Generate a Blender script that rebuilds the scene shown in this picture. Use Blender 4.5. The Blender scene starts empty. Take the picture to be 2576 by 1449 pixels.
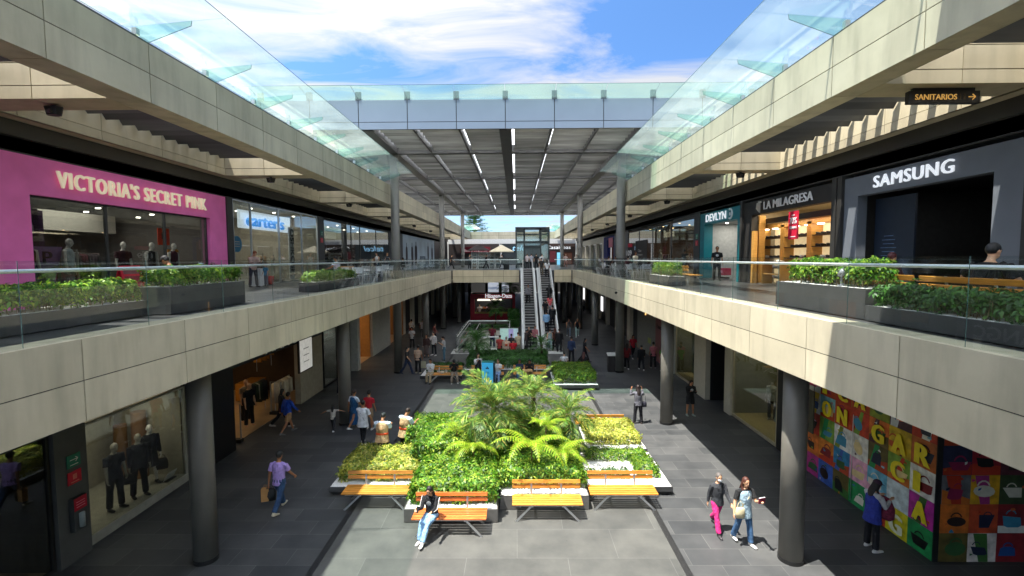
import bpy, bmesh, math, random
import numpy as np
from mathutils import Vector, Matrix, Euler
R_ = math.radians
rnd = random.Random(7)
nr = np.random.RandomState(11)
S = bpy.context.scene
COL = S.collection

# ---------------------------------------------------------------- camera
EYE = 7.1
cam_d = bpy.data.cameras.new('camera'); cam = bpy.data.objects.new('camera', cam_d); COL.objects.link(cam)
cam_d.sensor_width = 36; cam_d.lens = 36*1190/2576; cam_d.clip_start = .05; cam_d.clip_end = 3000
cam.matrix_world = (Matrix.Translation((0, 0, EYE)) @ Matrix.Rotation(math.atan(10/1190), 4, 'Z')
                    @ Matrix.Rotation(math.pi/2-math.atan(74.5/1190), 4, 'X') @ Matrix.Rotation(R_(-.3), 4, 'Z'))
S.camera = cam

# ---------------------------------------------------------------- world: clear sky with bands of cloud
SUN_DIR = Vector((-.3, -.13, 1)).normalized()
w = bpy.data.worlds.new('World'); S.world = w; w.use_nodes = True
nt = w.node_tree; N = nt.nodes; L = nt.links
for n in list(N): N.remove(n)
def nd(t, **k):
    n = N.new(t)
    for a, b in k.items(): setattr(n, a, b)
    return n
out = nd('ShaderNodeOutputWorld'); bg = nd('ShaderNodeBackground'); bg.inputs['Strength'].default_value = .15
sky = nd('ShaderNodeTexSky', sky_type='NISHITA', sun_disc=False)
sky.sun_elevation = math.asin(SUN_DIR.z); sky.sun_rotation = math.atan2(SUN_DIR.x, SUN_DIR.y)
sky.altitude = 2200; sky.air_density = 1.0; sky.dust_density = .3; sky.ozone_density = 1.5
tc = nd('ShaderNodeTexCoord')
sep = nd('ShaderNodeSeparateXYZ'); L.new(tc.outputs['Generated'], sep.inputs[0])
def m(op, a, b=None, clamp=False):
    n = nd('ShaderNodeMath', operation=op); n.use_clamp = clamp
    for i, v in enumerate((a, b)):
        if v is None: continue
        if isinstance(v, (int, float)): n.inputs[i].default_value = v
        else: L.new(v, n.inputs[i])
    return n.outputs[0]
zc = m('MAXIMUM', sep.outputs['Z'], .04)
u = m('DIVIDE', sep.outputs['X'], zc); v = m('DIVIDE', sep.outputs['Y'], zc)
cmb = nd('ShaderNodeCombineXYZ'); L.new(u, cmb.inputs[0]); L.new(v, cmb.inputs[1])
mp = nd('ShaderNodeMapping'); mp.inputs['Rotation'].default_value = (0, 0, R_(-49)); mp.inputs['Scale'].default_value = (1.15, 2.1, 1)
mp.inputs['Location'].default_value = (3.1, 1.7, 0)
L.new(cmb.outputs[0], mp.inputs[0])
n1 = nd('ShaderNodeTexNoise'); n1.inputs['Scale'].default_value = 1.0; n1.inputs['Detail'].default_value = 12; n1.inputs['Roughness'].default_value = .6; n1.inputs['Distortion'].default_value = 1.1
L.new(mp.outputs[0], n1.inputs['Vector'])
def blob(cu, cv, ru, rv, amp):
    a = m('DIVIDE', m('SUBTRACT', u, cu), ru); b = m('DIVIDE', m('SUBTRACT', v, cv), rv)
    d = m('ADD', m('MULTIPLY', a, a), m('MULTIPLY', b, b))
    return m('MULTIPLY', m('POWER', 2.718, m('MULTIPLY', d, -1.0)), amp)
cl = m('ADD', m('MULTIPLY', m('SUBTRACT', n1.outputs['Fac'], .5), 1.5), .585)
for b_ in ((.72, 1.98, .40, .5, -.55), (1.25, 1.8, .6, .6, -.35), (-.88, 2.52, .36, .17, -.26), (-.4, 2.0, .6, .4, .2), (.95, 2.85, .35, .24, .34), (0, 2.75, .6, .25, .12), (-1.2, 1.95, .3, .3, .06)):
    cl = m('ADD', cl, blob(*b_))
rmp = nd('ShaderNodeValToRGB'); rmp.color_ramp.elements[0].position = .36; rmp.color_ramp.elements[1].position = .86
rmp.color_ramp.interpolation = 'LINEAR'
L.new(cl, rmp.inputs[0])
mx = nd('ShaderNodeMixRGB'); mx.inputs['Color2'].default_value = (1.9, 1.98, 2.18, 1)
sk2 = nd('ShaderNodeMixRGB', blend_type='MULTIPLY'); sk2.inputs[0].default_value = 1; sk2.inputs[2].default_value = (.37, .52, .66, 1)
L.new(sky.outputs[0], sk2.inputs[1])
L.new(rmp.outputs[0], mx.inputs[0]); L.new(sk2.outputs[0], mx.inputs['Color1'])
dt = nd('ShaderNodeVectorMath', operation='DOT_PRODUCT'); L.new(tc.outputs['Generated'], dt.inputs[0]); dt.inputs[1].default_value = SUN_DIR
gain = m('ADD', m('MULTIPLY', m('POWER', m('MAXIMUM', dt.outputs['Value'], 0), 2.2), 3.4), 1.0)   # the sky brightens towards the sun
gv = nd('ShaderNodeVectorMath', operation='SCALE'); L.new(mx.outputs[0], gv.inputs[0]); L.new(gain, gv.inputs['Scale'])
wm = nd('ShaderNodeMixRGB', blend_type='MULTIPLY'); wm.inputs[2].default_value = (1.22, 1.0, .74, 1)
L.new(m('POWER', m('MAXIMUM', dt.outputs['Value'], 0), 1.5), wm.inputs[0]); L.new(gv.outputs[0], wm.inputs[1]); L.new(wm.outputs[0], bg.inputs[0]); L.new(bg.outputs[0], out.inputs[0])

sun_d = bpy.data.lights.new('sun', 'SUN'); sun = bpy.data.objects.new('sun', sun_d); COL.objects.link(sun)
sun_d.energy = 5.0; sun_d.angle = R_(.5); sun_d.color = (1, .955, .88)
sun.rotation_euler = SUN_DIR.to_track_quat('Z', 'Y').to_euler(); sun.location = (-20, -9, 60)
S.view_settings.view_transform = 'Standard'; S.view_settings.look = 'None'; S.view_settings.gamma = 1
S.view_settings.exposure = 1.45

# ---------------------------------------------------------------- materials
MATS = {}
def lin(c): return tuple((x/12.92 if x <= .04045 else ((x+.055)/1.055)**2.4) for x in c)
def H(h):
    h = h.lstrip('#'); return lin(tuple(int(h[i:i+2], 16)/255 for i in (0, 2, 4)))
def newmat(name):
    mt = bpy.data.materials.new(name); mt.use_nodes = True
    b = mt.node_tree.nodes['Principled BSDF']; MATS[name] = mt
    return mt, mt.node_tree.nodes, mt.node_tree.links, b
def mat(name, col, rough=.6, metal=0, var=.12, scale=6, bump=0, emis=None, es=0, stretch=None, spec=.5, coat=0):
    """a surface with a little procedural unevenness in its own colour and gloss"""
    if name in MATS: return MATS[name]
    mt, n, l, b = newmat(name)
    b.inputs['Roughness'].default_value = rough; b.inputs['Metallic'].default_value = metal
    b.inputs['Specular IOR Level'].default_value = spec
    if coat: b.inputs['Coat Weight'].default_value = coat
    t = n.new('ShaderNodeTexCoord'); no = n.new('ShaderNodeTexNoise'); no.inputs['Scale'].default_value = scale; no.inputs['Detail'].default_value = 5
    if stretch:
        mp = n.new('ShaderNodeMapping'); mp.inputs['Scale'].default_value = stretch
        l.new(t.outputs['Object'], mp.inputs[0]); l.new(mp.outputs[0], no.inputs['Vector'])
    else: l.new(t.outputs['Object'], no.inputs['Vector'])
    r = n.new('ShaderNodeValToRGB'); r.color_ramp.elements[0].position = .3; r.color_ramp.elements[1].position = .7
    r.color_ramp.elements[0].color = tuple(max(0, c*(1-var)) for c in col[:3])+(1,)
    r.color_ramp.elements[1].color = tuple(min(1, c*(1+var)) for c in col[:3])+(1,)
    l.new(no.outputs['Fac'], r.inputs[0]); l.new(r.outputs[0], b.inputs['Base Color'])
    if bump:
        bp = n.new('ShaderNodeBump'); bp.inputs['Strength'].default_value = bump; bp.inputs['Distance'].default_value = .02
        l.new(no.outputs['Fac'], bp.inputs['Height']); l.new(bp.outputs[0], b.inputs['Normal'])
    if emis:
        b.inputs['Emission Color'].default_value = tuple(emis)+(1,); b.inputs['Emission Strength'].default_value = es
    return mt
def CL(hexv):
    nm = 'cloth_'+hexv
    if nm in MATS: return MATS[nm]
    mt = mat(nm, H(hexv), .88, 0, .22, 9, bump=0); n = mt.node_tree.nodes; l = mt.node_tree.links; b = n['Principled BSDF']
    no = n.new('ShaderNodeTexNoise'); no.inputs['Scale'].default_value = 7; no.inputs['Detail'].default_value = 2; no.inputs['Distortion'].default_value = 1.2
    t = n.new('ShaderNodeTexCoord'); mp = n.new('ShaderNodeMapping'); mp.inputs['Scale'].default_value = (1.6, 1.6, .9); l.new(t.outputs['Object'], mp.inputs[0]); l.new(mp.outputs[0], no.inputs['Vector'])
    bp = n.new('ShaderNodeBump'); bp.inputs['Strength'].default_value = .9; bp.inputs['Distance'].default_value = .05; l.new(no.outputs['Fac'], bp.inputs['Height']); l.new(bp.outputs[0], b.inputs['Normal'])
    return mt
def C(hexv, rough=.75, **k):
    return mat('paint_'+hexv+('_%g' % rough), H(hexv), rough, **k)
def glassmat(name, tint=(.86, .94, .92), refl=1.0, haze=0.0, hazecol=(.8, .95, .9), base=0.02, ior=1.5):
    mt, n, l, b = newmat(name); n.remove(b); o = n['Material Output']
    tr = n.new('ShaderNodeBsdfTransparent'); tr.inputs[0].default_value = tint+(1,)
    gl = n.new('ShaderNodeBsdfGlossy'); gl.inputs['Roughness'].default_value = .015
    fr = n.new('ShaderNodeFresnel'); g_ = n.new('ShaderNodeNewGeometry'); mi_ = n.new('ShaderNodeMapRange')
    mi_.inputs[3].default_value = ior; mi_.inputs[4].default_value = 1/ior; l.new(g_.outputs['Backfacing'], mi_.inputs[0]); l.new(mi_.outputs[0], fr.inputs[0])
    mu = n.new('ShaderNodeMath'); mu.operation = 'MULTIPLY_ADD'; mu.use_clamp = True; mu.inputs[1].default_value = refl; mu.inputs[2].default_value = base
    l.new(fr.outputs[0], mu.inputs[0])
    ms = n.new('ShaderNodeMixShader'); l.new(mu.outputs[0], ms.inputs[0]); l.new(tr.outputs[0], ms.inputs[1]); l.new(gl.outputs[0], ms.inputs[2])
    last = ms
    if haze:
        df = n.new('ShaderNodeBsdfDiffuse'); df.inputs[0].default_value = hazecol+(1,)
        tl = n.new('ShaderNodeBsdfTranslucent'); tl.inputs[0].default_value = hazecol+(1,)
        a = n.new('ShaderNodeMixShader'); a.inputs[0].default_value = .6; l.new(df.outputs[0], a.inputs[1]); l.new(tl.outputs[0], a.inputs[2])
        no = n.new('ShaderNodeTexNoise'); no.inputs['Scale'].default_value = .8; no.inputs['Detail'].default_value = 6
        t = n.new('ShaderNodeTexCoord'); l.new(t.outputs['Object'], no.inputs['Vector'])
        mr = n.new('ShaderNodeMapRange'); mr.inputs[1].default_value = .3; mr.inputs[2].default_value = .7; mr.inputs[3].default_value = haze*.6; mr.inputs[4].default_value = haze*1.4
        l.new(no.outputs['Fac'], mr.inputs[0])
        lw = n.new('ShaderNodeLayerWeight'); lw.inputs[0].default_value = .5; q1 = n.new('ShaderNodeMath'); q1.operation = 'POWER'; q1.inputs[1].default_value = 2; l.new(lw.outputs['Facing'], q1.inputs[0])
        q2 = n.new('ShaderNodeMath'); q2.operation = 'MULTIPLY_ADD'; q2.inputs[1].default_value = 3.5; q2.inputs[2].default_value = .35; l.new(q1.outputs[0], q2.inputs[0])
        q3 = n.new('ShaderNodeMath'); q3.operation = 'MULTIPLY'; q3.use_clamp = True; l.new(q2.outputs[0], q3.inputs[0]); l.new(mr.outputs[0], q3.inputs[1])
        m2 = n.new('ShaderNodeMixShader'); l.new(q3.outputs[0], m2.inputs[0]); l.new(ms.outputs[0], m2.inputs[1]); l.new(a.outputs[0], m2.inputs[2]); last = m2
    l.new(last.outputs[0], o.inputs[0]); return mt
def stone(name, c0, c1, streak=.45):
    mt, n, l, b = newmat(name); b.inputs['Roughness'].default_value = .8
    t = n.new('ShaderNodeTexCoord')
    a = n.new('ShaderNodeTexNoise'); a.inputs['Scale'].default_value = .9; a.inputs['Detail'].default_value = 7; a.inputs['Roughness'].default_value = .62
    l.new(t.outputs['Object'], a.inputs['Vector'])
    r = n.new('ShaderNodeValToRGB'); r.color_ramp.elements[0].position = .28; r.color_ramp.elements[1].position = .72
    r.color_ramp.elements[0].color = c0+(1,); r.color_ramp.elements[1].color = c1+(1,); l.new(a.outputs['Fac'], r.inputs[0])
    mp = n.new('ShaderNodeMapping'); mp.inputs['Scale'].default_value = (2.2, 2.2, .35); l.new(t.outputs['Object'], mp.inputs[0])
    s = n.new('ShaderNodeTexNoise'); s.inputs['Scale'].default_value = 1.4; s.inputs['Detail'].default_value = 6; l.new(mp.outputs[0], s.inputs['Vector'])
    r2 = n.new('ShaderNodeValToRGB'); r2.color_ramp.elements[0].position = .3; r2.color_ramp.elements[1].position = .55
    r2.color_ramp.elements[0].color = (1-streak*.45,)*3+(1,); r2.color_ramp.elements[1].color = (1, 1, 1, 1); l.new(s.outputs['Fac'], r2.inputs[0])
    g = n.new('ShaderNodeNewGeometry')
    rp = n.new('ShaderNodeMapRange'); rp.inputs[3].default_value = .85; rp.inputs[4].default_value = 1.08; l.new(g.outputs['Random Per Island'], rp.inputs[0])
    m1 = n.new('ShaderNodeMixRGB'); m1.blend_type = 'MULTIPLY'; m1.inputs[0].default_value = 1; l.new(r.outputs[0], m1.inputs[1]); l.new(r2.outputs[0], m1.inputs[2])
    m2 = n.new('ShaderNodeMixRGB'); m2.blend_type = 'MULTIPLY'; m2.inputs[0].default_value = 1; l.new(m1.outputs[0], m2.inputs[1]); l.new(rp.outputs[0], m2.inputs[2])
    f = n.new('ShaderNodeTexNoise'); f.inputs['Scale'].default_value = 40; f.inputs['Detail'].default_value = 4; l.new(t.outputs['Object'], f.inputs['Vector'])
    bp = n.new('ShaderNodeBump'); bp.inputs['Strength'].default_value = .12; bp.inputs['Distance'].default_value = .01; l.new(f.outputs['Fac'], bp.inputs['Height']); l.new(bp.outputs[0], b.inputs['Normal'])
    l.new(m2.outputs[0], b.inputs['Base Color']); return mt
def tiles(name, c0, c1, bw, bh, mortar, mcol, rough=.45, squash=1, rot=0, off=.5, spec=.4):
    mt, n, l, b = newmat(name); t = n.new('ShaderNodeTexCoord')
    mp = n.new('ShaderNodeMapping'); mp.inputs['Rotation'].default_value = (0, 0, rot); l.new(t.outputs['Object'], mp.inputs[0])
    br = n.new('ShaderNodeTexBrick'); br.offset = off; br.inputs['Scale'].default_value = 1
    br.inputs['Brick Width'].default_value = bw; br.inputs['Row Height'].default_value = bh; br.inputs['Mortar Size'].default_value = mortar; br.inputs['Mortar Smooth'].default_value = .1
    br.inputs['Color1'].default_value = c0+(1,); br.inputs['Color2'].default_value = c1+(1,); br.inputs['Mortar'].default_value = mcol+(1,)
    l.new(mp.outputs[0], br.inputs['Vector'])
    a = n.new('ShaderNodeTexNoise'); a.inputs['Scale'].default_value = 1.1; a.inputs['Detail'].default_value = 9; a.inputs['Roughness'].default_value = .65; l.new(t.outputs['Object'], a.inputs['Vector'])
    r = n.new('ShaderNodeValToRGB'); r.color_ramp.elements[0].position = .25; r.color_ramp.elements[1].position = .75
    r.color_ramp.elements[0].color = (.62, .63, .64, 1); r.color_ramp.elements[1].color = (1.2, 1.18, 1.14, 1); l.new(a.outputs['Fac'], r.inputs[0])
    sp = n.new('ShaderNodeTexVoronoi'); sp.inputs['Scale'].default_value = 1.7; l.new(t.outputs['Object'], sp.inputs['Vector'])
    r3 = n.new('ShaderNodeValToRGB'); r3.color_ramp.elements[0].position = .02; r3.color_ramp.elements[1].position = .034
    r3.color_ramp.elements[0].color = (.6, .6, .6, 1); r3.color_ramp.elements[1].color = (1, 1, 1, 1); l.new(sp.outputs['Distance'], r3.inputs[0])
    m1 = n.new('ShaderNodeMixRGB'); m1.blend_type = 'MULTIPLY'; m1.inputs[0].default_value = 1; l.new(br.outputs[0], m1.inputs[1]); l.new(r.outputs[0], m1.inputs[2])
    m2 = n.new('ShaderNodeMixRGB'); m2.blend_type = 'MULTIPLY'; m2.inputs[0].default_value = 1; l.new(m1.outputs[0], m2.inputs[1]); l.new(r3.outputs[0], m2.inputs[2])
    l.new(m2.outputs[0], b.inputs['Base Color'])
    mr = n.new('ShaderNodeMapRange'); mr.inputs[3].default_value = rough-.12; mr.inputs[4].default_value = rough+.15; l.new(a.outputs['Fac'], mr.inputs[0]); l.new(mr.outputs[0], b.inputs['Roughness'])
    b.inputs['Specular IOR Level'].default_value = spec
    bp = n.new('ShaderNodeBump'); bp.inputs['Strength'].default_value = .25; bp.inputs['Distance'].default_value = .004; l.new(br.outputs['Fac'], bp.inputs['Height']); bp.invert = True
    l.new(bp.outputs[0], b.inputs['Normal']); return mt
def leafmat(name, cols, trans=.3, rough=.45):
    mt, n, l, b = newmat(name); o = n['Material Output']
    g = n.new('ShaderNodeNewGeometry'); r = n.new('ShaderNodeValToRGB'); e = r.color_ramp.elements
    while len(e) < len(cols): e.new(.5)
    for i, c in enumerate(cols): e[i].position = i/(len(cols)-1); e[i].color = tuple(c)+(1,)
    l.new(g.outputs['Random Per Island'], r.inputs[0])
    t = n.new('ShaderNodeTexCoord'); no = n.new('ShaderNodeTexNoise'); no.inputs['Scale'].default_value = 1.6; no.inputs['Detail'].default_value = 3; l.new(t.outputs['Object'], no.inputs['Vector'])
    mr = n.new('ShaderNodeMapRange'); mr.inputs[1].default_value = .3; mr.inputs[2].default_value = .7; mr.inputs[3].default_value = .7; mr.inputs[4].default_value = 1.3; l.new(no.outputs['Fac'], mr.inputs[0])
    m1 = n.new('ShaderNodeMixRGB'); m1.blend_type = 'MULTIPLY'; m1.inputs[0].default_value = 1; l.new(r.outputs[0], m1.inputs[1]); l.new(mr.outputs[0], m1.inputs[2])
    l.new(m1.outputs[0], b.inputs['Base Color']); b.inputs['Roughness'].default_value = rough; b.inputs['Specular IOR Level'].default_value = .35
    tl = n.new('ShaderNodeBsdfTranslucent'); l.new(m1.outputs[0], tl.inputs[0])
    ms = n.new('ShaderNodeMixShader'); ms.inputs[0].default_value = trans; l.new(b.outputs[0], ms.inputs[1]); l.new(tl.outputs[0], ms.inputs[2]); l.new(ms.outputs[0], o.inputs[0])
    return mt
STONE = stone('stone_cladding', (.50, .45, .32), (.61, .55, .40))
STONE_W = stone('stone_warm', (.50, .435, .29), (.60, .525, .355), .35)
for _m in ('varnished_orange_wood', 'worn_red_wood'): pass
JOINT = mat('joint_gap', (.05, .05, .045), .9)
STEEL = mat('brushed_steel', (.55, .56, .57), .28, .9, .05)
DSTEEL = mat('dark_painted_steel', (.045, .045, .043), .42, .1, .12, 3)
COLM = mat('column_paint', (.145, .138, .12), .42, 0, .1, 2)
ROOFM = mat('roof_steel', (.075, .072, .068), .5, .1, .15, 2)
SLATR = mat('roof_slat', (.30, .295, .28), .6, 0, .3, 1.5, stretch=(.3, 4, 4))
SLATM = mat('louver_slat', (.10, .10, .095), .55, .1, .2, 1.5, stretch=(.3, 4, 4))
POSTM = mat('stub_post_grey', (.13, .14, .16), .5, .2, .05)
GREYPAN = mat('grey_metal_panel', (.30, .32, .39), .5, .2, .05, .6)
WOODM = mat('varnished_orange_wood', (.60, .25, .035), .42, 0, .38, 3, stretch=(1, 14, 14), coat=.25)
WOODR = mat('worn_red_wood', (.55, .15, .03), .4, 0, .4, 3, stretch=(1, 14, 14), coat=.25)
for _m in (SLATR, SLATM):
    _n, _l = _m.node_tree.nodes, _m.node_tree.links; _b = _n['Principled BSDF']; _s = _b.inputs['Base Color'].links[0].from_socket
    _o = _n.new('ShaderNodeNewGeometry'); _h = _n.new('ShaderNodeHueSaturation'); _r = _n.new('ShaderNodeMapRange'); _r.inputs[3].default_value = .6; _r.inputs[4].default_value = 1.35
    _l.new(_o.outputs['Random Per Island'], _r.inputs[0]); _l.new(_r.outputs[0], _h.inputs['Value']); _l.new(_s, _h.inputs['Color']); _l.new(_h.outputs[0], _b.inputs['Base Color'])
for _m in (WOODM, WOODR):
    _n, _l = _m.node_tree.nodes, _m.node_tree.links; _b = _n['Principled BSDF']; _s = _b.inputs['Base Color'].links[0].from_socket
    _o = _n.new('ShaderNodeObjectInfo'); _h = _n.new('ShaderNodeHueSaturation'); _r = _n.new('ShaderNodeMapRange'); _r.inputs[3].default_value = .72; _r.inputs[4].default_value = 1.15
    _l.new(_o.outputs['Random'], _r.inputs[0]); _l.new(_r.outputs[0], _h.inputs['Value']); _l.new(_s, _h.inputs['Color']); _l.new(_h.outputs[0], _b.inputs['Base Color'])
GRAVEL = mat('white_gravel', (.78, .77, .73), .9, 0, .28, 60, bump=1.0)
PLANTB = mat('planter_charcoal', (.055, .056, .056), .5, 0, .12, 3)
PLANTG = mat('planter_grey_stone', (.12, .115, .105), .7, 0, .15, 4)
SOIL = mat('soil', (.035, .026, .018), .95, 0, .3, 9)
GLASS_RAIL = glassmat('rail_glass', (.92, .945, .94), .75, 0, base=0)
GLASS_SHOP = glassmat('shop_glass', (.80, .83, .81), 1.0, 0, base=.07)
GLASS_CAN = glassmat('canopy_glass', (.88, .935, .925), .7, .05, (.74, .85, .82), base=.02)
GLASS_FIN = glassmat('canopy_fin_glass', (.78, .92, .88), .7, .05, (.6, .88, .8))
GLASS_STRIP = glassmat('pale_strip_glass', (.80, .93, .88), .6, .05, (.50, .66, .60), base=.02)
GLASS_EDGE = mat('glass_edge', (.07, .14, .13), .25, 0, .05)
BLACK = mat('black', (.012, .012, .012), .5)
WHITE = mat('white', (.8, .8, .79), .5, var=.03)
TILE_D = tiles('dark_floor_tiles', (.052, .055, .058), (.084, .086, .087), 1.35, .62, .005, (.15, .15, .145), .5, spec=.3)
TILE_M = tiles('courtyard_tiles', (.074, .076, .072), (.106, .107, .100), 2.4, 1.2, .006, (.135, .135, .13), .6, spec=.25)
TILE_U = tiles('walkway_tiles', (.05, .052, .054), (.07, .072, .073), 1.2, .6, .004, (.10, .10, .10), .3, spec=.5)

# ---------------------------------------------------------------- mesh helpers
class MB:
    def __init__(s): s.v = []; s.f = []; s.mi = []
    def quad(s, a, b, c, d, mi=0):
        k = len(s.v); s.v += [a, b, c, d]; s.f.append((k, k+1, k+2, k+3)); s.mi.append(mi)
    def box(s, x0, x1, y0, y1, z0, z1, mi=0, M=None):
        if x0 > x1: x0, x1 = x1, x0
        if y0 > y1: y0, y1 = y1, y0
        k = len(s.v); p = [(x, y, z) for x in (x0, x1) for y in (y0, y1) for z in (z0, z1)]
        if M is not None: p = [tuple(M @ Vector(q)) for q in p]
        s.v += p
        for f in ((0, 1, 3, 2), (4, 6, 7, 5), (0, 4, 5, 1), (2, 3, 7, 6), (0, 2, 6, 4), (1, 5, 7, 3)):
            s.f.append(tuple(k+i for i in f)); s.mi.append(mi)
    def bar(s, a, b, w_, t_, mi=0, up=(0, 0, 1)):
        a = Vector(a); b = Vector(b); d = (b-a); L_ = d.length; d.normalize(); up = Vector(up)
        x = d.cross(up)
        if x.length < 1e-3: x = d.cross(Vector((0, 1, 0)))
        x.normalize(); y = x.cross(d)
        M = Matrix((x, y, d)).transposed().to_4x4(); M.translation = a
        s.box(-w_/2, w_/2, -t_/2, t_/2, 0, L_, mi, M)
    def tube(s, pts, radii, n=10, mi=0, cap=True):
        pts = [Vector(p) for p in pts]; k0 = len(s.v); m_ = len(pts)
        if not isinstance(radii, (list, tuple)): radii = [radii]*m_
        for i, p in enumerate(pts):
            t = (pts[min(i+1, m_-1)]-pts[max(i-1, 0)])
            t = t.normalized() if t.length > 1e-6 else Vector((0, 0, 1))
            X = Vector((1, 0, 0)); sx = X-t*t.dot(X)
            if sx.length < .35: X = Vector((0, 1, 0)); sx = X-t*t.dot(X)
            sx.normalize(); sy = t.cross(sx)
            r = radii[i]; ra, rb = r if isinstance(r, (list, tuple)) else (r, r)
            for j in range(n):
                a = 2*math.pi*j/n; s.v.append(tuple(p+sx*(math.cos(a)*ra)+sy*(math.sin(a)*rb)))
        for i in range(m_-1):
            for j in range(n):
                a = k0+i*n+j; b = k0+i*n+(j+1) % n; s.f.append((a, b, b+n, a+n)); s.mi.append(mi)
        if cap:
            s.f.append(tuple(k0+j for j in reversed(range(n)))); s.mi.append(mi)
            s.f.append(tuple(k0+(m_-1)*n+j for j in range(n))); s.mi.append(mi)
    def cyl(s, x, y, z0, z1, r, n=24, mi=0, r1=None):
        s.tube([(x, y, z0), (x, y, z1)], [r, r if r1 is None else r1], n, mi)
    def ell(s, c, r, M=None, nu=12, nv=8, mi=0):
        k = len(s.v); c = Vector(c)
        def P(q):
            q = Vector((q[0]*r[0], q[1]*r[1], q[2]*r[2]))
            return tuple(c+(M @ q if M is not None else q))
        s.v.append(P((0, 0, 1)))
        for i in range(1, nv):
            a = math.pi*i/nv
            for j in range(nu):
                b = 2*math.pi*j/nu; s.v.append(P((math.sin(a)*math.cos(b), math.sin(a)*math.sin(b), math.cos(a))))
        s.v.append(P((0, 0, -1))); e = len(s.v)-1
        for j in range(nu):
            s.f.append((k, k+1+j, k+1+(j+1) % nu)); s.mi.append(mi)
            q = k+1+(nv-2)*nu; s.f.append((e, q+(j+1) % nu, q+j)); s.mi.append(mi)
        for i in range(nv-2):
            for j in range(nu):
                a = k+1+i*nu+j; b = k+1+i*nu+(j+1) % nu; s.f.append((a, a+nu, b+nu, b)); s.mi.append(mi)
    def build(s, name, mats, parent=None, smooth=False, bevel=0, label=None):
        me = bpy.data.meshes.new(name); me.from_pydata([tuple(p) for p in s.v], [], s.f)
        if not isinstance(mats, (list, tuple)): mats = [mats]
        for q in mats: me.materials.append(q)
        if len(mats) > 1: me.polygons.foreach_set('material_index', s.mi)
        if smooth: me.polygons.foreach_set('use_smooth', [True]*len(s.f))
        me.update()
        o = bpy.data.objects.new(name, me); COL.objects.link(o)
        if parent: o.parent = parent
        if bevel:
            b = o.modifiers.new('bevel', 'BEVEL'); b.width = bevel; b.segments = 2; b.limit_method = 'ANGLE'
        if label: o['label'] = label
        return o
def npmesh(name, V, F, mt, parent=None, smooth=False):
    me = bpy.data.meshes.new(name); V = np.asarray(V, np.float32); F = np.asarray(F, np.int32)
    nf, k = F.shape
    me.vertices.add(len(V)); me.vertices.foreach_set('co', V.ravel())
    me.loops.add(nf*k); me.loops.foreach_set('vertex_index', F.ravel())
    me.polygons.add(nf); me.polygons.foreach_set('loop_start', np.arange(0, nf*k, k)); me.polygons.foreach_set('loop_total', np.full(nf, k))
    me.update(calc_edges=True); me.validate()
    me.materials.append(mt)
    if smooth: me.polygons.foreach_set('use_smooth', [True]*nf)
    o = bpy.data.objects.new(name, me); COL.objects.link(o)
    if parent: o.parent = parent
    return o
def tag(o, label, cat, group=None, kind=None):
    o['label'] = label; o['category'] = cat
    if group: o['group'] = group
    if kind: o['kind'] = kind
    return o
def struct(o): o['kind'] = 'structure'; return o
def thing(name, label, cat, loc=(0, 0, 0), rz=0, group=None):
    o = bpy.data.objects.new(name, None); COL.objects.link(o); o.location = loc; o.rotation_euler = (0, 0, rz)
    o.empty_display_size = .2
    return tag(o, label, cat, group)
KIDS = {}
def dup(root, loc, rz, label, group=None):
    r = root.copy(); COL.objects.link(r); r.location = loc; r.rotation_euler = (0, 0, rz); r['label'] = label
    if group: r['group'] = group
    for ch in list(root.children):
        c = ch.copy(); COL.objects.link(c); c.parent = r
        for g in list(ch.children):
            d = g.copy(); COL.objects.link(d); d.parent = c
    return r
def text(s, width, height, mt, parent, loc, rot, name='lettering', ext=.03, bold=.0, shear=0, align='LEFT', spacing=1.0):
    cu = bpy.data.curves.new(name, 'FONT'); cu.body = s; cu.size = 1; cu.extrude = ext/2/max(height, .01)*.7; cu.offset = 0; cu.shear = shear; cu.resolution_u = 3
    cu.space_character = spacing
    o = bpy.data.objects.new(name, cu); COL.objects.link(o)
    dg = bpy.context.evaluated_depsgraph_get(); me = bpy.data.meshes.new_from_object(o.evaluated_get(dg))
    bpy.data.objects.remove(o); bpy.data.curves.remove(cu)
    n = len(me.vertices); co = np.zeros(n*3, np.float32); me.vertices.foreach_get('co', co); co = co.reshape(-1, 3)
    mn, mxx = co.min(0), co.max(0); co -= [mn[0], mn[1], mn[2]]
    sx = width/(mxx[0]-mn[0]); sy = height/(mxx[1]-mn[1]); co[:, 0] *= sx; co[:, 1] *= sy; co[:, 2] *= ext/max(1e-6, (mxx[2]-mn[2]))
    if align == 'CENTER': co[:, 0] -= width/2
    me.vertices.foreach_set('co', co.ravel())
    if bold:    # heavier strokes: the same letters again a hair to the side, each a hair prouder
        bm = bmesh.new(); bm.from_mesh(me); src = me.copy()
        for q in (1, 2):
            c2 = co.copy(); c2[:, 0] += q*bold*height*.8; c2[:, 1] += (.5 if q == 1 else 0)*bold*height*.6; c2[:, 2] += .0015*q; src.vertices.foreach_set('co', c2.ravel()); bm.from_mesh(src)
        bm.to_mesh(me); bm.free(); bpy.data.meshes.remove(src)
    me.materials.clear(); me.materials.append(mt); me.update()
    o = bpy.data.objects.new(name, me); COL.objects.link(o); o.location = loc; o.rotation_euler = rot
    if parent: o.parent = parent
    return o
RL = (math.pi/2, 0, math.pi/2)      # lettering on the left wall
RR = (math.pi/2, 0, -math.pi/2)     # lettering on the right wall
RF = (math.pi/2, 0, 0)              # lettering that faces the camera side
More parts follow.
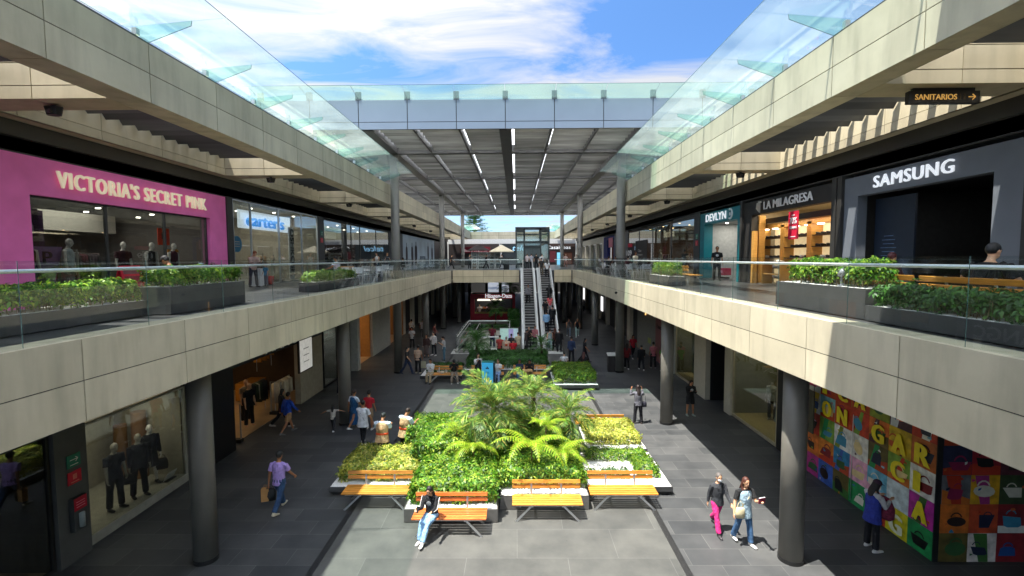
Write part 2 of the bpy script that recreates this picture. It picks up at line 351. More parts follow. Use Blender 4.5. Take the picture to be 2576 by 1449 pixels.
ORD = ['first', 'second', 'third', 'fourth', 'fifth', 'sixth', 'seventh', 'eighth', 'ninth', 'tenth', 'eleventh', 'twelfth', 'thirteenth', 'fourteenth', 'fifteenth', 'sixteenth', 'seventeenth', 'eighteenth', 'nineteenth', 'twentieth']

# ================================================================ SETTING
HX0, HX1, HY0, HY1 = -4.7, -.75, 36.8, 46.3      # the stairwell opening in the ground
def sheet(name, x0, x1, y0, y1, z, mt, hole=True):
    b = MB()
    if hole:
        xs = [x0, HX0, HX1, x1]; ys = [y0, HY0, HY1, y1]
        for i in range(3):
            for j in range(3):
                if i == 1 and j == 1: continue
                b.quad((xs[i], ys[j], z), (xs[i+1], ys[j], z), (xs[i+1], ys[j+1], z), (xs[i], ys[j+1], z))
    else: b.quad((x0, y0, z), (x1, y0, z), (x1, y1, z), (x0, y1, z))
    return struct(b.build(name, mt))
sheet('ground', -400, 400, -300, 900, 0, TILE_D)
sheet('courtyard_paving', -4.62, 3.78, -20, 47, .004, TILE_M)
b = MB()
for x in (-4.78, 3.78):
    b.box(x, x+.16, -20, 60, .001, .009)
    for i in range(12): b.box(x+.012+i*.0118, x+.018+i*.0118, -20, 60, .009, .012)
struct(b.build('drain_channel', mat('drain_metal', (.02, .02, .02), .5)))
b = MB(); b.box(-4.9, -.6, 36.4, 36.75, .005, .02); b.box(-4.9, -3.4, 34.9, 36.2, .005, .016); b.box(-3.2, -2.0, 34.9, 36.2, .005, .016)
b.box(.5, 1.1, 34.8, 35.9, .005, .016); b.box(1.4, 2.2, 34.8, 35.9, .005, .016); b.box(2.4, 3.5, 34.8, 36.2, .005, .016)
struct(b.build('landing_plates', mat('pale_metal_plate', (.62, .63, .60), .4, .3, .1)))
PALE = mat('pale_plaster', (.50, .49, .42), .8, 0, .06)
b = MB(); b.box(HX0-.2, HX1+.2, HY0-.2, HY1+.2, -4.7, -4.5)
for x0, x1, y0, y1 in ((HX0-.2, HX0, HY0, HY1), (HX1, HX1+.2, HY0, HY1), (HX0-.2, HX1+.2, HY0-.2, HY0), (HX0-.2, HX1+.2, HY1, HY1+.2)):
    b.box(x0, x1, y0, y1, -4.5, -.01)
for y in (39.5, 42.5): b.box(HX0, HX1, y, y+.4, -1.2, -.5)
struct(b.build('stairwell_pit', PALE))

YN, YF = -14.0, 88.0
def clad(name, label, cat, xf, sgn, thick, z0, z1, zm, y0, y1, j0, dj, mt=STONE, cap=True, group=None):
    """long stone clad edge; xf the visible face, sgn the outward direction of that face"""
    t = thing(name, label, cat, (0, 0, 0), 0, group); b = MB(); g = .011; xb = xf-sgn*thick
    b.box(xf-sgn*.02, xb+sgn*.02, y0, y1, z0+.02, z1-.02, 1)
    ys = [y0]; y = j0-math.floor((j0-y0)/dj)*dj
    while y < y1:
        if y > y0+.2: ys.append(y)
        y += dj
    ys.append(y1)
    for i in range(len(ys)-1):
        a, c = ys[i]+g, ys[i+1]-g
        for q0, q1 in ((z0, zm-g*.8), (zm+g*.8, z1)):
            b.box(xf, xf-sgn*.045, a, c, q0, q1)            # face
            b.box(xb, xb+sgn*.045, a, c, q0, q1)            # back
        b.box(xf-sgn*.045, xb+sgn*.045, a, c, z0, z0+.04)   # soffit
        b.box(xf-sgn*.045, xb+sgn*.045, a, c, z1-.04, z1)
    b.build('stone_cladding', [mt, JOINT], t)
    return t
# balcony edges
SL, SR = -6.5, 5.68; Z0, Z1 = 4.68, 5.93
clad('balcony_edge', 'long stone clad balcony edge under the glass rail along the left walkway', 'balcony edge', SL, 1, .5, Z0, Z1, 5.3, YN, 47.6, 6.96, 2.2)
clad('balcony_edge', 'long stone clad balcony edge, sunlit, under the glass rail along the right walkway', 'balcony edge', SR, -1, .5, Z0, Z1, 5.3, YN, 47.6, 6.99, 2.24)
def clad_y(name, label, cat, yf, thick, z0, z1, zm, x0, x1, js, mt=STONE_W):
    t = thing(name, label, cat); b = MB(); g = .012
    b.box(x0, x1, yf+.02, yf+thick, z0+.02, z1-.02, 1); xs = [x0]+[j for j in js if x0 < j < x1]+[x1]
    for i in range(len(xs)-1):
        for q0, q1 in ((z0, zm-g), (zm+g, z1)): b.box(xs[i]+g, xs[i+1]-g, yf, yf+.05, q0, q1)
        b.box(xs[i]+g, xs[i+1]-g, yf+.05, yf+thick, z0, z0+.04)
    b.build('stone_cladding', [mt, JOINT], t); return t
clad_y('bridge_edge', 'stone clad edge of the crossing floor left of the escalators', 'bridge edge', 47.75, .5, Z0, Z1, 5.28, -6.4, .32, [-5.35, -3.3, -1.25])
clad_y('bridge_edge', 'short stone clad edge of the crossing floor right of the escalators', 'bridge edge', 47.75, .5, Z0, Z1, 5.28, 3.85, 5.6, [4.75])
# upper walkways
for nm, x0, x1 in (('left_walkway_floor', -20, SL-.5), ('right_walkway_floor', SR+.5, 20)):
    b = MB(); b.box(x0, x1, YN, 47.7, 5.0, 5.896); struct(b.build(nm, TILE_U))
b = MB(); b.box(-20, 20, 48.25, 95, 5.0, 5.893); b.box(.35, 3.82, 47.7, 48.25, 5.4, 5.89); struct(b.build('crossing_floor', TILE_U))
b = MB(); b.box(-20, 20, -14, -.6, 5.0, 5.893); struct(b.build('viewing_bridge_floor', TILE_U))

# big concrete beams along the skylights
BL, BR = -7.9, 6.76; BZ0, BZ1, BZM = 10.51, 11.75, 11.13
clad('roof_beam', 'long stone clad beam edging the left skylights under the glass canopy', 'beam', BL, 1, .67, BZ0, BZ1, BZM, YN, 83, 8.14, 2.3, group='stone clad roof beams')
clad('roof_beam', 'long sunlit stone clad beam edging the right skylights under the glass canopy', 'beam', BR, -1, .55, BZ0, BZ1, BZM, YN, 83, 8.1, 2.3, group='stone clad roof beams')
clad_y('roof_beam', 'distant cross beam of pale stone closing the courtyard behind the lift', 'beam', 83, .6, BZ0, BZ1, BZM, -11.5, 10.3, [-9+i*3 for i in range(7)], STONE)
def skylights(side, xi, xo, yc0, xface):
    s = side; t = thing('walkway_roof', ('left' if s < 0 else 'right')+' walkway roof with stone cross beams, louvered skylights and dark fascia', 'roof')
    g = .01; k = 0
    y = yc0-9.2
    while y < 85:
        b = MB(); c0, c1 = y-.4, y+.4; xm = (xi+xo)/2
        b.box(xi, xo, c0+.03, c1-.03, BZ0+.03, BZ1, 1)
        for a, c in ((xi, xm), (xm, xo)):
            lo, hi = min(a, c)+g, max(a, c)-g
            for q0, q1 in ((BZ0, BZM-.35-g), (BZM-.35+g, BZM+.12-g), (BZM+.12+g, BZ1)):
                b.box(lo, hi, c0, c0+.04, q0, q1); b.box(lo, hi, c1-.04, c1, q0, q1)
            b.box(lo, hi, c0+.04, c1-.04, BZ0, BZ0+.03)
        b.build('cross_beam', [STONE_W, JOINT], t)
        b = MB(); yy = c1+.4
        while yy < c1+8.2:
            M = Matrix.Translation((0, yy, 11.27)) @ Matrix.Rotation(R_(-50), 4, 'X'); lo, hi = min(xi, xo)+.03, max(xi, xo)-.03
            b.box(lo, hi, -.18, .18, -.02, .02, 0, M); yy += .58
        lv = b.build('louver', SLATM, t); k += 1
        y += 9.2
    b = MB()
    yy = YN
    while yy < 85:
        for q0, q1 in ((BZ0, BZM-.35-.006), (BZM-.35+.006, BZ1)):
            b.box(xo, xo+s*.06, yy+g, yy+2.3-g, q0, q1)
        yy += 2.3
    b.box(xo+s*.03, xface, YN, 85, BZ0+.012, BZ1, 1)
    b.box(xo, xface, YN, 85, BZ0, BZ0+.01, 0)
    b.build('skylight_wall', [STONE_W, JOINT], t)
    b = MB(); b.box(xface-s*.16, xface+s*.3, YN, 85, 10.13, BZ0-.003); b.box(xface, xface+s*.3, YN, 85, 9.76, 10.128)
    b.build('fascia', mat('dark_bronze_fascia', (.05, .048, .042), .5, .1, .1, 1), t)
    b = MB(); b.box(xface, xface+s*14, YN, 85, BZ1-.6, BZ1); b.box(xface, xface+s*14, YN, 85, 9.8, BZ1-.61)
    b.build('roof_deck', mat('roof_deck_grey', (.2, .2, .2), .9), t)
skylights(-1, -8.575, -11.75, 10.5, -12.3)
skylights(1, 7.315, 10.35, 10.05, 10.9)

# glass canopies over the courtyard: sheet > panes, fins, brackets
def canopy(s, xb, y0, y1, label):
    t = thing('glass_canopy', label, 'canopy', group='green glass canopies'); xin = xb+(-s)*1.72; xout = xb+s*.5; h0, h1 = EYE+5.0, EYE+5.17
    y = y0
    while y < y1-.1:
        b = MB(); a, c = y+.008, y+2.3-.008; k = len(b.v)
        for (x, z) in ((xout, h0), (xin, h1)):
            b.v += [(x, a, z), (x, c, z), (x, a, z+.018), (x, c, z+.018)]
        for f in ((0, 4, 5, 1), (2, 3, 7, 6), (0, 2, 6, 4), (1, 5, 7, 3)): b.f.append(f); b.mi.append(0)
        b.f.append((4, 6, 7, 5)); b.mi.append(1); b.f.append((0, 1, 3, 2)); b.mi.append(1)
        b.build('glass_pane', [GLASS_CAN, GLASS_EDGE], t)
        b = MB(); yy = y+2.3; X = lambda d: xb-s*d
        pts = [(X(-.35), 4.55), (X(.95), 5.02), (X(.97), 5.13), (X(-.35), 5.005)]
        b.v += [(p[0], yy-.009, EYE+p[1]) for p in pts]+[(p[0], yy+.009, EYE+p[1]) for p in pts]
        b.f += [(0, 1, 2, 3), (7, 6, 5, 4)]; b.mi += [0, 0]
        b.f += [(0, 4, 5, 1), (1, 5, 6, 2)]; b.mi += [1, 1]
        b.build('glass_fin', [GLASS_FIN, GLASS_EDGE], t)
        b = MB(); b.box(X(-.26)-.05, X(-.26)+.05, yy-.05, yy+.05, EYE+4.84, EYE+4.98); b.box(X(-.3)-.02, X(-.3)+.02, yy-.03, yy+.03, BZ1, EYE+4.84)
        b.build('bracket', STEEL, t)
        y += 2.3
    b = MB(); b.box(xb+s*.1, xb+s*.13, y0, y1, BZ1, BZ1+.1); b.build('edge_flashing', DSTEEL, t)
canopy(-1, BL, 8.14-2.3*6, 27, 'left green tinted glass canopy cantilevered over the courtyard from the stone beam')
canopy(1, BR, 8.1-2.3*6, 27, 'right green tinted glass canopy cantilevered over the courtyard from the sunlit beam')
canopy(-1, BL, 72, 82.5, 'far left glass canopy seen beyond the big dark roof')
canopy(1, BR, 72, 82.5, 'far right glass canopy seen beyond the big dark roof')

# columns
def column(x, y, z1, r=.26, z0=0, label=''):
    t = thing('column', label, 'column', (x, y, z0), 0, 'dark round columns')
    b = MB(); b.cyl(0, 0, .1, z1-z0, r, 36); b.build('shaft', COLM, t, smooth=False)
    for p in t.children[0].data.polygons: p.use_smooth = len(p.vertices) == 4
    b = MB(); b.cyl(0, 0, .004, .1, r+.012, 36); b.build('base_ring', BLACK, t)
    return t
ROOFH = EYE+6.35
for s, x in ((-1, -7.38), (1, 6.42)):
    sd = 'left' if s < 0 else 'right'
    for i in range(8):
        y = 10.75+9.2*i; tall = i in (2, 4, 6)
        column(x, y, ROOFH+.2 if tall else 5.0, label=ORD[i]+' dark round column from the front in the '+sd+' row, '+('rising through both floors to the big roof' if tall else 'standing on the lower floor under the balcony'))
for i, (x, y) in enumerate(((5.3, 52), (-6.3, 52), (4.2, 62), (-2.2, 66), (2.2, 72), (-4.6, 74))):
    column(x, y, 5.0, .22, label=ORD[i]+' slim dark column deep under the crossing floor behind the escalators')

# the big louvered roof
def bigroof(y0, y1, ys, label, front=True):
    t = thing('courtyard_roof', label, 'roof'); x0, x1 = -13.2, 11.9
    cols = [-.48-6.9, -.48, -.48+6.9]
    b = MB()
    for x in cols: b.box(x-.3, x+.3, y0+.25, y1-.2, ROOFH-.02, ROOFH+.5)
    b.build('main_beam', ROOFM, t)
    b = MB()
    for y in ys: b.box(x0+.2, x1-.2, y-.2, y+.2, ROOFH, ROOFH+.48)
    b.build('cross_beam', ROOFM, t)
    raf = []
    for c in (-2, -1, 0, 1):
        for k in (1, 2): raf.append(-.48+6.9*c+2.3*k)
    raf = [x for x in raf if x0+.5 < x < x1-.5]
    b = MB()
    for x in raf: b.box(x-.05, x+.05, y0+.25, y1-.2, ROOFH+.06, ROOFH+.46)
    b.build('rafter', ROOFM, t)
    sup = sorted([x0+.1]+cols+raf+[x1-.1]); b = MB()
    for i in range(len(sup)-1):
        a = sup[i]+(.3 if sup[i] in cols else .05)+.135; c = sup[i+1]-(.3 if sup[i+1] in cols else .05)-.02
        y = y0+.45
        while y < y1-.35:
            M = Matrix.Translation((0, y, ROOFH+.33)) @ Matrix.Rotation(R_(-42), 4, 'X')
            if not any(abs(y-q) < .36 for q in ys): b.box(a, c, -.23, .23, -.018, .018, 0, M)
            y += .66
    b.build('louvers', SLATR, t)
    b = MB(); b.box(x0+.1, x1-.1, y0+.2, y1-.1, ROOFH+.72, ROOFH+.74)  # unseen sheet added above the louvers to diffuse the sun
    b.build('added_diffuser', MATS['frosted'], t)
    b = MB()
    js = [-.48+2.4*k for k in range(-5, 6)]; xs = [x0]+[j for j in js if x0+.4 < j < x1-.4]+[x1]; g = .02
    b.box(x0, x1, y0+.03, y0+.2, ROOFH+.02, ROOFH+1.38, 1); b.box(x0, x1, y1-.2, y1, ROOFH, ROOFH+.8, 1)
    for i in range(len(xs)-1):
        b.box(xs[i]+g, xs[i+1]-g, y0, y0+.04, ROOFH, ROOFH+.33); b.box(xs[i]+g, xs[i+1]-g, y0, y0+.04, ROOFH+.36, ROOFH+1.4)
    b.box(x0, x0+.1, y0+.2, y1-.2, ROOFH, ROOFH+.9, 1); b.box(x1-.1, x1, y0+.2, y1-.2, ROOFH, ROOFH+.9, 1)
    b.build('fascia', [GREYPAN, ROOFM], t)
    if front:
        b = MB()
        for j in js: b.box(j-.13, j+.13, y0-.02, y0+.12, ROOFH+1.4, ROOFH+1.80)
        b.build('stub_post', POSTM, t)
        for i in range(len(xs)-1):
            b = MB(); a, c = xs[i]+.01, xs[i+1]-.01
            p = [(a, y0+.15, ROOFH+1.42), (c, y0+.15, ROOFH+1.42), (c, y0-1.1, ROOFH+1.72), (a, y0-1.1, ROOFH+1.72)]
            b.v += p+[(q[0], q[1], q[2]+.02) for q in p]
            b.f += [(0, 3, 2, 1), (4, 5, 6, 7), (3, 7, 6, 2), (0, 4, 7, 3), (1, 2, 6, 5)]; b.mi += [0, 0, 1, 1, 1]
            b.build('glass_pane', [GLASS_STRIP, GLASS_EDGE], t)
    return t
fm, n_, l_, b_ = newmat('frosted'); n_.remove(b_)
tl = n_.new('ShaderNodeBsdfTranslucent'); tl.inputs[0].default_value = (.93, .95, .97, 1); df = n_.new('ShaderNodeBsdfDiffuse'); df.inputs[0].default_value = (.7, .75, .78, 1)
ms = n_.new('ShaderNodeMixShader'); ms.inputs[0].default_value = .08; l_.new(tl.outputs[0], ms.inputs[1]); l_.new(df.outputs[0], ms.inputs[2]); l_.new(ms.outputs[0], n_['Material Output'].inputs[0])
bigroof(23.6, 70.5, [29.15, 38.35, 47.55, 56.75, 65.95], 'big flat grey roof on tall columns over the far courtyard, louvers beneath and glass strip on top')
bigroof(-22, 7.4, [-16, -7, 2], 'twin flat roof over the viewing bridge, behind and above the camera', False)

# glass railings
def railing(name, label, pts, h=1.17, rail=True, side=1, dj=2.17, j0=None, z=5.93):
    t = thing(name, label, 'railing', group='glass railings')
    (xa, ya), (xb, yb) = pts; L_ = math.hypot(xb-xa, yb-ya); dx, dy = (xb-xa)/L_, (yb-ya)/L_
    n = max(1, round(L_/dj)); st = L_/n
    for i in range(n):
        a = i*st+.008; c = (i+1)*st-.008; b = MB()
        M = Matrix(((dx, -dy, 0, xa), (dy, dx, 0, ya), (0, 0, 1, z), (0, 0, 0, 1)))
        b.box(a, c, -.006, .006, 0, h, 0, M); o = b.build('glass_panel', [GLASS_RAIL, GLASS_EDGE], t)
        o.data.polygons[5].material_index = 1; o.data.polygons[0].material_index = 1
    if rail:
        nx, ny = -dy*side, dx*side; b = MB()
        p = [(xa+nx*.09, ya+ny*.09, z+h-.14), (xb+nx*.09, yb+ny*.09, z+h-.14)]; b.tube(p, .03, 10)
        for i in range(n):
            q = (i+.5)*st; X, Y = xa+dx*q, ya+dy*q
            b.bar((X, Y, z+h-.14), (X+nx*.09, Y+ny*.09, z+h-.14), .03, .03)
        b.build('handrail', mat('polished_handrail', (.86, .88, .88), .38, .6, .04), t)
    return t
railing('glass_railing', 'glass railing with steel handrail on the left balcony edge', ((SL-.1, YN+.6), (SL-.1, 47.6)), side=1)
railing('glass_railing', 'glass railing with steel handrail on the sunlit right balcony edge', ((SR+.1, YN+.4), (SR+.1, 47.6)), side=-1)
railing('glass_railing', 'glass railing along the crossing floor left of the escalators', ((-6.4, 47.85), (.3, 47.85)), side=1)
railing('glass_railing', 'short glass railing along the crossing floor right of the escalators', ((3.9, 47.85), (5.6, 47.85)), side=1)
for lb, p in (('front glass railing of the opening beside the escalators', ((-3.0, 36.8), (-.75, 36.8))), ('left glass railing of the opening beside the escalators', ((-4.75, 37), (-4.75, 46.3))), ('back glass railing of the opening beside the escalators', ((-4.7, 46.35), (-.75, 46.35))), ('right glass railing of the opening beside the escalators', ((-.7, 37), (-.7, 46.3)))):
    railing('glass_railing', lb, p, 1.1, True, -1, 1.5, z=.01)

# escalators
def escalator(x0, x1, ya, yb, za, zb, label):
    t = thing('escalator', label, 'escalator', group='escalators'); tn = (zb-za)/(yb-ya); n = int((zb-za)/.2)
    b = MB()
    for i in range(n):
        z = za+(i+1)*.2; y = ya+i*.2/tn; b.box(x0, x1, y, y+.2/tn+.02, z-.03, z, 0)
        b.box(x0, x1, y, y+.02, z-.2, z-.03, 1)
        b.box(x0, x1, y-.004, y+.03, z-.018, z+.003, 2)
    b.box(x0, x1, ya-1.6, ya, za+.005, za+.02, 0); b.box(x0, x1, yb, yb+1.2, zb-.02, zb+.01, 0)
    b.build('steps', [mat('step_tread', (.17, .17, .165), .5, .5), mat('step_riser', (.05, .05, .05), .5, .3), mat('step_edge', (.55, .55, .53), .5, .3)], t)
    for s, x in ((-1, x0-.02), (1, x1+.02)):
        b = MB(); o = s*.02
        P = [(ya-1.3, za), (ya, za+.1), (yb, zb+.1), (yb+1.0, zb)]
        for i in range(3):
            (y_, z_), (y2, z2) = P[i], P[i+1]; k = len(b.v)
            for X in (x, x+o): b.v += [(X, y_, z_+.15), (X, y2, z2+.15), (X, y2, z2+.88), (X, y_, z_+.88)]
            b.f += [(k, k+1, k+2, k+3), (k+7, k+6, k+5, k+4)]; b.mi += [0, 0]
        b.build('glass_balustrade', GLASS_RAIL, t)
        b = MB()
        for i in range(3):
            (y_, z_), (y2, z2) = P[i], P[i+1]; k = len(b.v); w_ = s*.24
            A = [(x, y_, z_-.06), (x, y2, z2-.06), (x, y2, z2+.15), (x, y_, z_+.15)]; B = [(x+w_, q[1], q[2]) for q in A]
            b.v += A+B; b.f += [(k, k+1, k+2, k+3), (k+7, k+6, k+5, k+4), (k+3, k+2, k+6, k+7), (k, k+4, k+5, k+1)]; b.mi += [0]*4
        b.build('skirt_panel', mat('escalator_metal', (.46, .48, .47), .3, .5, .06), t)
        b = MB(); b.tube([(x, ya-1.35, za+.45), (x, ya-1.45, za+.7), (x, ya-1.3, za+.93)]+[(x, y_, z_+.92) for y_, z_ in P[1:3]]+[(x, yb+1.0, zb+.92), (x, yb+1.15, zb+.7)], .038, 8)
        b.build('handrail', mat('rubber_handrail', (.34, .34, .33), .45, 0, .1), t, smooth=True)
        b = MB(); rr = random.Random(int(x*10))
        for i in range(26):
            f0 = rr.random()*.94; z = za+.4+f0*(zb-za); y = ya+f0*(yb-ya); k = len(b.v); ln = rr.uniform(.12, .35); X = x-s*.004
            b.v += [(X, y, z+.05), (X, y+ln, z+.05+ln*tn), (X, y+ln, z+.15+ln*tn), (X, y, z+.15)]; b.f.append((k, k+1, k+2, k+3)); b.mi.append(0)
        b.build('red_strip_sticker', mat('red_sticker', (.62, .10, .07), .5), t)
    xm = (x0+x1)/2; b = MB(); k = 0
    b.v += [(x0-.2, ya-.6, za), (x1+.2, ya-.6, za), (x1+.2, yb+.1, zb-.4), (x0-.2, yb+.1, zb-.4), (x0-.2, ya+.6, za-.02), (x1+.2, ya+.6, za-.02), (x1+.2, yb+.1, zb-1.1), (x0-.2, yb+.1, zb-1.1)]
    b.f += [(4, 7, 6, 5), (0, 3, 7, 4), (1, 5, 6, 2)]; b.mi += [0]*3
    b.build('truss_casing', DSTEEL, t)
escalator(.72, 1.62, 37.4, 47.7, 0, 5.9, 'left escalator with a man in a grey jacket riding it')
escalator(2.32, 3.28, 37.4, 47.7, 0, 5.9, 'right escalator crowded with people going up')
escalator(-4.35, -3.45, 36.6, 44.0, 0.0, 0.01, 'escalator entry beside the sunken opening, leading down')

# lift tower
t = thing('lift_tower', 'tall glass lift tower with dark frame standing behind the top of the escalators', 'lift', (2.05, 58, 5.9))
b = MB()
for x in (-2.0, -1.0, 1.0, 2.0):
    for y in (0, 2.4): b.box(x-.09, x+.09, y-.09, y+.09, 0, 4.95)
b.box(-2.1, 2.1, -.1, 2.5, 4.8, 5.0); b.box(-2.1, 2.1, -.1, .1, 4.05, 4.2); b.box(-1, 1, -.1, .1, 2.4, 2.75); b.box(-2.05, 2.05, -.06, .06, 3.0, 3.3); b.box(-2.1, -1, -.1, .1, 4.35, 4.8); b.box(1, 2.1, -.1, .1, 4.35, 4.8)
b.build('frame', mat('lift_frame', (.035, .045, .045), .4, .3), t)
b = MB(); b.box(-1.95, -1.05, -.01, .01, 0, 4.3); b.box(1.05, 1.95, -.01, .01, 0, 4.3); b.box(-.95, .95, -.01, .01, 2.75, 4.05); b.box(-1.9, 1.9, 2.39, 2.41, 0, 4.8)
b.build('glass', GLASS_SHOP, t)
b = MB(); b.box(-.9, -.01, .04, .08, 0, 2.4); b.box(.01, .9, .04, .08, 0, 2.4); b.build('door', mat('lift_door', (.12, .14, .14), .3, .7), t)
b = MB(); b.box(-.85, .85, .3, 2.2, 0, 2.9); b.build('car', mat('lift_car', (.03, .04, .04), .4, .3), t)

# ================================================================ SHOPS
LAMPW = mat('lamp_white', (.9, .9, .85), .5, emis=(1, .93, .8), es=5)
LAMPK = mat('lamp_warm', (.9, .7, .4), .5, emis=(1, .62, .28), es=5)
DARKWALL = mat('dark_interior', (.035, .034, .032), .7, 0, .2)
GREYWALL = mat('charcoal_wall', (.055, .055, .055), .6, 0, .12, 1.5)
CREAM = mat('cream_wall', (.50, .45, .34), .7, 0, .06)
BROWNW = mat('brown_wood_panel', (.20, .10, .035), .5, 0, .2, 3, stretch=(6, 1, 1))
GOLDW = mat('honey_wood', (.52, .27, .06), .45, 0, .15, 3, stretch=(1, 1, 8))
WARMF = mat('warm_shop_floor', (.38, .25, .13), .35, 0, .12, 2)
GREYF = mat('grey_shop_floor', (.22, .22, .21), .3, 0, .1, 2)
def bx(name, p, mt, parent, bevel=0, label=None):
    b = MB(); b.box(*p); return b.build(name, mt, parent, bevel=bevel, label=label)
def room(t, side, xf, y0, y1, z, depth, h, wall, floor, ceil=None, back=None):
    """walls, ceiling and floor of a shop behind its front"""
    s = side; xb = xf+s*depth; b = MB()
    bx('side_wall', (xf+s*.06, xb, y0, y0+.08, z, z+h), wall, t); bx('side_wall', (xf+s*.06, xb, y1-.08, y1, z, z+h), wall, t)
    bx('back_wall', (xb, xb+s*.1, y0, y1, z, z+h), back or wall, t)
    bx('ceiling', (xf+s*.06, xb, y0+.08, y1-.08, z+h-.06, z+h), ceil or wall, t)
    bx('shop_floor', (xf+s*.02, xb, y0+.08, y1-.08, z, z+.02), floor, t)
def lamp(name, loc, sx, sy, power, col, par):
    ld = bpy.data.lights.new(name, 'AREA'); ld.shape = 'RECTANGLE'; ld.size = sx; ld.size_y = sy; ld.energy = power; ld.color = col
    o = bpy.data.objects.new(name, ld); COL.objects.link(o); o.location = loc; o.parent = par; return o
def spots(t, s, xf, y0, y1, z, n, m_, depth=4):
    for i in range(n):
        y = y0+(y1-y0)*(i+.5)/n; x = xf+s*(1.0+(i % 2)*1.4)
        b = MB(); b.cyl(x, y, z-.03, z, .07, 10); b.build('ceiling_spot', m_, t)
def front(t, side, xf, y0, y1, z0, z1, ys, mtf=DSTEEL, glass=True, sill=.06):
    """glazed front: panes between mullions at ys"""
    s = side; b = MB(); w_ = .035
    b.box(xf-s*.03, xf+s*.05, y0, y1, z1-.05, z1); b.box(xf-s*.03, xf+s*.05, y0, y1, z0, z0+sill)
    for y in [y0+w_]+list(ys)+[y1-w_]: b.box(xf-s*.03, xf+s*.05, y-w_, y+w_, z0+sill, z1-.05)
    b.build('window_frame', mtf, t)
    e = [y0+w_]+list(ys)+[y1-w_]
    if glass:
        for i in range(len(e)-1): bx('glass_pane', (xf, xf+s*.012, e[i]+w_, e[i+1]-w_, z0+sill, z1-.05), GLASS_SHOP, t)

F2 = 5.896; XL, XR = -12.3, 10.9
PINK = mat('pink_wall', (.97, .20, .53), .7, 0, .09, 2)
CREAML = mat('cream_letters', (.85, .76, .55), .5, var=.02, emis=(1, .85, .6), es=.12)
WL = mat('white_lit_letters', (.85, .87, .9), .5, var=.02, emis=(.9, .95, 1), es=.22)
# --- left upper 1: pink shop
t = thing('shop_front', 'bright pink shop front with cream block letters on the upper left', 'shop', (0, 0, 0))
b = MB(); b.box(XL, XL-.25, 4, 12.0, F2, 9.765); b.box(XL, XL-.25, 19.1, 20.14, F2, 9.765); b.box(XL, XL-.25, 12.0, 19.1, 8.79, 9.765)
b.build('pink_wall', PINK, t)
front(t, -1, XL-.18, 12.02, 19.08, F2, 8.79, [14.4, 16.8], DSTEEL)
room(t, -1, XL-.2, 11, 20.1, F2+.003, 7, 3.5, mat('mall_shop_wall', (.12, .11, .10), .7), GREYF, DARKWALL)
text("VICTORIA'S SECRET PINK", 6.05, .46, CREAML, t, (XL+.06, 12.66, 9.05), RL, ext=.05, bold=.045, spacing=1.2)
bx('purple_wall', (XL-1.9, XL-1.96, 12.1, 14.2, F2+.02, 8.6), mat('deep_purple', (.05, .02, .075), .8), t)
spots(t, -1, XL, 12.3, 19, 8.78, 6, LAMPW); lamp('shop_lamp', (XL-3, 15.5, 9.2), 3, 6, 70, (1, .93, .85), t)
b = MB(); b.box(XL-4.2, XL-4.5, 13, 19.5, 8.2, 8.9); b.build('hanging_bulkhead', PALE, t)
b = MB(); b.box(XL-5.9, XL-6.3, 12.6, 14.8, 7.4, 8.8); b.build('green_wall_panel', mat('green_panel', (.18, .26, .09), .7), t)
# banners
t = thing('hanging_banner', 'dark purple banner with a pale crest hanging inside the pink shop window', 'banner', (XL-1.1, 12.75, 7.9))
bx('cloth', (-.01, .01, -.5, .5, -.6, .75), C('2a1a35', var=.1), t)
b = MB()
for k in range(30):
    a = 2*math.pi*k/30; b.box(.012, .02, math.cos(a)*.3-.05, math.cos(a)*.3+.05, math.sin(a)*.28-.03+.1, math.sin(a)*.28+.03+.1)
b.bar((.016, -.24, -.08), (.016, .24, .3), .07, .01, up=(1, 0, 0)); b.build('crest', C('b9a9bd'), t)
t = thing('pennant', 'mauve triangular pennant with a dark letter P leaning behind two mannequins', 'pennant', (XL-.9, 13.25, 6.9))
b = MB(); b.v += [(0, -.45, .6), (0, .45, .6), (0, .1, -.75), (.01, -.45, .6), (.01, .45, .6), (.01, .1, -.75)]; b.f += [(0, 1, 2), (5, 4, 3), (0, 3, 4, 1), (1, 4, 5, 2), (2, 5, 3, 0)]; b.mi += [0]*5
b.build('cloth', C('8a6a9c'), t); text('P', .26, .34, C('20142a'), t, (.014, -.15, .12), RL, bold=.04, ext=.01)
# a-frame
def aframe(loc, rz, label, col, h=1.0):
    t = thing('floor_sign', label, 'floor sign', loc, rz)
    for s in (-1, 1):
        b = MB(); M = Matrix.Translation((0, s*.28, 0)) @ Matrix.Rotation(R_(s*15), 4, 'X')
        b.box(-.32, -.25, -.02, .02, 0, h, 0, M); b.box(.25, .32, -.02, .02, 0, h, 0, M); b.box(-.25, .25, -.02, .02, h-.08, h, 0, M); b.box(-.25, .25, -.02, .02, h-.32, h-.26, 0, M); b.box(-.25, .25, -.02, .02, .12, .18, 0, M)
        b.build('leaf_frame', C(col, .4), t)
        b = MB(); b.box(-.25, .25, -.008, .008, h-.26, h-.08, 0, M); b.build('header_panel', C('7a4a4a', .5), t)
        b = MB(); b.box(-.25, .25, -.008, .008, .18, h-.32, 0, M); b.build('lower_panel', C('8f2230', .4), t)
    return t
aframe((XL+.75, 14.05, F2), R_(80), 'bright red folding floor sign standing before the pink shop window', 'd01a30', 1.08)
for k, (y, z, c, nm) in enumerate(((18.1, 8.0, 'd0451c', 'orange poster with a dark square'), (18.55, 7.2, 'c58a2a', 'yellow brown poster below the orange one'))):
    t = thing('wall_poster', nm+' at the right end inside the pink shop', 'poster', (XL-1.2, y, z)); bx('sheet', (0, .02, -.3, .3, -.32, .32), C(c), t); bx('print', (.021, .026, -.12, .12, -.1, .14), C('5a2010'), t)
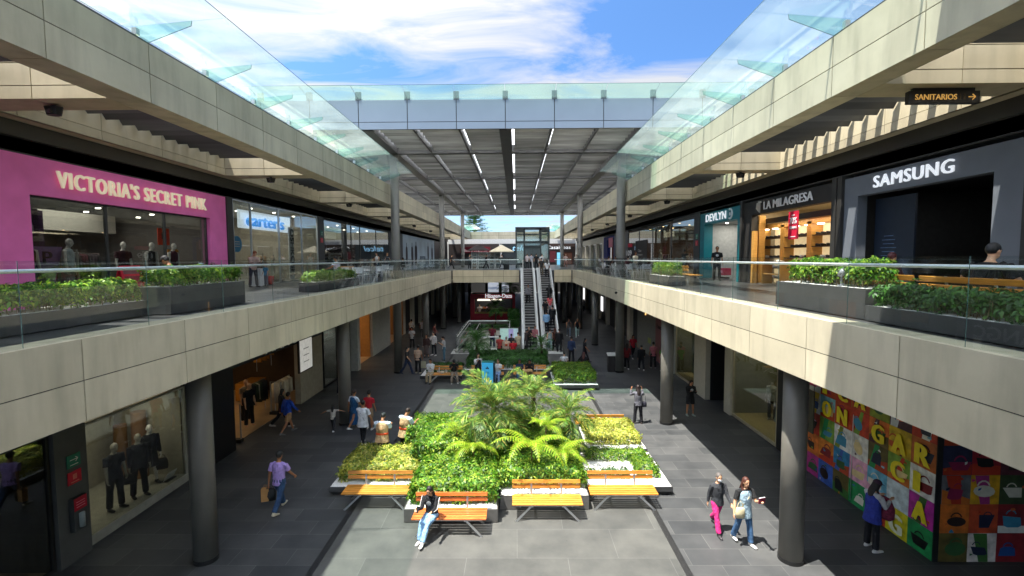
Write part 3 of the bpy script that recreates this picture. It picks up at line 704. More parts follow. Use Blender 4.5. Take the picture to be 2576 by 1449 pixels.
# --- pillar and left upper 2
def pillar(side, xf, y0, y1, z0, z1, mt, label, d=.3, proud=.06):
    t = thing('pillar', label, 'pillar'); s = side
    bx('cladding', (xf-s*proud, xf+s*d, y0, y1, z0, z1), mt, t, bevel=.004); return t
BRZ = mat('dark_bronze_panel', (.042, .040, .036), .45, .2, .12, 1)
pillar(-1, XL, 20.15, 20.55, F2, 9.765, BRZ, 'dark narrow pillar between the pink shop and the blue lettered shop')
t = thing('shop_front', 'glass shop front with big blue lower case lettering, right of the pink shop', 'shop')
front(t, -1, XL, 20.56, 29.4, F2, 9.75, [22.0, 24.6, 27.2], STEEL)
room(t, -1, XL, 20.6, 29.38, F2+.003, 6.5, 3.85, mat('beige_shop_wall', (.30, .27, .21), .7), GREYF, PALE, BROWNW)
bx('sign_board', (XL-.55, XL-.62, 22.0, 27.0, 8.6, 9.45), mat('lit_sign_board', (.75, .8, .85), .5, emis=(.8, .9, 1), es=.35), t)
text("carter's", 3.6, .62, C('1f86d8', .4, emis=H('1f86d8'), es=.5), t, (XL-.48, 22.45, 8.72), RL, ext=.06, bold=.05)
b = MB(); b.box(XL-.35, XL-.3, 26.3, 26.85, F2+.1, 8.9); b.build('white_column_panel', WHITE, t)
text('OSHKOSH', 2.55, .42, BLACK, t, (XL-.27, 26.38, 8.8), (math.pi/2, math.pi/2, math.pi/2), bold=.035, ext=.02)
b = MB(); b.tube([(XL-.1, 20.98, 7.8), (XL-.06, 20.98, 7.8)], .36, 28); b.build('round_sticker', C('1b9ad6', .5), t)
for k in range(3): bx('sticker_line', (XL-.055, XL-.05, 20.8, 21.16, 7.68+k*.1, 7.72+k*.1), WHITE, t)
spots(t, -1, XL, 21, 29, 9.68, 7, LAMPW); lamp('shop_lamp', (XL-3, 25, 9.5), 3, 7, 90, (1, .94, .85), t)
pillar(-1, XL, 29.4, 30.28, F2, 9.765, BRZ, 'dark pillar with a small green sign over a red one, upper left')
def safety(side, x, y, z, red, label, arrow=False):
    t = thing('safety_sign', label, 'sign', (x, y, z), 0 if side < 0 else math.pi)
    bx('plate', (0, .02, -.17, .17, -.15, .15), C('c8102e' if red else '17735a', .4), t, bevel=.005)
    b = MB()
    if red: b.box(.021, .024, -.05, .05, -.04, .08); b.box(.021, .024, -.1, .1, -.11, -.09)
    else: b.box(.021, .024, -.1, .1, .02, .035); b.bar((.0225, .1, .03), (.0225, .04, .08), .014, .003, up=(1, 0, 0)); b.bar((.0225, .1, .03), (.0225, .04, -.03), .014, .003, up=(1, 0, 0)); b.box(.021, .024, -.1, .1, -.1, -.085)
    b.build('pictogram', C('e8e0d8') if not red else C('e08070'), t); return t
safety(-1, XL+.07, 29.85, 8.75, False, 'small green exit sign on the dark pillar of the upper left walkway')
safety(-1, XL+.07, 29.85, 8.3, True, 'small red sign under the green one on the upper left pillar')
# --- left upper 3
t = thing('shop_front', 'dark glazed clothes shop with a white garment hung high in its window, upper left', 'shop')
front(t, -1, XL, 30.3, 45.85, F2, 9.7, [35.4, 37.4, 41.7], BLACK)
room(t, -1, XL, 30.3, 45.9, F2+.003, 6, 3.8, DARKWALL, GREYF, PALE, mat('navy_wall', (.015, .02, .07), .6))
bx('black_backdrop', (XL-1.4, XL-1.5, 37.4, 41.6, F2+.02, 9.4), BLACK, t)
text('GAP', .7, .3, C('9a9a98'), t, (XL-1.38, 39.6, 7.25), RL, bold=.01)
bx('pale_shutter', (XL-.5, XL-.55, 42.0, 45.7, F2+.02, 8.5), C('8d8472'), t)
spots(t, -1, XL, 31, 45, 9.62, 8, LAMPW); lamp('shop_lamp', (XL-3, 34, 9.4), 2, 5, 50, (1, .94, .85), t)
t = thing('hanging_garment', 'long pale garment hanging high against the black backdrop, upper left', 'garment', (XL-1.2, 39.2, 8.6))
b = MB(); b.tube([(0, 0, -.55), (0, 0, .2), (0, 0, .5), (0, 0, .68)], [(.06, .3), (.08, .26), (.07, .34), (.04, .12)], 10); b.build('cloth', C('a8adb2'), t, smooth=True)
pillar(-1, XL, 45.9, 51.35, F2, 9.765, GREYWALL, 'wide charcoal wall piece behind the tall column, upper left')
t = thing('hoarding', 'pale blue hoarding with dark coated figures printed on it, upper left', 'hoarding')
bx('board', (XL-.05, XL+.03, 51.4, 71.3, F2, 9.8), mat('hoarding_print', (.36, .44, .50), .6, 0, .2, .3), t)
for y, h, w_ in ((53.2, 2.6, .9), (56.0, 2.7, 1.0), (58.2, 2.9, 1.3), (66.2, 3.1, 1.0), (69.3, 2.9, 1.1)):
    b = MB(); P = [(y-w_*.3, 0), (y+w_*.3, 0), (y+w_*.55, h*.45), (y+w_*.45, h*.78), (y+w_*.12, h*.86), (y+w_*.12, h), (y-w_*.12, h), (y-w_*.12, h*.86), (y-w_*.45, h*.78), (y-w_*.55, h*.45)]
    b.v += [(XL+.046, p[0], 6.3+p[1]) for p in P]; b.f.append(tuple(range(len(P)))); b.mi.append(0); b.build('printed_figure', C('241c24'), t)
text('SELECTED', 3.6, .5, C('4a5560'), t, (XL+.04, 60.5, 6.95), RL)
pillar(-1, XL, 71.4, 85, F2, 9.765, BRZ, 'dark shop wall at the far end of the upper left walkway')

# --- right upper 1
SLATE = mat('slate_grey_wall', (.14, .155, .175), .6, 0, .06, 2)
t = thing('shop_front', 'slate grey electronics shop front with white capital letters, upper right', 'shop')
b = MB(); b.box(XR, XR+.3, 15.3, 15.92, F2, 9.64); b.box(XR, XR+.3, 10.35, 11.0, F2, 9.64); b.box(XR, XR+.3, 11.0, 15.3, 9.02, 9.64); b.build('portal', SLATE, t)
text('SAMSUNG', 2.62, .345, WL, t, (XR-.05, 14.58, 9.17), RR, ext=.03, bold=.06, spacing=1.1)
room(t, 1, XR+.25, 9, 15.9, F2+.003, 6, 3.4, DARKWALL, mat('dark_gloss_floor', (.03, .03, .03), .2), BLACK)
bx('dark_blue_screen', (XR+.5, XR+.56, 13.7, 15.2, F2+.02, 8.9), mat('dark_blue_screen', (.012, .02, .035), .4), t)
b = MB()
for k, wd in enumerate((.35, .5, .42, .6, .48, .55, .5)): b.box(XR+.49, XR+.498, 14.62-wd/2, 14.62+wd/2, 7.72-k*.12, 7.735-k*.12)
b.build('small_print', C('5d7a9c', .5), t)
bx('display_wall', (XR+3.0, XR+3.1, 9.2, 14, F2+.02, 8.4), mat('display_wall_dark', (.05, .05, .05), .6), t)
for y, z, r in ((13.2, 7.7, 40), (13.0, 7.05, 35), (13.5, 6.95, 30)):
    b = MB(); b.box(XR+2.96, XR+2.99, -.001, .001, -.001, .001); M = Matrix.Translation((XR+2.97, y, z)) @ Matrix.Rotation(R_(r), 4, 'X'); b.box(-.01, .01, -.13, .13, -.24, .24, 0, M); b.build('phone_cutout', BLACK, t)
bx('display_case', (XR+2.8, XR+2.98, 11.4, 12.9, 7.5, 8.25), BLACK, t)
bx('lit_strip', (XR+2.8, XR+2.99, 11.4, 12.9, 8.27, 8.5), C('3a3c3c'), t)
lamp('shop_lamp', (XR+2.4, 12.5, 9.1), 1.5, 3, 6, (.9, .95, 1), t)
pillar(1, XR, 15.93, 16.13, F2, 9.765, BRZ, 'first of two thin dark posts left of the slate grey shop front', proud=.1)
pillar(1, XR, 16.2, 16.42, F2, 9.765, BRZ, 'second of two thin dark posts, beside the shoe shop', proud=.1)
pillar(1, XR, 7, 10.3, F2, 9.765, BRZ, 'dark wall at the near end of the upper right walkway')
# --- shoe shop
t = thing('shop_front', 'open shoe shop with black header, honey wood shelves and red sale banner', 'shop')
b = MB(); b.box(XR, XR+.3, 16.44, 22.85, 9.02, 9.64); b.box(XR, XR+.3, 22.1, 22.85, F2, 9.02); b.build('black_header', mat('header_black', (.022, .02, .018), .5), t)
b = MB(); b.box(XR+.31, XR+.6, 22.0, 22.1, F2+.02, 9.0); b.box(XR+.02, XR+.2, 21.9, 22.09, F2, 8.3); b.build('door_jamb', GOLDW, t)
room(t, 1, XR+.25, 16.44, 22.85, F2+.003, 5, 3.5, mat('shoe_shop_wall', (.42, .38, .28), .6), mat('shoe_floor', (.30, .25, .17), .3), mat('shoe_ceiling', (.6, .55, .45), .7))
text('LA MILAGRESA', 3.42, .34, WHITE, t, (XR-.04, 20.95, 9.17), RR, ext=.03, bold=.04)
b = MB(); b.tube([(XR-.02, 21.35, 9.5), (XR-.02, 21.35, 9.25), (XR-.02, 21.35, 9.08)], [(.14, .02), (.17, .02), (.04, .01)], 8)
b.box(XR-.03, XR-.02, 21.2, 21.5, 9.5, 9.58); b.build('crest', C('c8c4ba'), t)
b = MB()
XS = XR+1.15
for y in (17.0, 18.9, 20.8, 22.7): b.box(XS-.45, XS, y-.14, y+.14, F2+.03, 8.5)
b.box(XS-.45, XS, 16.5, 22.75, 8.4, 8.62); b.build('shelf_uprights', GOLDW, t)
bx('shelf_back', (XS+.01, XS+.05, 16.5, 22.2, F2+.03, 8.5), mat('lit_shelf_back', (.75, .6, .35), .6, emis=(1, .75, .4), es=.22), t)
SHZ = [6.15, 6.6, 7.05, 7.5, 7.95]
for z in SHZ: bx('shelf_board', (XS-.42, XS, 16.75, 22.6, z-.015, z+.015), C('3a2a1a'), t)
b = MB(); b.box(XS-.55, XS-.46, 16.5, 22.75, 8.63, 8.85); b.build('dark_band', BLACK, t)
for k in range(8): 
    b = MB(); b.cyl(XS-.25, 16.9+k*.8, 8.37, 8.395, .12, 12); b.build('shelf_lamp', LAMPW, t)
lamp('shop_lamp', (XR+.9, 19.5, 9.3), .8, 5, 50, (1, .86, .62), t); lamp('shop_lamp', (XS-.7, 19, 8.6), .2, 5, 12, (1, .82, .55), t)
t = thing('sale_banner', 'red banner reading 70% rebajas hanging in the shoe shop opening', 'banner', (XR-.1, 18.6, 8.37))
bx('cloth', (-.008, .008, -.33, .33, -.58, .5), C('c41236', .6), t); b = MB(); b.tube([(0, -.38, .52), (0, .38, .52)], .012, 6); b.build('rod', STEEL, t)
text('70%', .46, .24, WHITE, t, (-.012, .23, .02), RR, ext=.008, bold=.03); text('REBAJAS', .46, .12, WHITE, t, (-.012, .23, -.2), RR, ext=.008, bold=.03); text('HASTA', .2, .05, WHITE, t, (-.012, .1, .32), RR, ext=.008)
text('EN MERCANCIA', .34, .035, WHITE, t, (-.012, .17, -.5), RR, ext=.008)
# display tables and shoes
def table(name, label, x, y, z, w_, d, h, mt, par=None):
    t = thing(name, label, 'table', (x, y, z)); bx('table_top', (-w_/2, w_/2, -d/2, d/2, h-.04, h), mt, t, bevel=.004)
    for sx in (-1, 1):
        bx('side_panel', (-w_/2+.02, w_/2-.02, sx*(d/2-.03)-.02, sx*(d/2-.03)+.02, 0, h-.04), mt, t)
    bx('lower_shelf', (-w_/2+.02, w_/2-.02, -d/2+.05, d/2-.05, h*.45, h*.45+.03), mt, t); return t
table('display_table', 'wooden shoe display table nearest the left door of the shoe shop', XR+.36, 20.6, F2+.02, .5, 1.5, .95, GOLDW)
table('display_table', 'wooden shoe display table in the middle of the shoe shop opening', XR+.36, 18.2, F2+.02, .5, 1.7, 1.0, GOLDW)
def shoe(x, y, z, rz, col, label, grp):
    t = thing('shoe', label, 'shoe', (x, y, z), rz, grp)
    b = MB(); b.tube([(0, -.14, .035), (0, -.1, .04), (0, 0, .05), (0, .08, .06), (0, .13, .055)], [(.025, .03), (.042, .035), (.036, .045), (.032, .055), (.028, .05)], 8); b.build('upper', C(col, .45), t, smooth=True)
    b = MB(); b.tube([(0, -.15, .008), (0, -.08, .008), (0, .05, .008), (0, .14, .008)], [(.028, .008), (.048, .008), (.038, .008), (.036, .008)], 8); b.build('sole', C('b8b4a8' if col != '15130f' else '241a12', .5), t)
    return t
sp_ = {c: shoe(XS-.2, 17, SHZ[0]+.02, 1.2, c, '', 'x') for c in ('15130f', 'd8d4c8', '2a2622')}
GL = {'15130f': 'black dress shoe on the lit shelves of the shoe shop', 'd8d4c8': 'white trainer on the lit shelves of the shoe shop', '2a2622': 'dark grey shoe on the lit shelves of the shoe shop'}
used = set()
for zi, z in enumerate(SHZ):
    for k in range(17):
        y = 16.95+k*.335
        if any(abs(y-q) < .24 for q in (18.9, 20.8, 22.7)): continue
        c = '15130f' if zi >= 3 else ('d8d4c8' if (zi <= 1 and k % 3) or (zi == 2 and k % 4 == 0) else '2a2622')
        loc = (XS-.22, y+rnd.uniform(-.03, .03), z+.016); rz = rnd.uniform(.7, 1.5)
        if c not in used:
            used.add(c); o = sp_[c]; o.location = loc; o['label'] = GL[c]; o['group'] = 'shoes on the shoe shop shelves'
        else: dup(sp_[c], loc, rz, GL[c], 'shoes on the shoe shop shelves')
for k in range(9):
    y = 17.6+k*.19 if k < 6 else 20.0+(k-6)*.25
    dup(sp_['d8d4c8'], (XR+.34+rnd.uniform(-.08, .08), y, F2+.02+(1.0 if k < 6 else .95)), rnd.uniform(.4, 2), 'white trainer on the wooden display tables of the shoe shop', 'trainers on the display tables')
# --- teal optician
TEAL = mat('teal_portal', (.0, .17, .20), .45, 0, .05)
t = thing('shop_front', 'narrow shop with teal portal, white letters and ring emblem, upper right', 'shop')
b = MB(); b.box(XR, XR+.5, 27.6, 28.2, F2, 9.62); b.box(XR, XR+.5, 23.06, 23.48, F2, 9.62); b.box(XR, XR+.5, 23.48, 27.6, 8.98, 9.62); b.build('portal', TEAL, t)
text('DEVLYN', 2.55, .4, WL, t, (XR-.04, 27.25, 9.1), RR, ext=.03, bold=.05, spacing=1.08)
b = MB(); p = [(XR-.03, 24.25+.22*math.cos(a), 9.3+.24*math.sin(a)) for a in [R_(-115+k*23) for k in range(11)]]
p = [(q[0], 24.25-(q[1]-24.25), q[2]) for q in p]; b.tube(p, .045, 6); b.tube([(XR-.02, 24.3, 9.3), (XR-.01, 24.3, 9.3)], .09, 12); b.build('ring_emblem', C('dfe6e6'), t)
room(t, 1, XR+.45, 23.1, 28.1, F2+.003, 4, 3.2, mat('optic_white', (.45, .45, .42), .6), GREYF)
bx('teal_inner_wall', (XR+1.6, XR+1.7, 23.2, 25.0, F2+.02, 8.9), TEAL, t); bx('dark_door', (XR+1.9, XR+1.96, 25.0, 25.9, F2+.02, 7.8), BLACK, t)
bx('black_counter_base', (XR+.6, XR+.9, 26.2, 27.5, F2+.02, 6.0), BLACK, t)
lamp('shop_lamp', (XR+1.6, 26, 9.0), 1.2, 3, 28, (1, .97, .9), t); spots(t, 1, XR, 24, 27.5, 9.03, 3, LAMPW)
t = thing('pink_box', 'bright pink display box low inside the teal shop door', 'box', (XR+.7, 26.4, F2+.22)); bx('box_body', (-.2, .2, -.38, .38, 0, .38), C('c81c4e'), t, bevel=.01); bx('white_marks', (-.21, -.203, -.2, .2, .12, .26), C('f0a0b8'), t)
pillar(1, XR, 22.86, 23.05, F2, 9.765, BRZ, 'thin dark post between the shoe shop and the teal shop', proud=.1)
pillar(1, XR, 28.21, 29.0, F2, 9.765, BRZ, 'dark pillar with small signs just left of the teal portal', proud=.03)
safety(1, XR-.05, 28.55, 8.35, False, 'small green sign on the dark pillar beside the teal portal')
safety(1, XR-.05, 28.55, 7.95, True, 'small red sign on the dark pillar beside the teal portal')
# --- clothes shop with cream letters
t = thing('shop_front', 'wide glass clothes shop with small cream lettering and brown interior, upper right', 'shop')
front(t, 1, XR, 29.05, 46, F2, 9.5, [33.4, 37.9, 42.0], DSTEEL)
room(t, 1, XR, 29.05, 46, F2+.003, 6.5, 3.75, mat('brown_shop_wall', (.24, .12, .04), .6), GREYF, mat('dark_ceiling', (.05, .05, .05), .7), GOLDW)
text('Bershka', 2.3, .55, CREAML, t, (XR+.35, 36.1, 8.6), RR, ext=.04, bold=.02)
b = MB(); b.box(XR+.1, XR+.14, 29.2, 33.3, 9.5, 9.75); b.build('header', DSTEEL, t)
spots(t, 1, XR, 30, 45, 9.6, 8, LAMPK); lamp('shop_lamp', (XR+3, 36, 9.4), 2, 10, 110, (1, .8, .55), t)
t = thing('window_poster', 'dark window poster with a red cap, white 109 and small words, upper right', 'poster', (XR-.04, 45.5, 7.2))
bx('sheet', (0, .03, -1.7, 1.7, -1.25, 1.1), C('2c2226'), t); bx('red_cap', (-.01, -.002, -1.2, 1.2, .9, 1.25), C('b01630'), t); bx('red_foot', (-.01, -.002, -1.5, .2, -1.2, -.55), C('a01830'), t)
text('109', 1.9, .5, WHITE, t, (-.012, .95, .1), RR, ext=.01, bold=.03); text('NEW', 1.1, .22, C('c8c0bc'), t, (-.012, .55, -.2), RR, ext=.01); text('COMBO', 1.9, .25, C('c8c0bc'), t, (-.012, .95, -.52), RR, ext=.01, bold=.02)
t = thing('window_poster', 'dark window poster with faint grey words right of the 109 poster', 'poster', (XR-.04, 41.3, 7.4))
bx('sheet', (0, .03, -1.9, 1.9, -1.2, 1.2), C('33302f'), t); text('Class', 1.1, .25, C('a8a4a0'), t, (-.012, .9, .2), RR, ext=.01); text('Company', 1.7, .22, C('a8a4a0'), t, (-.012, 1.1, -.15), RR, ext=.01)
pillar(1, XR, 46, 52.3, F2, 9.765, BRZ, 'dark wall piece behind the tall column, upper right')
t = thing('shop_front', 'shop with a deep blue portal and orange door on the far right walkway', 'shop')
b = MB(); b.box(XR, XR+.4, 56.6, 59, F2, 9.6); b.box(XR, XR+.4, 52.4, 53, F2, 9.6); b.box(XR, XR+.4, 53, 56.6, 9.2, 9.6); b.build('portal', C('101a5c'), t)
bx('orange_door', (XR+.5, XR+.6, 53, 56.6, F2, 9.2), C('6a3210'), t); bx('pink_poster', (XR-.02, XR-.01, 53.4, 55.8, 8.3, 9.4), C('b06a78'), t)
t = thing('shop_front', 'pale beige shop fronts with lit openings at the far end, upper right', 'shop')
b = MB(); b.box(XR, XR+.4, 59.1, 85, 9.0, 9.765)
for y in (59.1, 64, 69, 74, 79, 84): b.box(XR, XR+.4, y, y+1.0, F2, 9.0)
b.build('beige_wall', CREAM, t)
for y in (60.2, 65.1, 70.1, 75.1, 80.1): bx('display_window', (XR+.3, XR+.36, y, y+3.8, F2, 8.9), mat('dim_window', (.10, .09, .07), .2), t)
# --- end wall
t = thing('shop_front', 'dark shop at the far end with a red awning and tiny white words', 'shop')
bx('dark_wall', (-12.2, -3.0, 86.0, 86.4, F2, 9.75), mat('far_dark_wall', (.03, .022, .022), .6), t); bx('red_awning', (-10.0, -4.6, 85.2, 86.0, 8.1, 9.2), C('6e0a20'), t)
text('Bath & Beauty Bar', 4.2, .55, C('d8b0b4'), t, (-9.2, 85.15, 8.2), RF, ext=.03)
t = thing('shop_front', 'dark shop at the far end with slanted blue white lettering behind the parasol', 'shop')
bx('dark_wall', (-2.9, 4.6, 86.0, 86.4, F2, 9.75), mat('far_dark_wall2', (.02, .028, .035), .5), t)
text('telcel', 3.6, .95, C('8fc4ea', .5, emis=H('8fc4ea'), es=.3), t, (-.6, 85.95, 8.5), RF, ext=.04, bold=.03, shear=.25); bx('white_post', (-3.0, -2.6, 85.7, 85.98, F2, 9.6), WHITE, t)
t = thing('shop_front', 'dark shop at the far end with grey sign, right of the lift tower', 'shop')
bx('dark_wall', (4.7, 10.8, 86.0, 86.4, F2, 9.75), mat('far_dark_wall3', (.04, .022, .018), .6), t); bx('poster', (5.2, 7.2, 85.9, 85.97, 6.4, 8.4), C('5a1620'), t)
text('Casaideas', 4.3, .62, WL, t, (5.6, 85.95, 8.75), RF, ext=.04, bold=.02); bx('painted_glow', (8.0, 10.2, 85.92, 85.98, F2+.1, 8.2), C('4a2412'), t)  # the glow inside is only a flat brown painted panel
t = thing('light_box', 'narrow pale blue light box standing at the far right', 'light box', (7.6, 84, F2)); bx('box_body', (-.3, .3, -.1, .1, 0, 2.2), C('7ac0e0', .5, emis=H('7ac0e0'), es=.4), t, bevel=.01); bx('foot', (-.35, .35, -.2, .2, 0, .05), STEEL, t)
bx('far_building_wall', (-40, 40, 87, 92, F2, 11.6), mat('far_wall_white', (.7, .7, .66), .8), None)
tag(bpy.data.objects['far_building_wall'], 'pale wall of the building closing the view behind the far shops', 'building')

# ---------------- lower left shops (x = -10.5)
XLL, XLR = -10.55, 9.65; LC = 4.99
t = thing('shop_front', 'unlit glazed front at the near left end of the lower floor', 'shop')
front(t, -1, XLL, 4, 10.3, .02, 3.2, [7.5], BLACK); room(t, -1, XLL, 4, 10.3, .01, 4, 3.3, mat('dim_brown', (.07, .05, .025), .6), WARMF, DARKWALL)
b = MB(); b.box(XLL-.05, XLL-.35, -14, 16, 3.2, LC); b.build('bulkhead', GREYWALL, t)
pillar(-1, XLL, 10.32, 11.12, .004, 3.2, mat('pier_grey', (.085, .085, .08), .7, 0, .1, 3), 'grey pier carrying safety signs beside the mannequin window, lower left', proud=.12)
safety(-1, XLL+.13, 10.75, 2.42, False, 'green arrow sign at the top of the lower left pier')
safety(-1, XLL+.13, 10.75, 2.02, True, 'red hydrant sign below the green arrow sign, lower left pier')
t = thing('extinguisher_cabinet', 'wall cabinet with a fire extinguisher under a red notice, lower left pier', 'fire extinguisher', (XLL+.12, 10.75, .75))
bx('cabinet', (0, .12, -.17, .17, 0, .8), C('4a4c4c', .4, metal=.3), t, bevel=.006); bx('red_notice', (.121, .128, -.16, .16, .5, .8), C('b0102c'), t); b = MB(); b.cyl(.14, 0, .08, .42, .06, 14); b.build('cylinder', C('9aa4a4', .3), t, smooth=True)
for k in range(3): bx('notice_line', (.129, .131, -.11, .11, .57+k*.06, .585+k*.06), C('e08090'), t)
t = thing('shop_window', 'pale lit shop window with three dark dressed mannequins, lower left', 'shop window')
front(t, -1, XLL-.05, 11.14, 14.75, .02, 3.1, [], mat('thin_frame', (.3, .29, .25), .4), sill=.24)
room(t, -1, XLL-.08, 11.14, 14.75, .23, 2.2, 2.95, mat('vitrine_beige', (.36, .33, .24), .8), mat('vitrine_floor', (.42, .40, .32), .7))
lamp('window_lamp', (XLL-.9, 12.9, 3.0), 1, 2.6, 9, (1, .93, .75), t)
t = thing('cardboard_tube', 'tall tan paper column standing behind the third mannequin, lower left window', 'column prop', (XLL-1.35, 14.5, .26)); b = MB(); b.cyl(0, 0, 0, 2.1, .2, 24); b.build('tube', C('8a6238'), t); b = MB(); b.cyl(-.3, -.35, 0, 1.8, .17, 24); b.build('second_tube', C('7a5a38'), t)
t = thing('price_card', 'small white card stand on the window floor at its right end, lower left', 'card', (XLL-.35, 14.3, .26)); b = MB(); M = Matrix.Rotation(R_(-60), 4, 'Y'); b.box(0, .3, -.2, .2, 0, .02, 0, M); b.build('card', WHITE, t); bx('base', (-.08, .12, -.2, .2, 0, .02), BLACK, t)
pillar(-1, XLL, 14.8, 17.2, .004, LC, mat('black_panel', (.012, .012, .013), .35), 'black wall panel behind the first left column')
t = thing('shop_front', 'open clothes shop with warm wooden interior and white letters half hidden by the balcony', 'shop')
bx('header', (XLL, XLL-.2, 17.2, 25.4, 3.05, LC), mat('header_dark', (.02, .02, .02), .5), t)
text('MANGO', 3.6, .62, WHITE, t, (XLL+.2, 19.2, 3.22), RL, ext=.04)
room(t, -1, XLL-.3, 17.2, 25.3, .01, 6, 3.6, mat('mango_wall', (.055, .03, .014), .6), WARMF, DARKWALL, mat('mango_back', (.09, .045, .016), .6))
bx('beige_wall', (XLL-.02, XLL-.3, 22.75, 25.4, .01, 3.05), mat('beige_shop_face', (.33, .29, .21), .8), t)
spots(t, -1, XLL, 17.6, 22, 3.55, 6, LAMPK); lamp('shop_lamp', (XLL-4, 19.8, 3.45), 3, 4, 26, (1, .74, .42), t)
bx('rear_shelf', (XLL-5.7, XLL-6.2, 18, 25, 1.5, 1.56), GOLDW, t); bx('rear_shelf', (XLL-5.7, XLL-6.2, 18, 25, 2.2, 2.26), GOLDW, t); bx('lit_counter', (XLL-2.6, XLL-3.4, 23.0, 24.4, .1, .95), C('a06a24', .4), t)
t = thing('light_box', 'white framed light box hung on the beige wall of the lower left shops', 'light box', (XLL+.15, 22.85, 1.72))
bx('frame', (0, .1, -.72, .72, -.05, 1.55), BLACK, t); bx('lit_face', (.101, .11, -.66, .66, 0, 1.5), mat('lit_face', (.8, .8, .76), .5, emis=(1, .97, .9), es=.12), t)
for k in range(3): bx('text_line', (.111, .114, -.3, .3, .4+k*.32, .44+k*.32), C('9a9a94'), t)
t = thing('shop_window', 'narrow dark shop window with one mannequin, lower left near the second column', 'shop window')
front(t, -1, XLL, 25.5, 27.5, .05, 3.2, [], BLACK, sill=.1); room(t, -1, XLL, 25.5, 27.5, .08, 1.2, 3.2, mat('window_grey', (.16, .17, .16), .8), GREYF); lamp('window_lamp', (XLL-.6, 26.5, 3.2), .6, 1.4, 7, (1, .95, .85), t)
pillar(-1, XLL, 27.55, 29.6, .004, LC, BRZ, 'dark wall behind the second left column, lower floor')
pillar(-1, XLL, 29.62, 30.1, .004, LC, mat('pale_pilaster', (.5, .5, .46), .7), 'slim pale pilaster on the lower left, edge of the orange lit shop', proud=.5)
t = thing('shop_front', 'open shop glowing orange with folded clothes on a table, lower left', 'shop')
room(t, -1, XLL, 30.2, 34.0, .01, 7, 4.2, mat('orange_wall', (.36, .17, .045), .6), WARMF, DARKWALL, BROWNW)
lamp('shop_lamp', (XLL-2.4, 32, 4.1), 2.5, 3, 36, (1, .70, .36), t); spots(t, -1, XLL, 30.5, 33.8, 4.15, 4, LAMPK)
bx('wall_shelf', (XLL-5, XLL-5.4, 30.4, 33.5, 1.8, 1.86), GOLDW, t); bx('wall_shelf', (XLL-5, XLL-5.4, 30.4, 33.5, 2.4, 2.46), GOLDW, t)
t = thing('shop_wall', 'pale stone shop wall with vertical joints, lower left behind the third column', 'wall')
b = MB()
for y0, y1 in ((34.05, 35.9), (35.93, 38.0), (38.03, 38.9)): b.box(XLL+.1, XLL-.4, y0, y1, .004, LC)
b.box(XLL-.02, XLL-.4, 34.06, 38.88, .004, LC-.01, 1); b.build('stone_face', [mat('pale_wall_stone', (.42, .41, .36), .8), JOINT], t)
t = thing('shop_front', 'shop with an orange brown opening past the pale wall, lower left', 'shop')
room(t, -1, XLL, 39.0, 44, .01, 5, 4.2, mat('orange_wall2', (.3, .14, .04), .6), WARMF, DARKWALL); lamp('shop_lamp', (XLL-2, 41.5, 4.1), 2, 3, 14, (1, .68, .36), t)
t = thing('shop_front', 'row of far dark shop fronts along the lower left side', 'shop')
for i, y in enumerate(range(44, 100, 4)): bx('pier', (XLL, XLL-.4, y, y+.8, .004, LC), CREAM, t)
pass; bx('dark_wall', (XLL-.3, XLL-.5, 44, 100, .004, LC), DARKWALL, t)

# ---------------- lower right (x = 9.65)
t = thing('shop_window', 'shop window with two headless mannequins and a black and white picture, lower right', 'shop window')
front(t, 1, XLR+.04, 17.3, 20.95, .02, 4.6, [], mat('oak_frame', (.35, .30, .20), .5), sill=.12)
room(t, 1, XLR+.06, 17.3, 20.95, .12, 2.2, 4.5, mat('olive_wall', (.14, .135, .075), .8), mat('oak_floor', (.34, .26, .10), .6)); lamp('window_lamp', (XLR+1, 19, 4.4), 1, 2.5, 26, (1, .94, .75), t)
t = thing('hanging_picture', 'large black and white fashion picture hanging in the lower right window', 'picture', (XLR+.9, 18.0, 1.0)); bx('sheet', (0, .02, -.75, .75, -.3, 2.4), C('6c6c62'), t)
b = MB(); b.box(-.012, -.002, -.55, .2, -.2, .8); b.bar((-.008, .5, -.2), (-.008, -.1, 1.6), .2, .006, up=(1, 0, 0)); b.bar((-.008, -.5, .2), (-.008, -.05, 1.5), .14, .006, up=(1, 0, 0)); b.build('dark_figure', C('161616'), t)
b = MB(); b.ell((-.01, -.05, 1.85), (.006, .12, .17)); b.build('face', C('2a2826'), t)
pillar(1, XLR, 20.95, 21.55, .004, LC, CREAM, 'pale beige pillar left of the two mannequin window, lower right', proud=.08)
t = thing('service_door', 'dark recessed doorway with a grey panel, lower right', 'door')
b = MB(); b.box(XLR+.9, XLR+1.0, 21.55, 23.3, .004, LC); b.box(XLR, XLR+1, 21.55, 21.6, .004, LC); b.box(XLR, XLR+1, 23.25, 23.3, .004, LC); b.build('recess', BLACK, t)
bx('door_leaf', (XLR+.8, XLR+.88, 21.7, 23.1, .02, 2.3), mat('door_black', (.015, .014, .013), .5), t); bx('glass_panel', (XLR+.77, XLR+.79, 21.95, 22.9, 1.3, 2.15), C('3a382a', .3), t)
pillar(1, XLR, 23.3, 24.8, .004, LC, CREAM, 'wide beige pillar right of the tall poster window, lower right', proud=.25)
t = thing('shop_window', 'shop window with a tall picture of a dark haired figure, lower right', 'shop window')
front(t, 1, XLR+.04, 24.85, 28.5, .02, 4.6, [], mat('oak_frame', (.35, .30, .20), .5), sill=.12)
room(t, 1, XLR+.06, 24.85, 28.5, .12, 1.8, 4.5, mat('olive_wall', (.14, .135, .075), .8), mat('oak_floor', (.34, .26, .10), .6)); lamp('window_lamp', (XLR+1, 26.7, 4.4), 1, 2.5, 26, (1, .94, .75), t)
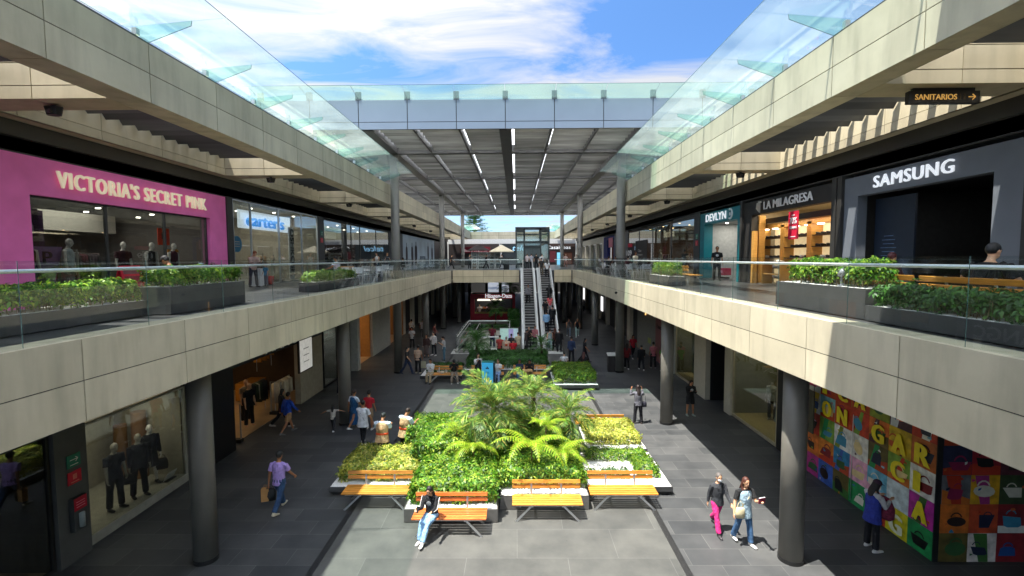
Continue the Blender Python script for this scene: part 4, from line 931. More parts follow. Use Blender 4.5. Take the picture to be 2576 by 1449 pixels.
t = thing('hanging_picture', 'green tinted picture of a standing figure in the far lower right window', 'picture', (XLR+.6, 26.3, 1.0)); bx('sheet', (0, .02, -1.1, 1.1, -.6, 2.6), C('7c8560'), t)
b = MB(); b.tube([(-.01, 0, -.3), (-.01, 0, .3), (-.01, 0, 1.3), (-.01, 0, 1.8)], [(.25, .006), (.32, .006), (.28, .006), (.1, .006)], 10); b.ell((-.01, 0, 2.0), (.008, .15, .22)); b.build('figure', C('3c2820'), t)
pillar(1, XLR, 28.55, 30.4, .004, LC, PALE, 'pale wall piece beyond the tall picture window, lower right')
t = thing('shop_front', 'dusty pink shop entrance with small script and a lit orange tube, lower right', 'shop')
bx('pink_wall', (XLR, XLR+.2, 30.5, 32.6, .004, LC), C('8a5a58'), t); bx('grey_wall', (XLR, XLR+.2, 32.6, 37.5, .004, LC), mat('grey_shop_face', (.22, .22, .19), .7), t); text('Fauna', 1.1, .3, C('2c1414'), t, (XLR-.03, 32.2, 2.3), RR, ext=.01)
b = MB(); b.tube([(XLR-.15, 34.6, 2.9), (XLR-.15, 34.6, 4.0)], .04, 8); b.build('orange_tube_lamp', mat('orange_tube', (.9, .5, .2), .5, emis=(1, .5, .15), es=.8), t); bx('yellow_notice', (XLR-.02, XLR-.01, 33.6, 34.4, .9, 1.3), C('9aa05c'), t)
t = thing('shop_front', 'row of far dark shop fronts along the lower right side', 'shop')
for y in range(40, 100, 5): bx('pier', (XLR, XLR+.4, y, y+1.0, .004, LC), CREAM, t)
pass; bx('dark_wall', (XLR+.3, XLR+.5, 37.5, 100, .004, LC), DARKWALL, t)
for k, (x, y, z0, z1) in enumerate(((9.3, 52, 1.2, 2.8), (9.3, 58, 1.2, 2.9), (9.3, 66, 1.2, 2.9))): bx('lit_poster', (x+.25, x+.3, y, y+1.2, z0, z1), mat('lit_white', (.8, .8, .8), .5, emis=(1, 1, 1), es=.5), t)
pillar(1, XLR, 15.5, 17.25, .004, LC, BLACK, 'black wall panel behind the first right column', proud=.02)
# end of the lower floor
t = thing('end_wall', 'dark wall closing the lower floor far behind the escalators', 'wall')
b = MB(); b.box(-20, -6.2, 99.5, 100, .004, LC); b.box(-1.5, 20, 99.5, 100, .004, LC); b.box(-6.2, -1.5, 99.5, 100, 3.4, LC); b.build('wall_face', DARKWALL, t)

# --- mural hoarding
MC = ['a8337a', '3d6b2f', '8d9a35', 'b8401c', '84912a', '4a2436', 'b53318', '4d95b0', 'c05a28', 'b04020', 'c86a24', 'd8b41c', '6d5a2a', 'e8e4dc', '2f7fae', '5c5024', '7aa03a', 'cfd4cf', '3a5aa8', 'd9a0b8', '7fb8cc', 'd7dfe2', 'd2c41c', 'b52a98', '1f8a4c', 'c43a24']
t = thing('mural_hoarding', 'colourful patchwork hoarding of bag pictures with big yellow letters, lower right', 'hoarding')
b = MB(); b.box(XLR, XLR+.12, 10.66, 15.48, .004, LC); b.box(XLR+.12, 12.6, 10.66, 10.78, .004, LC); b.build('board', BLACK, t)
TW = .69; TH = .69
rm = random.Random(5)
LET = {(0, 1): 'A', (0, 2): None, (1, 3): 'C', (1, 5): 'A', (0, 3): 'I', (2, 4): None}
# letters by column from the near corner (0) and row from the floor
LET = {(0, 1): 'A', (0, 2): 'I', (0, 3): 'R', (1, 2): 'C', (1, 3): 'A', (1, 0): 'G', (2, 3): 'G', (3, 4): 'A', (4, 3): 'N', (4, 4): 'C', (5, 3): 'O', (5, 4): 'I'}
MT_ = ['1f8a4c b52a98 e0ddd6 b8622a b53318 4a2436', 'd2c41c c9d6da 7aa03a d2b01c 4a2436 6d5a2a', 'c43a24 6ab0cc 5c5024 d06a24 84912a 8d9a35', '1f8a4c d9a0b8 e0ddd6 c23a1c c04a28 b53318', '5c5024 2f7fae e8e4dc c0481c 7aa03a 8d9a35', '3a5aa8 d07a24 7aa03a 7fb8cc 3d6b2f a8337a', 'a8337a c86a24 c43a24 e8e4dc a8337a 6d5a2a']
MR_SHADED = ['5c5024 c86a24 6a6a70 2a2c4a 3a3c40 4a2436', 'd8ccc4 c04a28 d8a01c a82034 3a4a2c 6d5a2a', '8a1c24 8a1c24 3a4a2c 5a2434 6d5a2a 2a2c4a']  # tiles of the camera-facing return, its shadow mixed into dimmer colours
LMAT = C('ecd61e', .6)
def bag(b, y, z, c1, sx, kind, flat=True, x=0):
    pass
for ci in range(7):
    for ri in range(7):
        y1 = 15.48-0; ya = 10.68+ci*TW; yb = min(ya+TW, 15.48); z0 = .01+ri*TH; z1 = min(z0+TH, LC-.01)
        if yb-ya < .1: continue
        c = MT_[ci].split()[min(ri, 5)]
        bx('picture_tile', (XLR-.012, XLR, ya+.003, yb-.003, z0+.003, z1-.003), mat('tile_'+c, H(c), .6, 0, .35, 5), t)
for ci in range(3):
    for ri in range(7):
        xa = XLR+.12+ci*.66; z0 = .01+ri*TH; c = MR_SHADED[ci].split()[min(ri, 5)]
        bx('picture_tile', (xa+.003, xa+.657, 10.648, 10.66, z0+.003, min(z0+TH, LC)-.003), mat('tile_'+c, H(c), .6, 0, .35, 5), t)
BC = ['1c2440', '8c1a4a', 'c0501c', '2a1a18', 'e0c890', '1a4a8c', '7a1620', '305830', '101418', 'd8d0c0', 'c23a6a', '3a86a8']
def pict(u0, v0, S_, face, seed):
    """one printed picture: colour fields, a bag with handles, small marks; (u, v) run along and up the board"""
    q = random.Random(seed); lay = 0
    def put(P, c):
        nonlocal lay
        lay += 1; b = MB(); e = .0012*lay
        b.v += [((XLR-.013-e, u, v) if face == 0 else (u, 10.647-e, v)) for u, v in P]; b.f.append(tuple(range(len(P)))); b.mi.append(0); return b.build('printed_picture', C(c, .6), t)
    cl = lambda a, lo, hi: max(lo, min(hi, a)); U0, U1, V0, V1 = u0+.006, u0+S_-.006, v0+.006, v0+.684
    a, c = q.uniform(.15, .5), q.uniform(.15, .6)
    if q.random() < .3: put([(U0, V0), (U1, V0), (U1, V0+a*.6), (U0, V0+c*.6)], q.choice(MC))
    if q.random() < .25: x = q.uniform(.2, .7)*S_; put([(U0+x, V0), (cl(U0+x+.22, U0, U1), V0), (cl(U0+x+q.uniform(-.1, .3), U0, U1), V1), (cl(U0+x-.15, U0, U1), V1)], q.choice(MC))
    cx_, cy_ = u0+S_*q.uniform(.38, .62), v0+q.uniform(.1, .2); w_, h_ = q.uniform(.32, .5), q.uniform(.24, .4); sk = q.uniform(-.12, .12); kind = q.randint(0, 3)
    if kind == 0: P = [(-.5, 0), (.5, 0), (.42, .7), (.2, .85), (-.2, .85), (-.42, .7)]
    elif kind == 1: P = [(-.35, 0), (.35, 0), (.55, .8), (-.55, .8)]
    elif kind == 2: P = [(.5*math.cos(R_(k*30)), .45+.45*math.sin(R_(k*30))) for k in range(12)]
    else: P = [(-.5, .1), (-.3, 0), (.3, 0), (.5, .1), (.5, .6), (-.5, .7)]
    bc = q.choice(BC); put([(cl(cx_+p[0]*w_+sk*p[1], U0, U1), cl(cy_+p[1]*h_, V0, V1)) for p in P], bc)
    for k in range(5):
        a0, a1 = R_(20+k*28), R_(20+(k+1)*28); r0, r1 = w_*.34, w_*.27; o_ = cy_+h_*.7
        put([(cl(cx_+sk+r0*math.cos(a0), U0, U1), cl(o_+r0*1.1*math.sin(a0), V0, V1)), (cl(cx_+sk+r0*math.cos(a1), U0, U1), cl(o_+r0*1.1*math.sin(a1), V0, V1)), (cl(cx_+sk+r1*math.cos(a1), U0, U1), cl(o_+r1*1.1*math.sin(a1), V0, V1)), (cl(cx_+sk+r1*math.cos(a0), U0, U1), cl(o_+r1*1.1*math.sin(a0), V0, V1))], bc)
    for k in range(q.randint(0, 2)):
        x, y = q.uniform(U0, U1-.12), q.uniform(V0, V1-.1); put([(x, y), (x+q.uniform(.04, .12), y+q.uniform(0, .03)), (x+q.uniform(.04, .1), y+q.uniform(.04, .1)), (x, y+q.uniform(.03, .08))], q.choice(BC+MC))
for ci in range(7):
    for ri in range(6):
        if (ci, ri) in ((1, 0), (1, 1)) or 10.68+(ci+1)*TW > 15.52: continue
        pict(10.68+ci*TW, .01+ri*TH, TW, 0, ci*31+ri*7)
for ci in range(3):
    for ri in range(6): pict(XLR+.12+ci*.66, .01+ri*TH, .657, 1, ci*17+ri*5+400)
for (ci, ri), s in LET.items():
    ya = 10.68+ci*TW; text(s, .36 if s != 'I' else .12, .47, LMAT if (ci, ri) != (1, 0) else C('e6e6c8'), t, (XLR-.05, ya+TW*.8, .01+ri*TH+.08), RR, ext=.006, bold=.12, name='yellow_letter')
bx('glass_door_panel', (XLR-.05, XLR-.04, 13.3, 13.32, .1, 2.6), STEEL, t)
t = thing('notice_board', 'olive grey direction board with arrow and toilet signs near the first right column', 'sign', (XLR-.35, 14.9, 1.55))
bx('board', (-.02, .02, -.3, .3, 0, 1.35), C('3c3a2c', .6), t); text('>', .22, .26, BLACK, t, (-.025, .12, .95), RR, ext=.005, bold=.02)
b = MB()
for z in (.55, .15):
    for s in (-.07, .07): b.box(-.026, -.022, s-.035, s+.035, z, z+.15); b.ell((-.024, s, z+.19), (.003, .03, .03))
b.build('pictogram', BLACK, t)
b = MB(); b.tube([(.02, -.25, 1.35), (.02, -.25, 3.4)], .012, 6); b.tube([(.02, .25, 1.35), (.02, .25, 3.4)], .012, 6); b.build('hanger', DSTEEL, t)
t = thing('side_wall', 'pale plaster wall at the near right corner of the lower floor', 'wall'); bx('wall_face', (12.5, 12.7, -6, 10.6, .004, LC), mat('dusty_plaster', (.28, .26, .20), .85), t)
# --- hanging sign and speakers
t = thing('hanging_sign', 'black hanging sign reading sanitarios with arrow under the right walkway roof', 'sign', (8.72, 9.95, 10.36))
bx('sign_box', (-.72, .72, -.05, .05, -.16, .09), mat('sign_black', (.03, .026, .022), .5), t, bevel=.006); bx('mount', (-.62, .62, -.04, .04, .09, .15), BLACK, t)
GOLDL = C('c79a50', .5, emis=H('c79a50'), es=.25)
text('SANITARIOS', .84, .11, GOLDL, t, (-.6, -.056, -.09), RF, ext=.008, bold=.012)
b = MB(); b.bar((.48, -.056, -.035), (.62, -.056, -.035), .018, .008, up=(0, 1, 0)); b.bar((.62, -.056, -.035), (.56, -.056, .02), .018, .008, up=(0, 1, 0)); b.bar((.62, -.056, -.035), (.56, -.056, -.09), .018, .008, up=(0, 1, 0)); b.build('arrow', GOLDL, t)
b = MB()
for x in (.31, .4): b.box(x-.022, x+.022, -.058, -.053, -.09, -.01); b.ell((x, -.056, .015), (.016, .003, .016))
b.build('figure_symbol', C('5a4a34'), t)
def speaker(x, y, label, g):
    t = thing('ceiling_speaker', label, 'speaker', (x, y, 10.5), 0, 'black speakers under the stone cross beams')
    b = MB(); b.tube([(0, 0, -.04), (0, 0, -.22)], [(.2, .12), (.15, .10)], 8); b.build('housing', BLACK, t)
    b = MB(); b.cyl(0, 0, -.05, 0, .05, 8); b.build('mount', BLACK, t); b = MB(); b.tube([(0, -.1, -.15), (0, -.135, -.16)], [(.07, .05), (.06, .04)], 8); b.build('grille', C('3a3a3a', .4), t)
for i in range(7): speaker(-10.1, 10.5+9.2*i, ORD[i]+' black ceiling speaker from the front under the left walkway roof', 0)
for i in range(1, 7): speaker(9.0, 10.05+9.2*i, ORD[i-1]+' black ceiling speaker from the front under the right walkway roof', 0)
t = thing('security_camera', 'tiny dark security camera on the face of the right balcony edge', 'camera', (5.6, 26.5, 5.15)); b = MB(); b.ell((0, 0, 0), (.07, .07, .07)); b.build('dome', BLACK, t, smooth=True); b = MB(); b.box(0, .09, -.03, .03, -.02, .04); b.build('bracket', DSTEEL, t)
t = thing('litter_bin', 'tall dark litter bin with a pale slanted top beside the third right column', 'bin', (5.95, 29.35, 0)); bx('body', (-.22, .22, -.2, .2, .01, 1.0), C('2c2622', .5), t, bevel=.01); b = MB(); b.box(-.26, .26, -.24, .24, 0, .03, 0, Matrix.Translation((0, 0, 1.06)) @ Matrix.Rotation(R_(14), 4, 'X')); b.build('lid', C('b8b8b0', .3), t)

# ================================================================ FURNITURE
def bench(x, y, z, rz, label, grp, wood=WOODM, length=1.92):
    t = thing('bench', label, 'bench', (x, y, z), rz, grp); hl = length/2
    for k in range(5):
        yy = -.26+k*.118; bx('seat_slat', (-hl, hl, yy, yy+.095, .42, .455), wood, t, bevel=.005)
    for z0 in (.66, .80):
        M = Matrix.Translation((0, .36, z0)) @ Matrix.Rotation(R_(-12), 4, 'X'); b = MB(); b.box(-hl, hl, -.018, .018, -.05, .05, 0, M); b.build('back_slat', wood, t, bevel=.005)
    b = MB()
    for yy in (-.2, .24): b.box(-hl+.1, hl-.1, yy-.02, yy+.02, .385, .42)
    for xx in (-.42, .42): b.box(xx-.03, xx+.03, -.25, .33, .37, .39)
    b.build('seat_frame', STEEL, t)
    for xx in (-.42, .42):
        b = MB(); b.bar((xx, .30, .39), (xx, .38, .86), .05, .012, up=(0, 1, 0)); b.build('back_post', STEEL, t)
    for sx in (-1, 1):
        for yy, y2 in ((-.2, -.3), (.24, .32)):
            b = MB(); b.bar((sx*.44, yy, .38), (sx*.86, y2, .0), .05, .02, up=(0, 1, 0)); b.build('leg', STEEL, t)
    return t
def planter(x0, x1, y0, y1, z, h, label, mt=PLANTB, grp=None, gravel=True, float_=0.0):
    t = thing('planter', label, 'planter', ((x0+x1)/2, (y0+y1)/2, z), 0, grp); a = (x1-x0)/2; c = (y1-y0)/2; b = MB(); w_ = .035
    z0 = .02+float_
    b.box(-a, a, -c, -c+w_, z0, h); b.box(-a, a, c-w_, c, z0, h); b.box(-a, -a+w_, -c+w_, c-w_, z0, h); b.box(a-w_, a, -c+w_, c-w_, z0, h)
    b.box(-a+w_, a-w_, -c+w_, c-w_, z0, z0+.03); b.build('box', mt, t, bevel=.004)
    b = MB(); b.box(-a+.08, a-.08, -c+.08, c-.08, .002, z0); b.build('plinth', BLACK, t)
    # gravel bed with an uneven top
    nx, ny = max(2, int((x1-x0)/.06)), max(2, int((y1-y0)/.06)); X, Y = np.meshgrid(np.linspace(-a+w_, a-w_, nx), np.linspace(-c+w_, c-w_, ny))
    Z = h-.012+nr.rand(*X.shape)*.02; V = np.stack([X.ravel(), Y.ravel(), Z.ravel()], 1); i = np.arange(nx*ny).reshape(ny, nx)
    F = np.stack([i[:-1, :-1].ravel(), i[:-1, 1:].ravel(), i[1:, 1:].ravel(), i[1:, :-1].ravel()], 1)
    npmesh('gravel', V, F, GRAVEL if gravel else SOIL, t); return t
# ================================================================ PLANTS
def rot_between(n, seed_angle):
    """frames whose third axis is n"""
    up = np.where(np.abs(n[:, 2:3]) > .9, np.array([[1., 0, 0]]), np.array([[0, 0, 1.]])); t = np.cross(up, n); t /= np.linalg.norm(t, axis=1, keepdims=True)
    b = np.cross(n, t); c, s = np.cos(seed_angle)[:, None], np.sin(seed_angle)[:, None]
    return t*c+b*s, -t*s+b*c
def rosettes(P, Nn, size, k=6, droop=.35):
    """k pointed leaflets round each point P with axis Nn; returns verts, quads"""
    n = len(P); sz = size*(.5+.95*nr.rand(n)); t, b = rot_between(Nn, nr.rand(n)*6.28); V = []; 
    for j in range(k):
        a = 2*math.pi*j/k+nr.rand(n)*.5; d = t*np.cos(a)[:, None]+b*np.sin(a)[:, None]; sd = np.cross(Nn, d)
        L_ = (sz*(.75+.5*nr.rand(n)))[:, None]; dr = (droop*(.5+nr.rand(n)))[:, None]
        p0 = P+d*L_*.12; p1 = P+d*L_*.55+sd*L_*.2+Nn*L_*.06; p2 = P+d*L_-Nn*L_*dr; p3 = P+d*L_*.55-sd*L_*.2+Nn*L_*.06
        V.append(np.stack([p0, p1, p2, p3], 1))
    V = np.concatenate(V, 0).reshape(-1, 3); F = np.arange(len(V)).reshape(-1, 4); return V, F
HEDGE_G = leafmat('hedge_leaf', [H('24480f'), H('3a6a18'), H('578a22'), H('8aa834'), H('2c5a14'), H('a9b845')], .25)
HEDGE_Y = leafmat('hedge_leaf_variegated', [H('4c7420'), H('93a035'), H('c8bf4c'), H('66822a'), H('d9cf72'), H('3a601c')], .25)
HEDGE_D = leafmat('hedge_leaf_dark', [H('1c3e12'), H('2d5a1c'), H('3f6f26'), H('24491a'), H('4f8030')], .22)
FERNM = leafmat('fern_leaf', [H('6d9a1c'), H('83ae1f'), H('9cc02e'), H('5d8a1a'), H('b4c040'), H('9a9034')], .32)
PALMM = leafmat('palm_leaf', [H('2f521c'), H('466f28'), H('668c38'), H('385f22'), H('80a044'), H('a09448'), H('50782b')], .25)
PALMD = leafmat('palm_leaf_far', [H('2c5020'), H('3f6a2c'), H('55803a'), H('345c26')], .25)
STEMM = mat('stem', (.16, .12, .06), .8); TRUNKM = mat('palm_trunk', (.09, .06, .035), .95, 0, .4, 30, bump=1)
def hedge(x0, x1, y0, y1, z0, z1, label, mt, dens=420, size=.075, grp=None, round_=.2, name='hedge', gaps=0.0, cat='hedge', skirt=True, stems=14):
    cx_, cy_ = (x0+x1)/2, (y0+y1)/2; t = thing(name, label, cat, (cx_, cy_, z0), 0, grp); a, c, h = (x1-x0)/2, (y1-y0)/2, z1-z0
    top = int(dens*(x1-x0)*(y1-y0)); sd = int(dens*.8*2*(a*2+c*2)*h); P = []; Nn = []
    # top
    X = (nr.rand(top)*2-1)*a; Y = (nr.rand(top)*2-1)*c
    bump = .5*np.sin(X*3.1+cx_*2)*np.cos(Y*2.7+cy_)+.5*np.sin(X*7.3+1)*np.sin(Y*6.1+2)
    edge = np.minimum(a-np.abs(X), c-np.abs(Y)); fall = np.clip(1-edge/round_, 0, 1)**2*round_
    Z = h-fall+bump*.075-nr.rand(top)**2*.22+.05*(nr.rand(top) > .93)*nr.rand(top)*2; keep = nr.rand(top) > gaps*(np.sin(X*5+2)*np.sin(Y*4.3) > .1)
    P.append(np.stack([X, Y, Z], 1)[keep]); q = np.stack([(nr.rand(top)-.5)*1.1+X/a*.3*(edge < round_), (nr.rand(top)-.5)*1.1+Y/c*.3*(edge < round_), np.ones(top)], 1)[keep]; Nn.append(q)
    # sides
    per = nr.rand(sd)*(a*4+c*4); f = np.floor(per/(a*2+c*2)).astype(int); r = per-(a*2+c*2)*f; onx = r < a*2; sg = np.where(f == 0, -1, 1)
    X = np.where(onx, r-a, sg*a); Y = np.where(onx, sg*c, r-a*2-c); Z = h*(.15+.85*nr.rand(sd)); ins = nr.rand(sd)**2*.15+.04*np.sin(Z*12+X*5+Y*4)
    nx_ = np.where(onx, 0, sg); ny_ = np.where(onx, sg, 0); lo = .35+.65*(Z/h > .35)
    X = X-nx_*(ins+.03); Y = Y-ny_*(ins+.03); k2 = nr.rand(sd) < lo
    P.append(np.stack([X, Y, Z], 1)[k2]); Nn.append((np.stack([nx_*1.0, ny_*1.0, .55+0*Z], 1)+(nr.rand(sd, 3)-.5)*.9)[k2])
    P = np.concatenate(P); Nn = np.concatenate(Nn); Nn /= np.linalg.norm(Nn, axis=1, keepdims=True)
    V, F = rosettes(P, Nn, size, 5); npmesh('leaves', V, F, mt, t)
    b = MB(); b.box(-a*.8, a*.8, -c*.8, c*.8, -.025, -.02); ns = int(stems*(x1-x0)*(y1-y0))+6
    for i in range(ns):
        X, Y = rnd.uniform(-a*.92, a*.92), rnd.uniform(-c*.92, c*.92); dx, dy = rnd.uniform(-.09, .09), rnd.uniform(-.09, .09)
        b.tube([(X, Y, -.03), (X+dx*.3, Y+dy*.6, h*.4), (X+dx, Y+dy, h*.8)], [.009, .007, .004], 4, cap=False)
    b.build('stems', STEMM, t); return t
def frond(V, F, base, az, L_, rise, droop, n=26, lw=.012, ll=.26, twist=0):
    """one arching pinnate frond"""
    dx, dy = math.cos(az), math.sin(az); pts = []; s_ = L_/n; el = rise; p = np.array(base, float)
    for i in range(n+1):
        pts.append(p.copy()); p = p+np.array([dx*math.cos(el), dy*math.cos(el), math.sin(el)])*s_; el -= droop/n*(1+.6*i/n)
    side = np.array([-dy, dx, 0.]); k = len(V)
    for i in range(n):
        a, c = pts[i], pts[i+1]; w_ = .012*(1-i/n)+.003; up = np.array([0, 0, w_]); k = len(V)
        V += [a-side*w_, a+side*w_, c+side*w_*.9, c-side*w_*.9]; F.append((k, k+1, k+2, k+3))
    for i in range(2, n):
        tt = i/n; a = pts[i]; d = pts[min(i+1, n)]-pts[i-1]; d /= np.linalg.norm(d); l_ = ll*math.sin(math.pi*min(1, .18+tt*.86))**.7
        if l_ < .02: continue
        for s in (-1, 1):
            for q in (0, .5):
                aa = a+d*s_*q; v = side*s*.7+d*(.85+rnd.uniform(-.2, .2))+np.array([0, 0, .4-.45*rnd.random()]); v /= np.linalg.norm(v)
                tip = aa+v*l_*rnd.uniform(.85, 1.1)-np.array([0, 0, l_*.2]); mid = aa+v*l_*.55; nn = np.cross(v, d); pw = d*lw; k = len(V)
                V += [aa-pw*.5, mid-pw, tip, mid+pw]; F.append((k, k+1, k+2, k+3))
def palm(x, y, z, h, r, label, nf=46, mt=PALMM, grp=None, low=0, n=24, lw=.012):
    t = thing('palm', label, 'palm', (x, y, z), 0, grp); V = []; F = []
    for i in range(nf):
        g = i/nf; az = i*2.39996+rnd.uniform(-.2, .2); rise = R_(80-88*g+low)+rnd.uniform(-.12, .12)
        frond(V, F, (.03*math.cos(az), .03*math.sin(az), h+.12-.3*g), az, r*rnd.uniform(.85, 1.12), rise, R_(45+45*rnd.random()), n, lw, .34*r)
    npmesh('crown', V, F, mt, t); b = MB(); b.tube([(0, 0, 0), (.02, .01, h*.5), (0, 0, h+.05)], [.085, .065, .075], 10)
    for i in range(22): a = i*2.4; zz = h*(.3+.7*i/22); b.bar((math.cos(a)*.06, math.sin(a)*.06, zz), (math.cos(a)*.13, math.sin(a)*.13, zz+.07), .03, .01)
    b.build('trunk', TRUNKM, t); return t
def fern(x, y, z, h, r, label, nf=12, azs=None, mt=FERNM):
    t = thing('fern', label, 'fern', (x, y, z)); V = []; F = []
    for i in range(nf):
        az = azs[i] if azs else i*2*math.pi/nf+rnd.uniform(-.2, .2); L_ = r*rnd.uniform(.8, 1.3); n = 18; el = R_(rnd.uniform(22, 66)); s_ = L_/n; p = np.array([0, 0, h]); dx, dy = math.cos(az), math.sin(az); side = np.array([-dy, dx, 0.]); pts = []
        dr = R_(rnd.uniform(70, 100))
        for j in range(n+1): pts.append(p.copy()); p = p+np.array([dx*math.cos(el), dy*math.cos(el), math.sin(el)])*s_; el -= dr/n*(1+.5*j/n)
        for j in range(1, n):
            a = pts[j]; d = pts[j+1]-pts[j]; d /= np.linalg.norm(d); tt = j/n; l_ = .33*r*(1-tt)**.8*min(1, .45+tt*3)*rnd.uniform(.85, 1.1)
            for s in (-1, 1):
                v = side*s*.93+d*.45+np.array([0, 0, -.12]); v /= np.linalg.norm(v); m_ = 7; prev = a
                for q in range(m_):   # little pinnules along each side branch
                    f0 = q/m_; f1 = (q+1)/m_; a0 = a+v*l_*f0-np.array([0, 0, .12*l_*f0*f0]); a1 = a+v*l_*f1-np.array([0, 0, .12*l_*f1*f1]); w_ = (d*s_*.62)*(1-f0*.75); k = len(V)
                    V += [a0-w_*.4, a0+v*l_*.05-w_, a1, a0+v*l_*.05+w_]; F.append((k, k+1, k+2, k+3))
            w_ = side*.006; k = len(V); V += [a-w_, a+w_, pts[j+1]+w_, pts[j+1]-w_]; F.append((k, k+1, k+2, k+3))
    npmesh('fronds', V, F, mt, t); b = MB(); b.tube([(0, 0, 0), (0, 0, h)], [.03, .02], 6); b.build('stem', STEMM, t); return t

# ---- near planting island: stepped planters
G1 = 'planters of the near island'
planter(-3.05, -.52, 12.3, 14.75, 0, .38, 'grey stone planter with white gravel behind the seated woman, near island', PLANTG, G1)
planter(-.48, 2.03, 12.95, 15.4, 0, .42, 'grey stone planter with white gravel behind the middle front bench', PLANTG, G1)
planter(2.1, 4.66, 13.75, 16.3, 0, .27, 'low flat tray of white gravel at the front right of the near island', PLANTB, G1, float_=.1)
planter(2.45, 4.62, 16.36, 18.75, 0, .36, 'low tray of white gravel at the back right of the near island', PLANTB, G1, float_=.1)
planter(-5.65, -3.1, 13.75, 16.1, 0, .27, 'low tray at the front left of the near island', PLANTB, G1, float_=.1)
planter(-3.4, -.5, 14.8, 18.2, 0, .62, 'raised planter under the large palm, near island', PLANTG, G1, gravel=False)
planter(-.46, 2.1, 15.45, 18.6, 0, .62, 'raised planter under the two smaller palms, near island', PLANTG, G1, gravel=False)
hedge(-2.95, -.55, 12.55, 14.7, .36, .95, 'dense green hedge right behind the seated woman, near island', HEDGE_G, 300, .108)
hedge(-.5, 2.0, 13.35, 15.4, .4, .95, 'low green planting behind the middle front bench', HEDGE_G, 300, .105, gaps=.15)
hedge(-5.5, -3.1, 14.1, 16.0, .26, .72, 'variegated yellow green hedge at the front left of the near island', HEDGE_Y, 320, .098)
hedge(-3.35, -.4, 14.75, 17.3, .6, 1.2, 'green hedge around the large palm, near island', HEDGE_G, 300, .105)
hedge(-3.9, -2.3, 16.3, 18.0, .3, 1.15, 'green hedge at the back left of the near island', HEDGE_G, 300, .1)
hedge(-.4, 2.05, 15.3, 18.4, .6, 1.1, 'dark green planting under the two smaller palms', HEDGE_G, 260, .11, gaps=.15)
hedge(2.55, 4.5, 16.7, 18.65, .34, .74, 'yellow variegated hedge at the back right of the near island', HEDGE_Y, 380, .08)
hedge(2.3, 4.4, 15.5, 16.2, .26, .58, 'narrow strip of green shrubs across the white gravel tray', HEDGE_G, 330, .07, gaps=.4)
hedge(3.75, 4.45, 14.3, 15.5, .26, .6, 'bushy green shrub at the right side of the white gravel tray', HEDGE_G, 380, .07)
hedge(2.2, 3.5, 14.25, 14.75, .26, .5, 'small green shrubs in front on the white gravel tray', HEDGE_D, 330, .065, gaps=.3)
palm(-.78, 15.6, .62, 1.42, 1.62, 'largest feathery palm on the left of the near island', 50, lw=.019, n=22)
palm(.62, 17.2, .62, 1.3, 1.35, 'middle feathery palm, behind the other two in the near island', 34, lw=.016, n=20)
palm(1.75, 15.9, .62, 1.1, 1.25, 'smallest feathery palm on the right of the near island', 32, lw=.017, n=20)
fern(.45, 14.0, .42, .95, 1.35, 'big lime green fern arching in the middle of the near island', 9, [-2.7, -2.05, -1.45, -.8, -.25, .35, 1.2, 2.2, 3.0])
fern(-1.35, 14.4, .38, .85, 1.1, 'lime green fern in the hedge left of the big fern', 7, [-2.7, -2.2, -1.5, -1.0, -.4, 3.0, .3])
fern(1.35, 14.2, .42, .7, 1.05, 'lime green fern at the right end of the near island planter', 6, [-.5, -.1, .3, -1.0, -1.5, .8])
fern(-2.0, 15.5, .9, .5, .9, 'pale green fern in the hedge below the large palm', 6)
fern(.95, 15.1, .6, 1.05, 1.0, 'tall yellow green fern behind the big fern, near island', 7)
GB = 'front benches of the near island'
bench(-1.75, 11.95, 0, 0, 'reddish worn slatted bench where the dark haired woman sits', GB, WOODR)
bench(.83, 12.66, 0, 0, 'orange slatted bench in the middle front, empty, near island', GB)
bench(3.03, 13.22, 0, 0, 'orange slatted bench before the white gravel tray, front right', GB)
bench(-4.04, 13.25, 0, 0, 'orange slatted bench before the variegated hedge, front left', GB)
GB2 = 'back benches of the near island'
bench(3.33, 18.95, 0, math.pi, 'orange bench seen from behind at the back right of the near island', GB2)
bench(-1.8, 18.6, 0, math.pi, 'orange bench seen from behind, half hidden at the back left of the near island', GB2)
bench(.8, 19.2, 0, math.pi, 'orange bench seen from behind between the palms', GB2)
# ---- middle island
planter(-3.1, 2.0, 27.75, 31.2, 0, .5, 'long dark planter of the middle island behind the benches', PLANTG)
hedge(-3.0, 1.9, 27.95, 30.9, .48, 1.12, 'long dark green hedge of the middle island around two palms', HEDGE_D, 240, .1)
planter(1.98, 4.42, 25.05, 27.9, 0, .3, 'low planter tray with clipped hedge at the right of the middle island', PLANTB, float_=.1)
hedge(2.1, 4.3, 25.25, 27.7, .3, 1.0, 'clipped leafy green hedge block at the right of the middle island', HEDGE_G, 330, .09, stems=6)
planter(-5.7, -3.2, 27.5, 29.6, 0, .2, 'low tray of white gravel and sparse plants behind the two seated men', PLANTB)
hedge(-5.4, -3.3, 27.8, 29.4, .2, .62, 'sparse dark shrubs in the tray behind the two seated men', HEDGE_D, 130, .1)
palm(-2.5, 29.5, .5, 1.35, 1.25, 'palm at the left of the middle island behind the blue sign', 38, PALMD, n=18, lw=.016)
palm(1.6, 29.6, .5, 1.1, .9, 'thin palm at the right of the middle island before the escalators', 26, PALMD, n=16, lw=.014)
GB3 = 'benches of the middle island'
bench(-4.1, 27.0, 0, 0, 'bench of the middle island with two seated men', GB3)
bench(-1.68, 27.1, 0, 0, 'bench of the middle island half hidden by the blue sign', GB3)
bench(.78, 27.1, 0, 0, 'bench of the middle island with a woman in blue and a man in black', GB3)
bench(3.3, 28.6, 0, math.pi, 'bench seen from behind beyond the clipped hedge block', GB3)
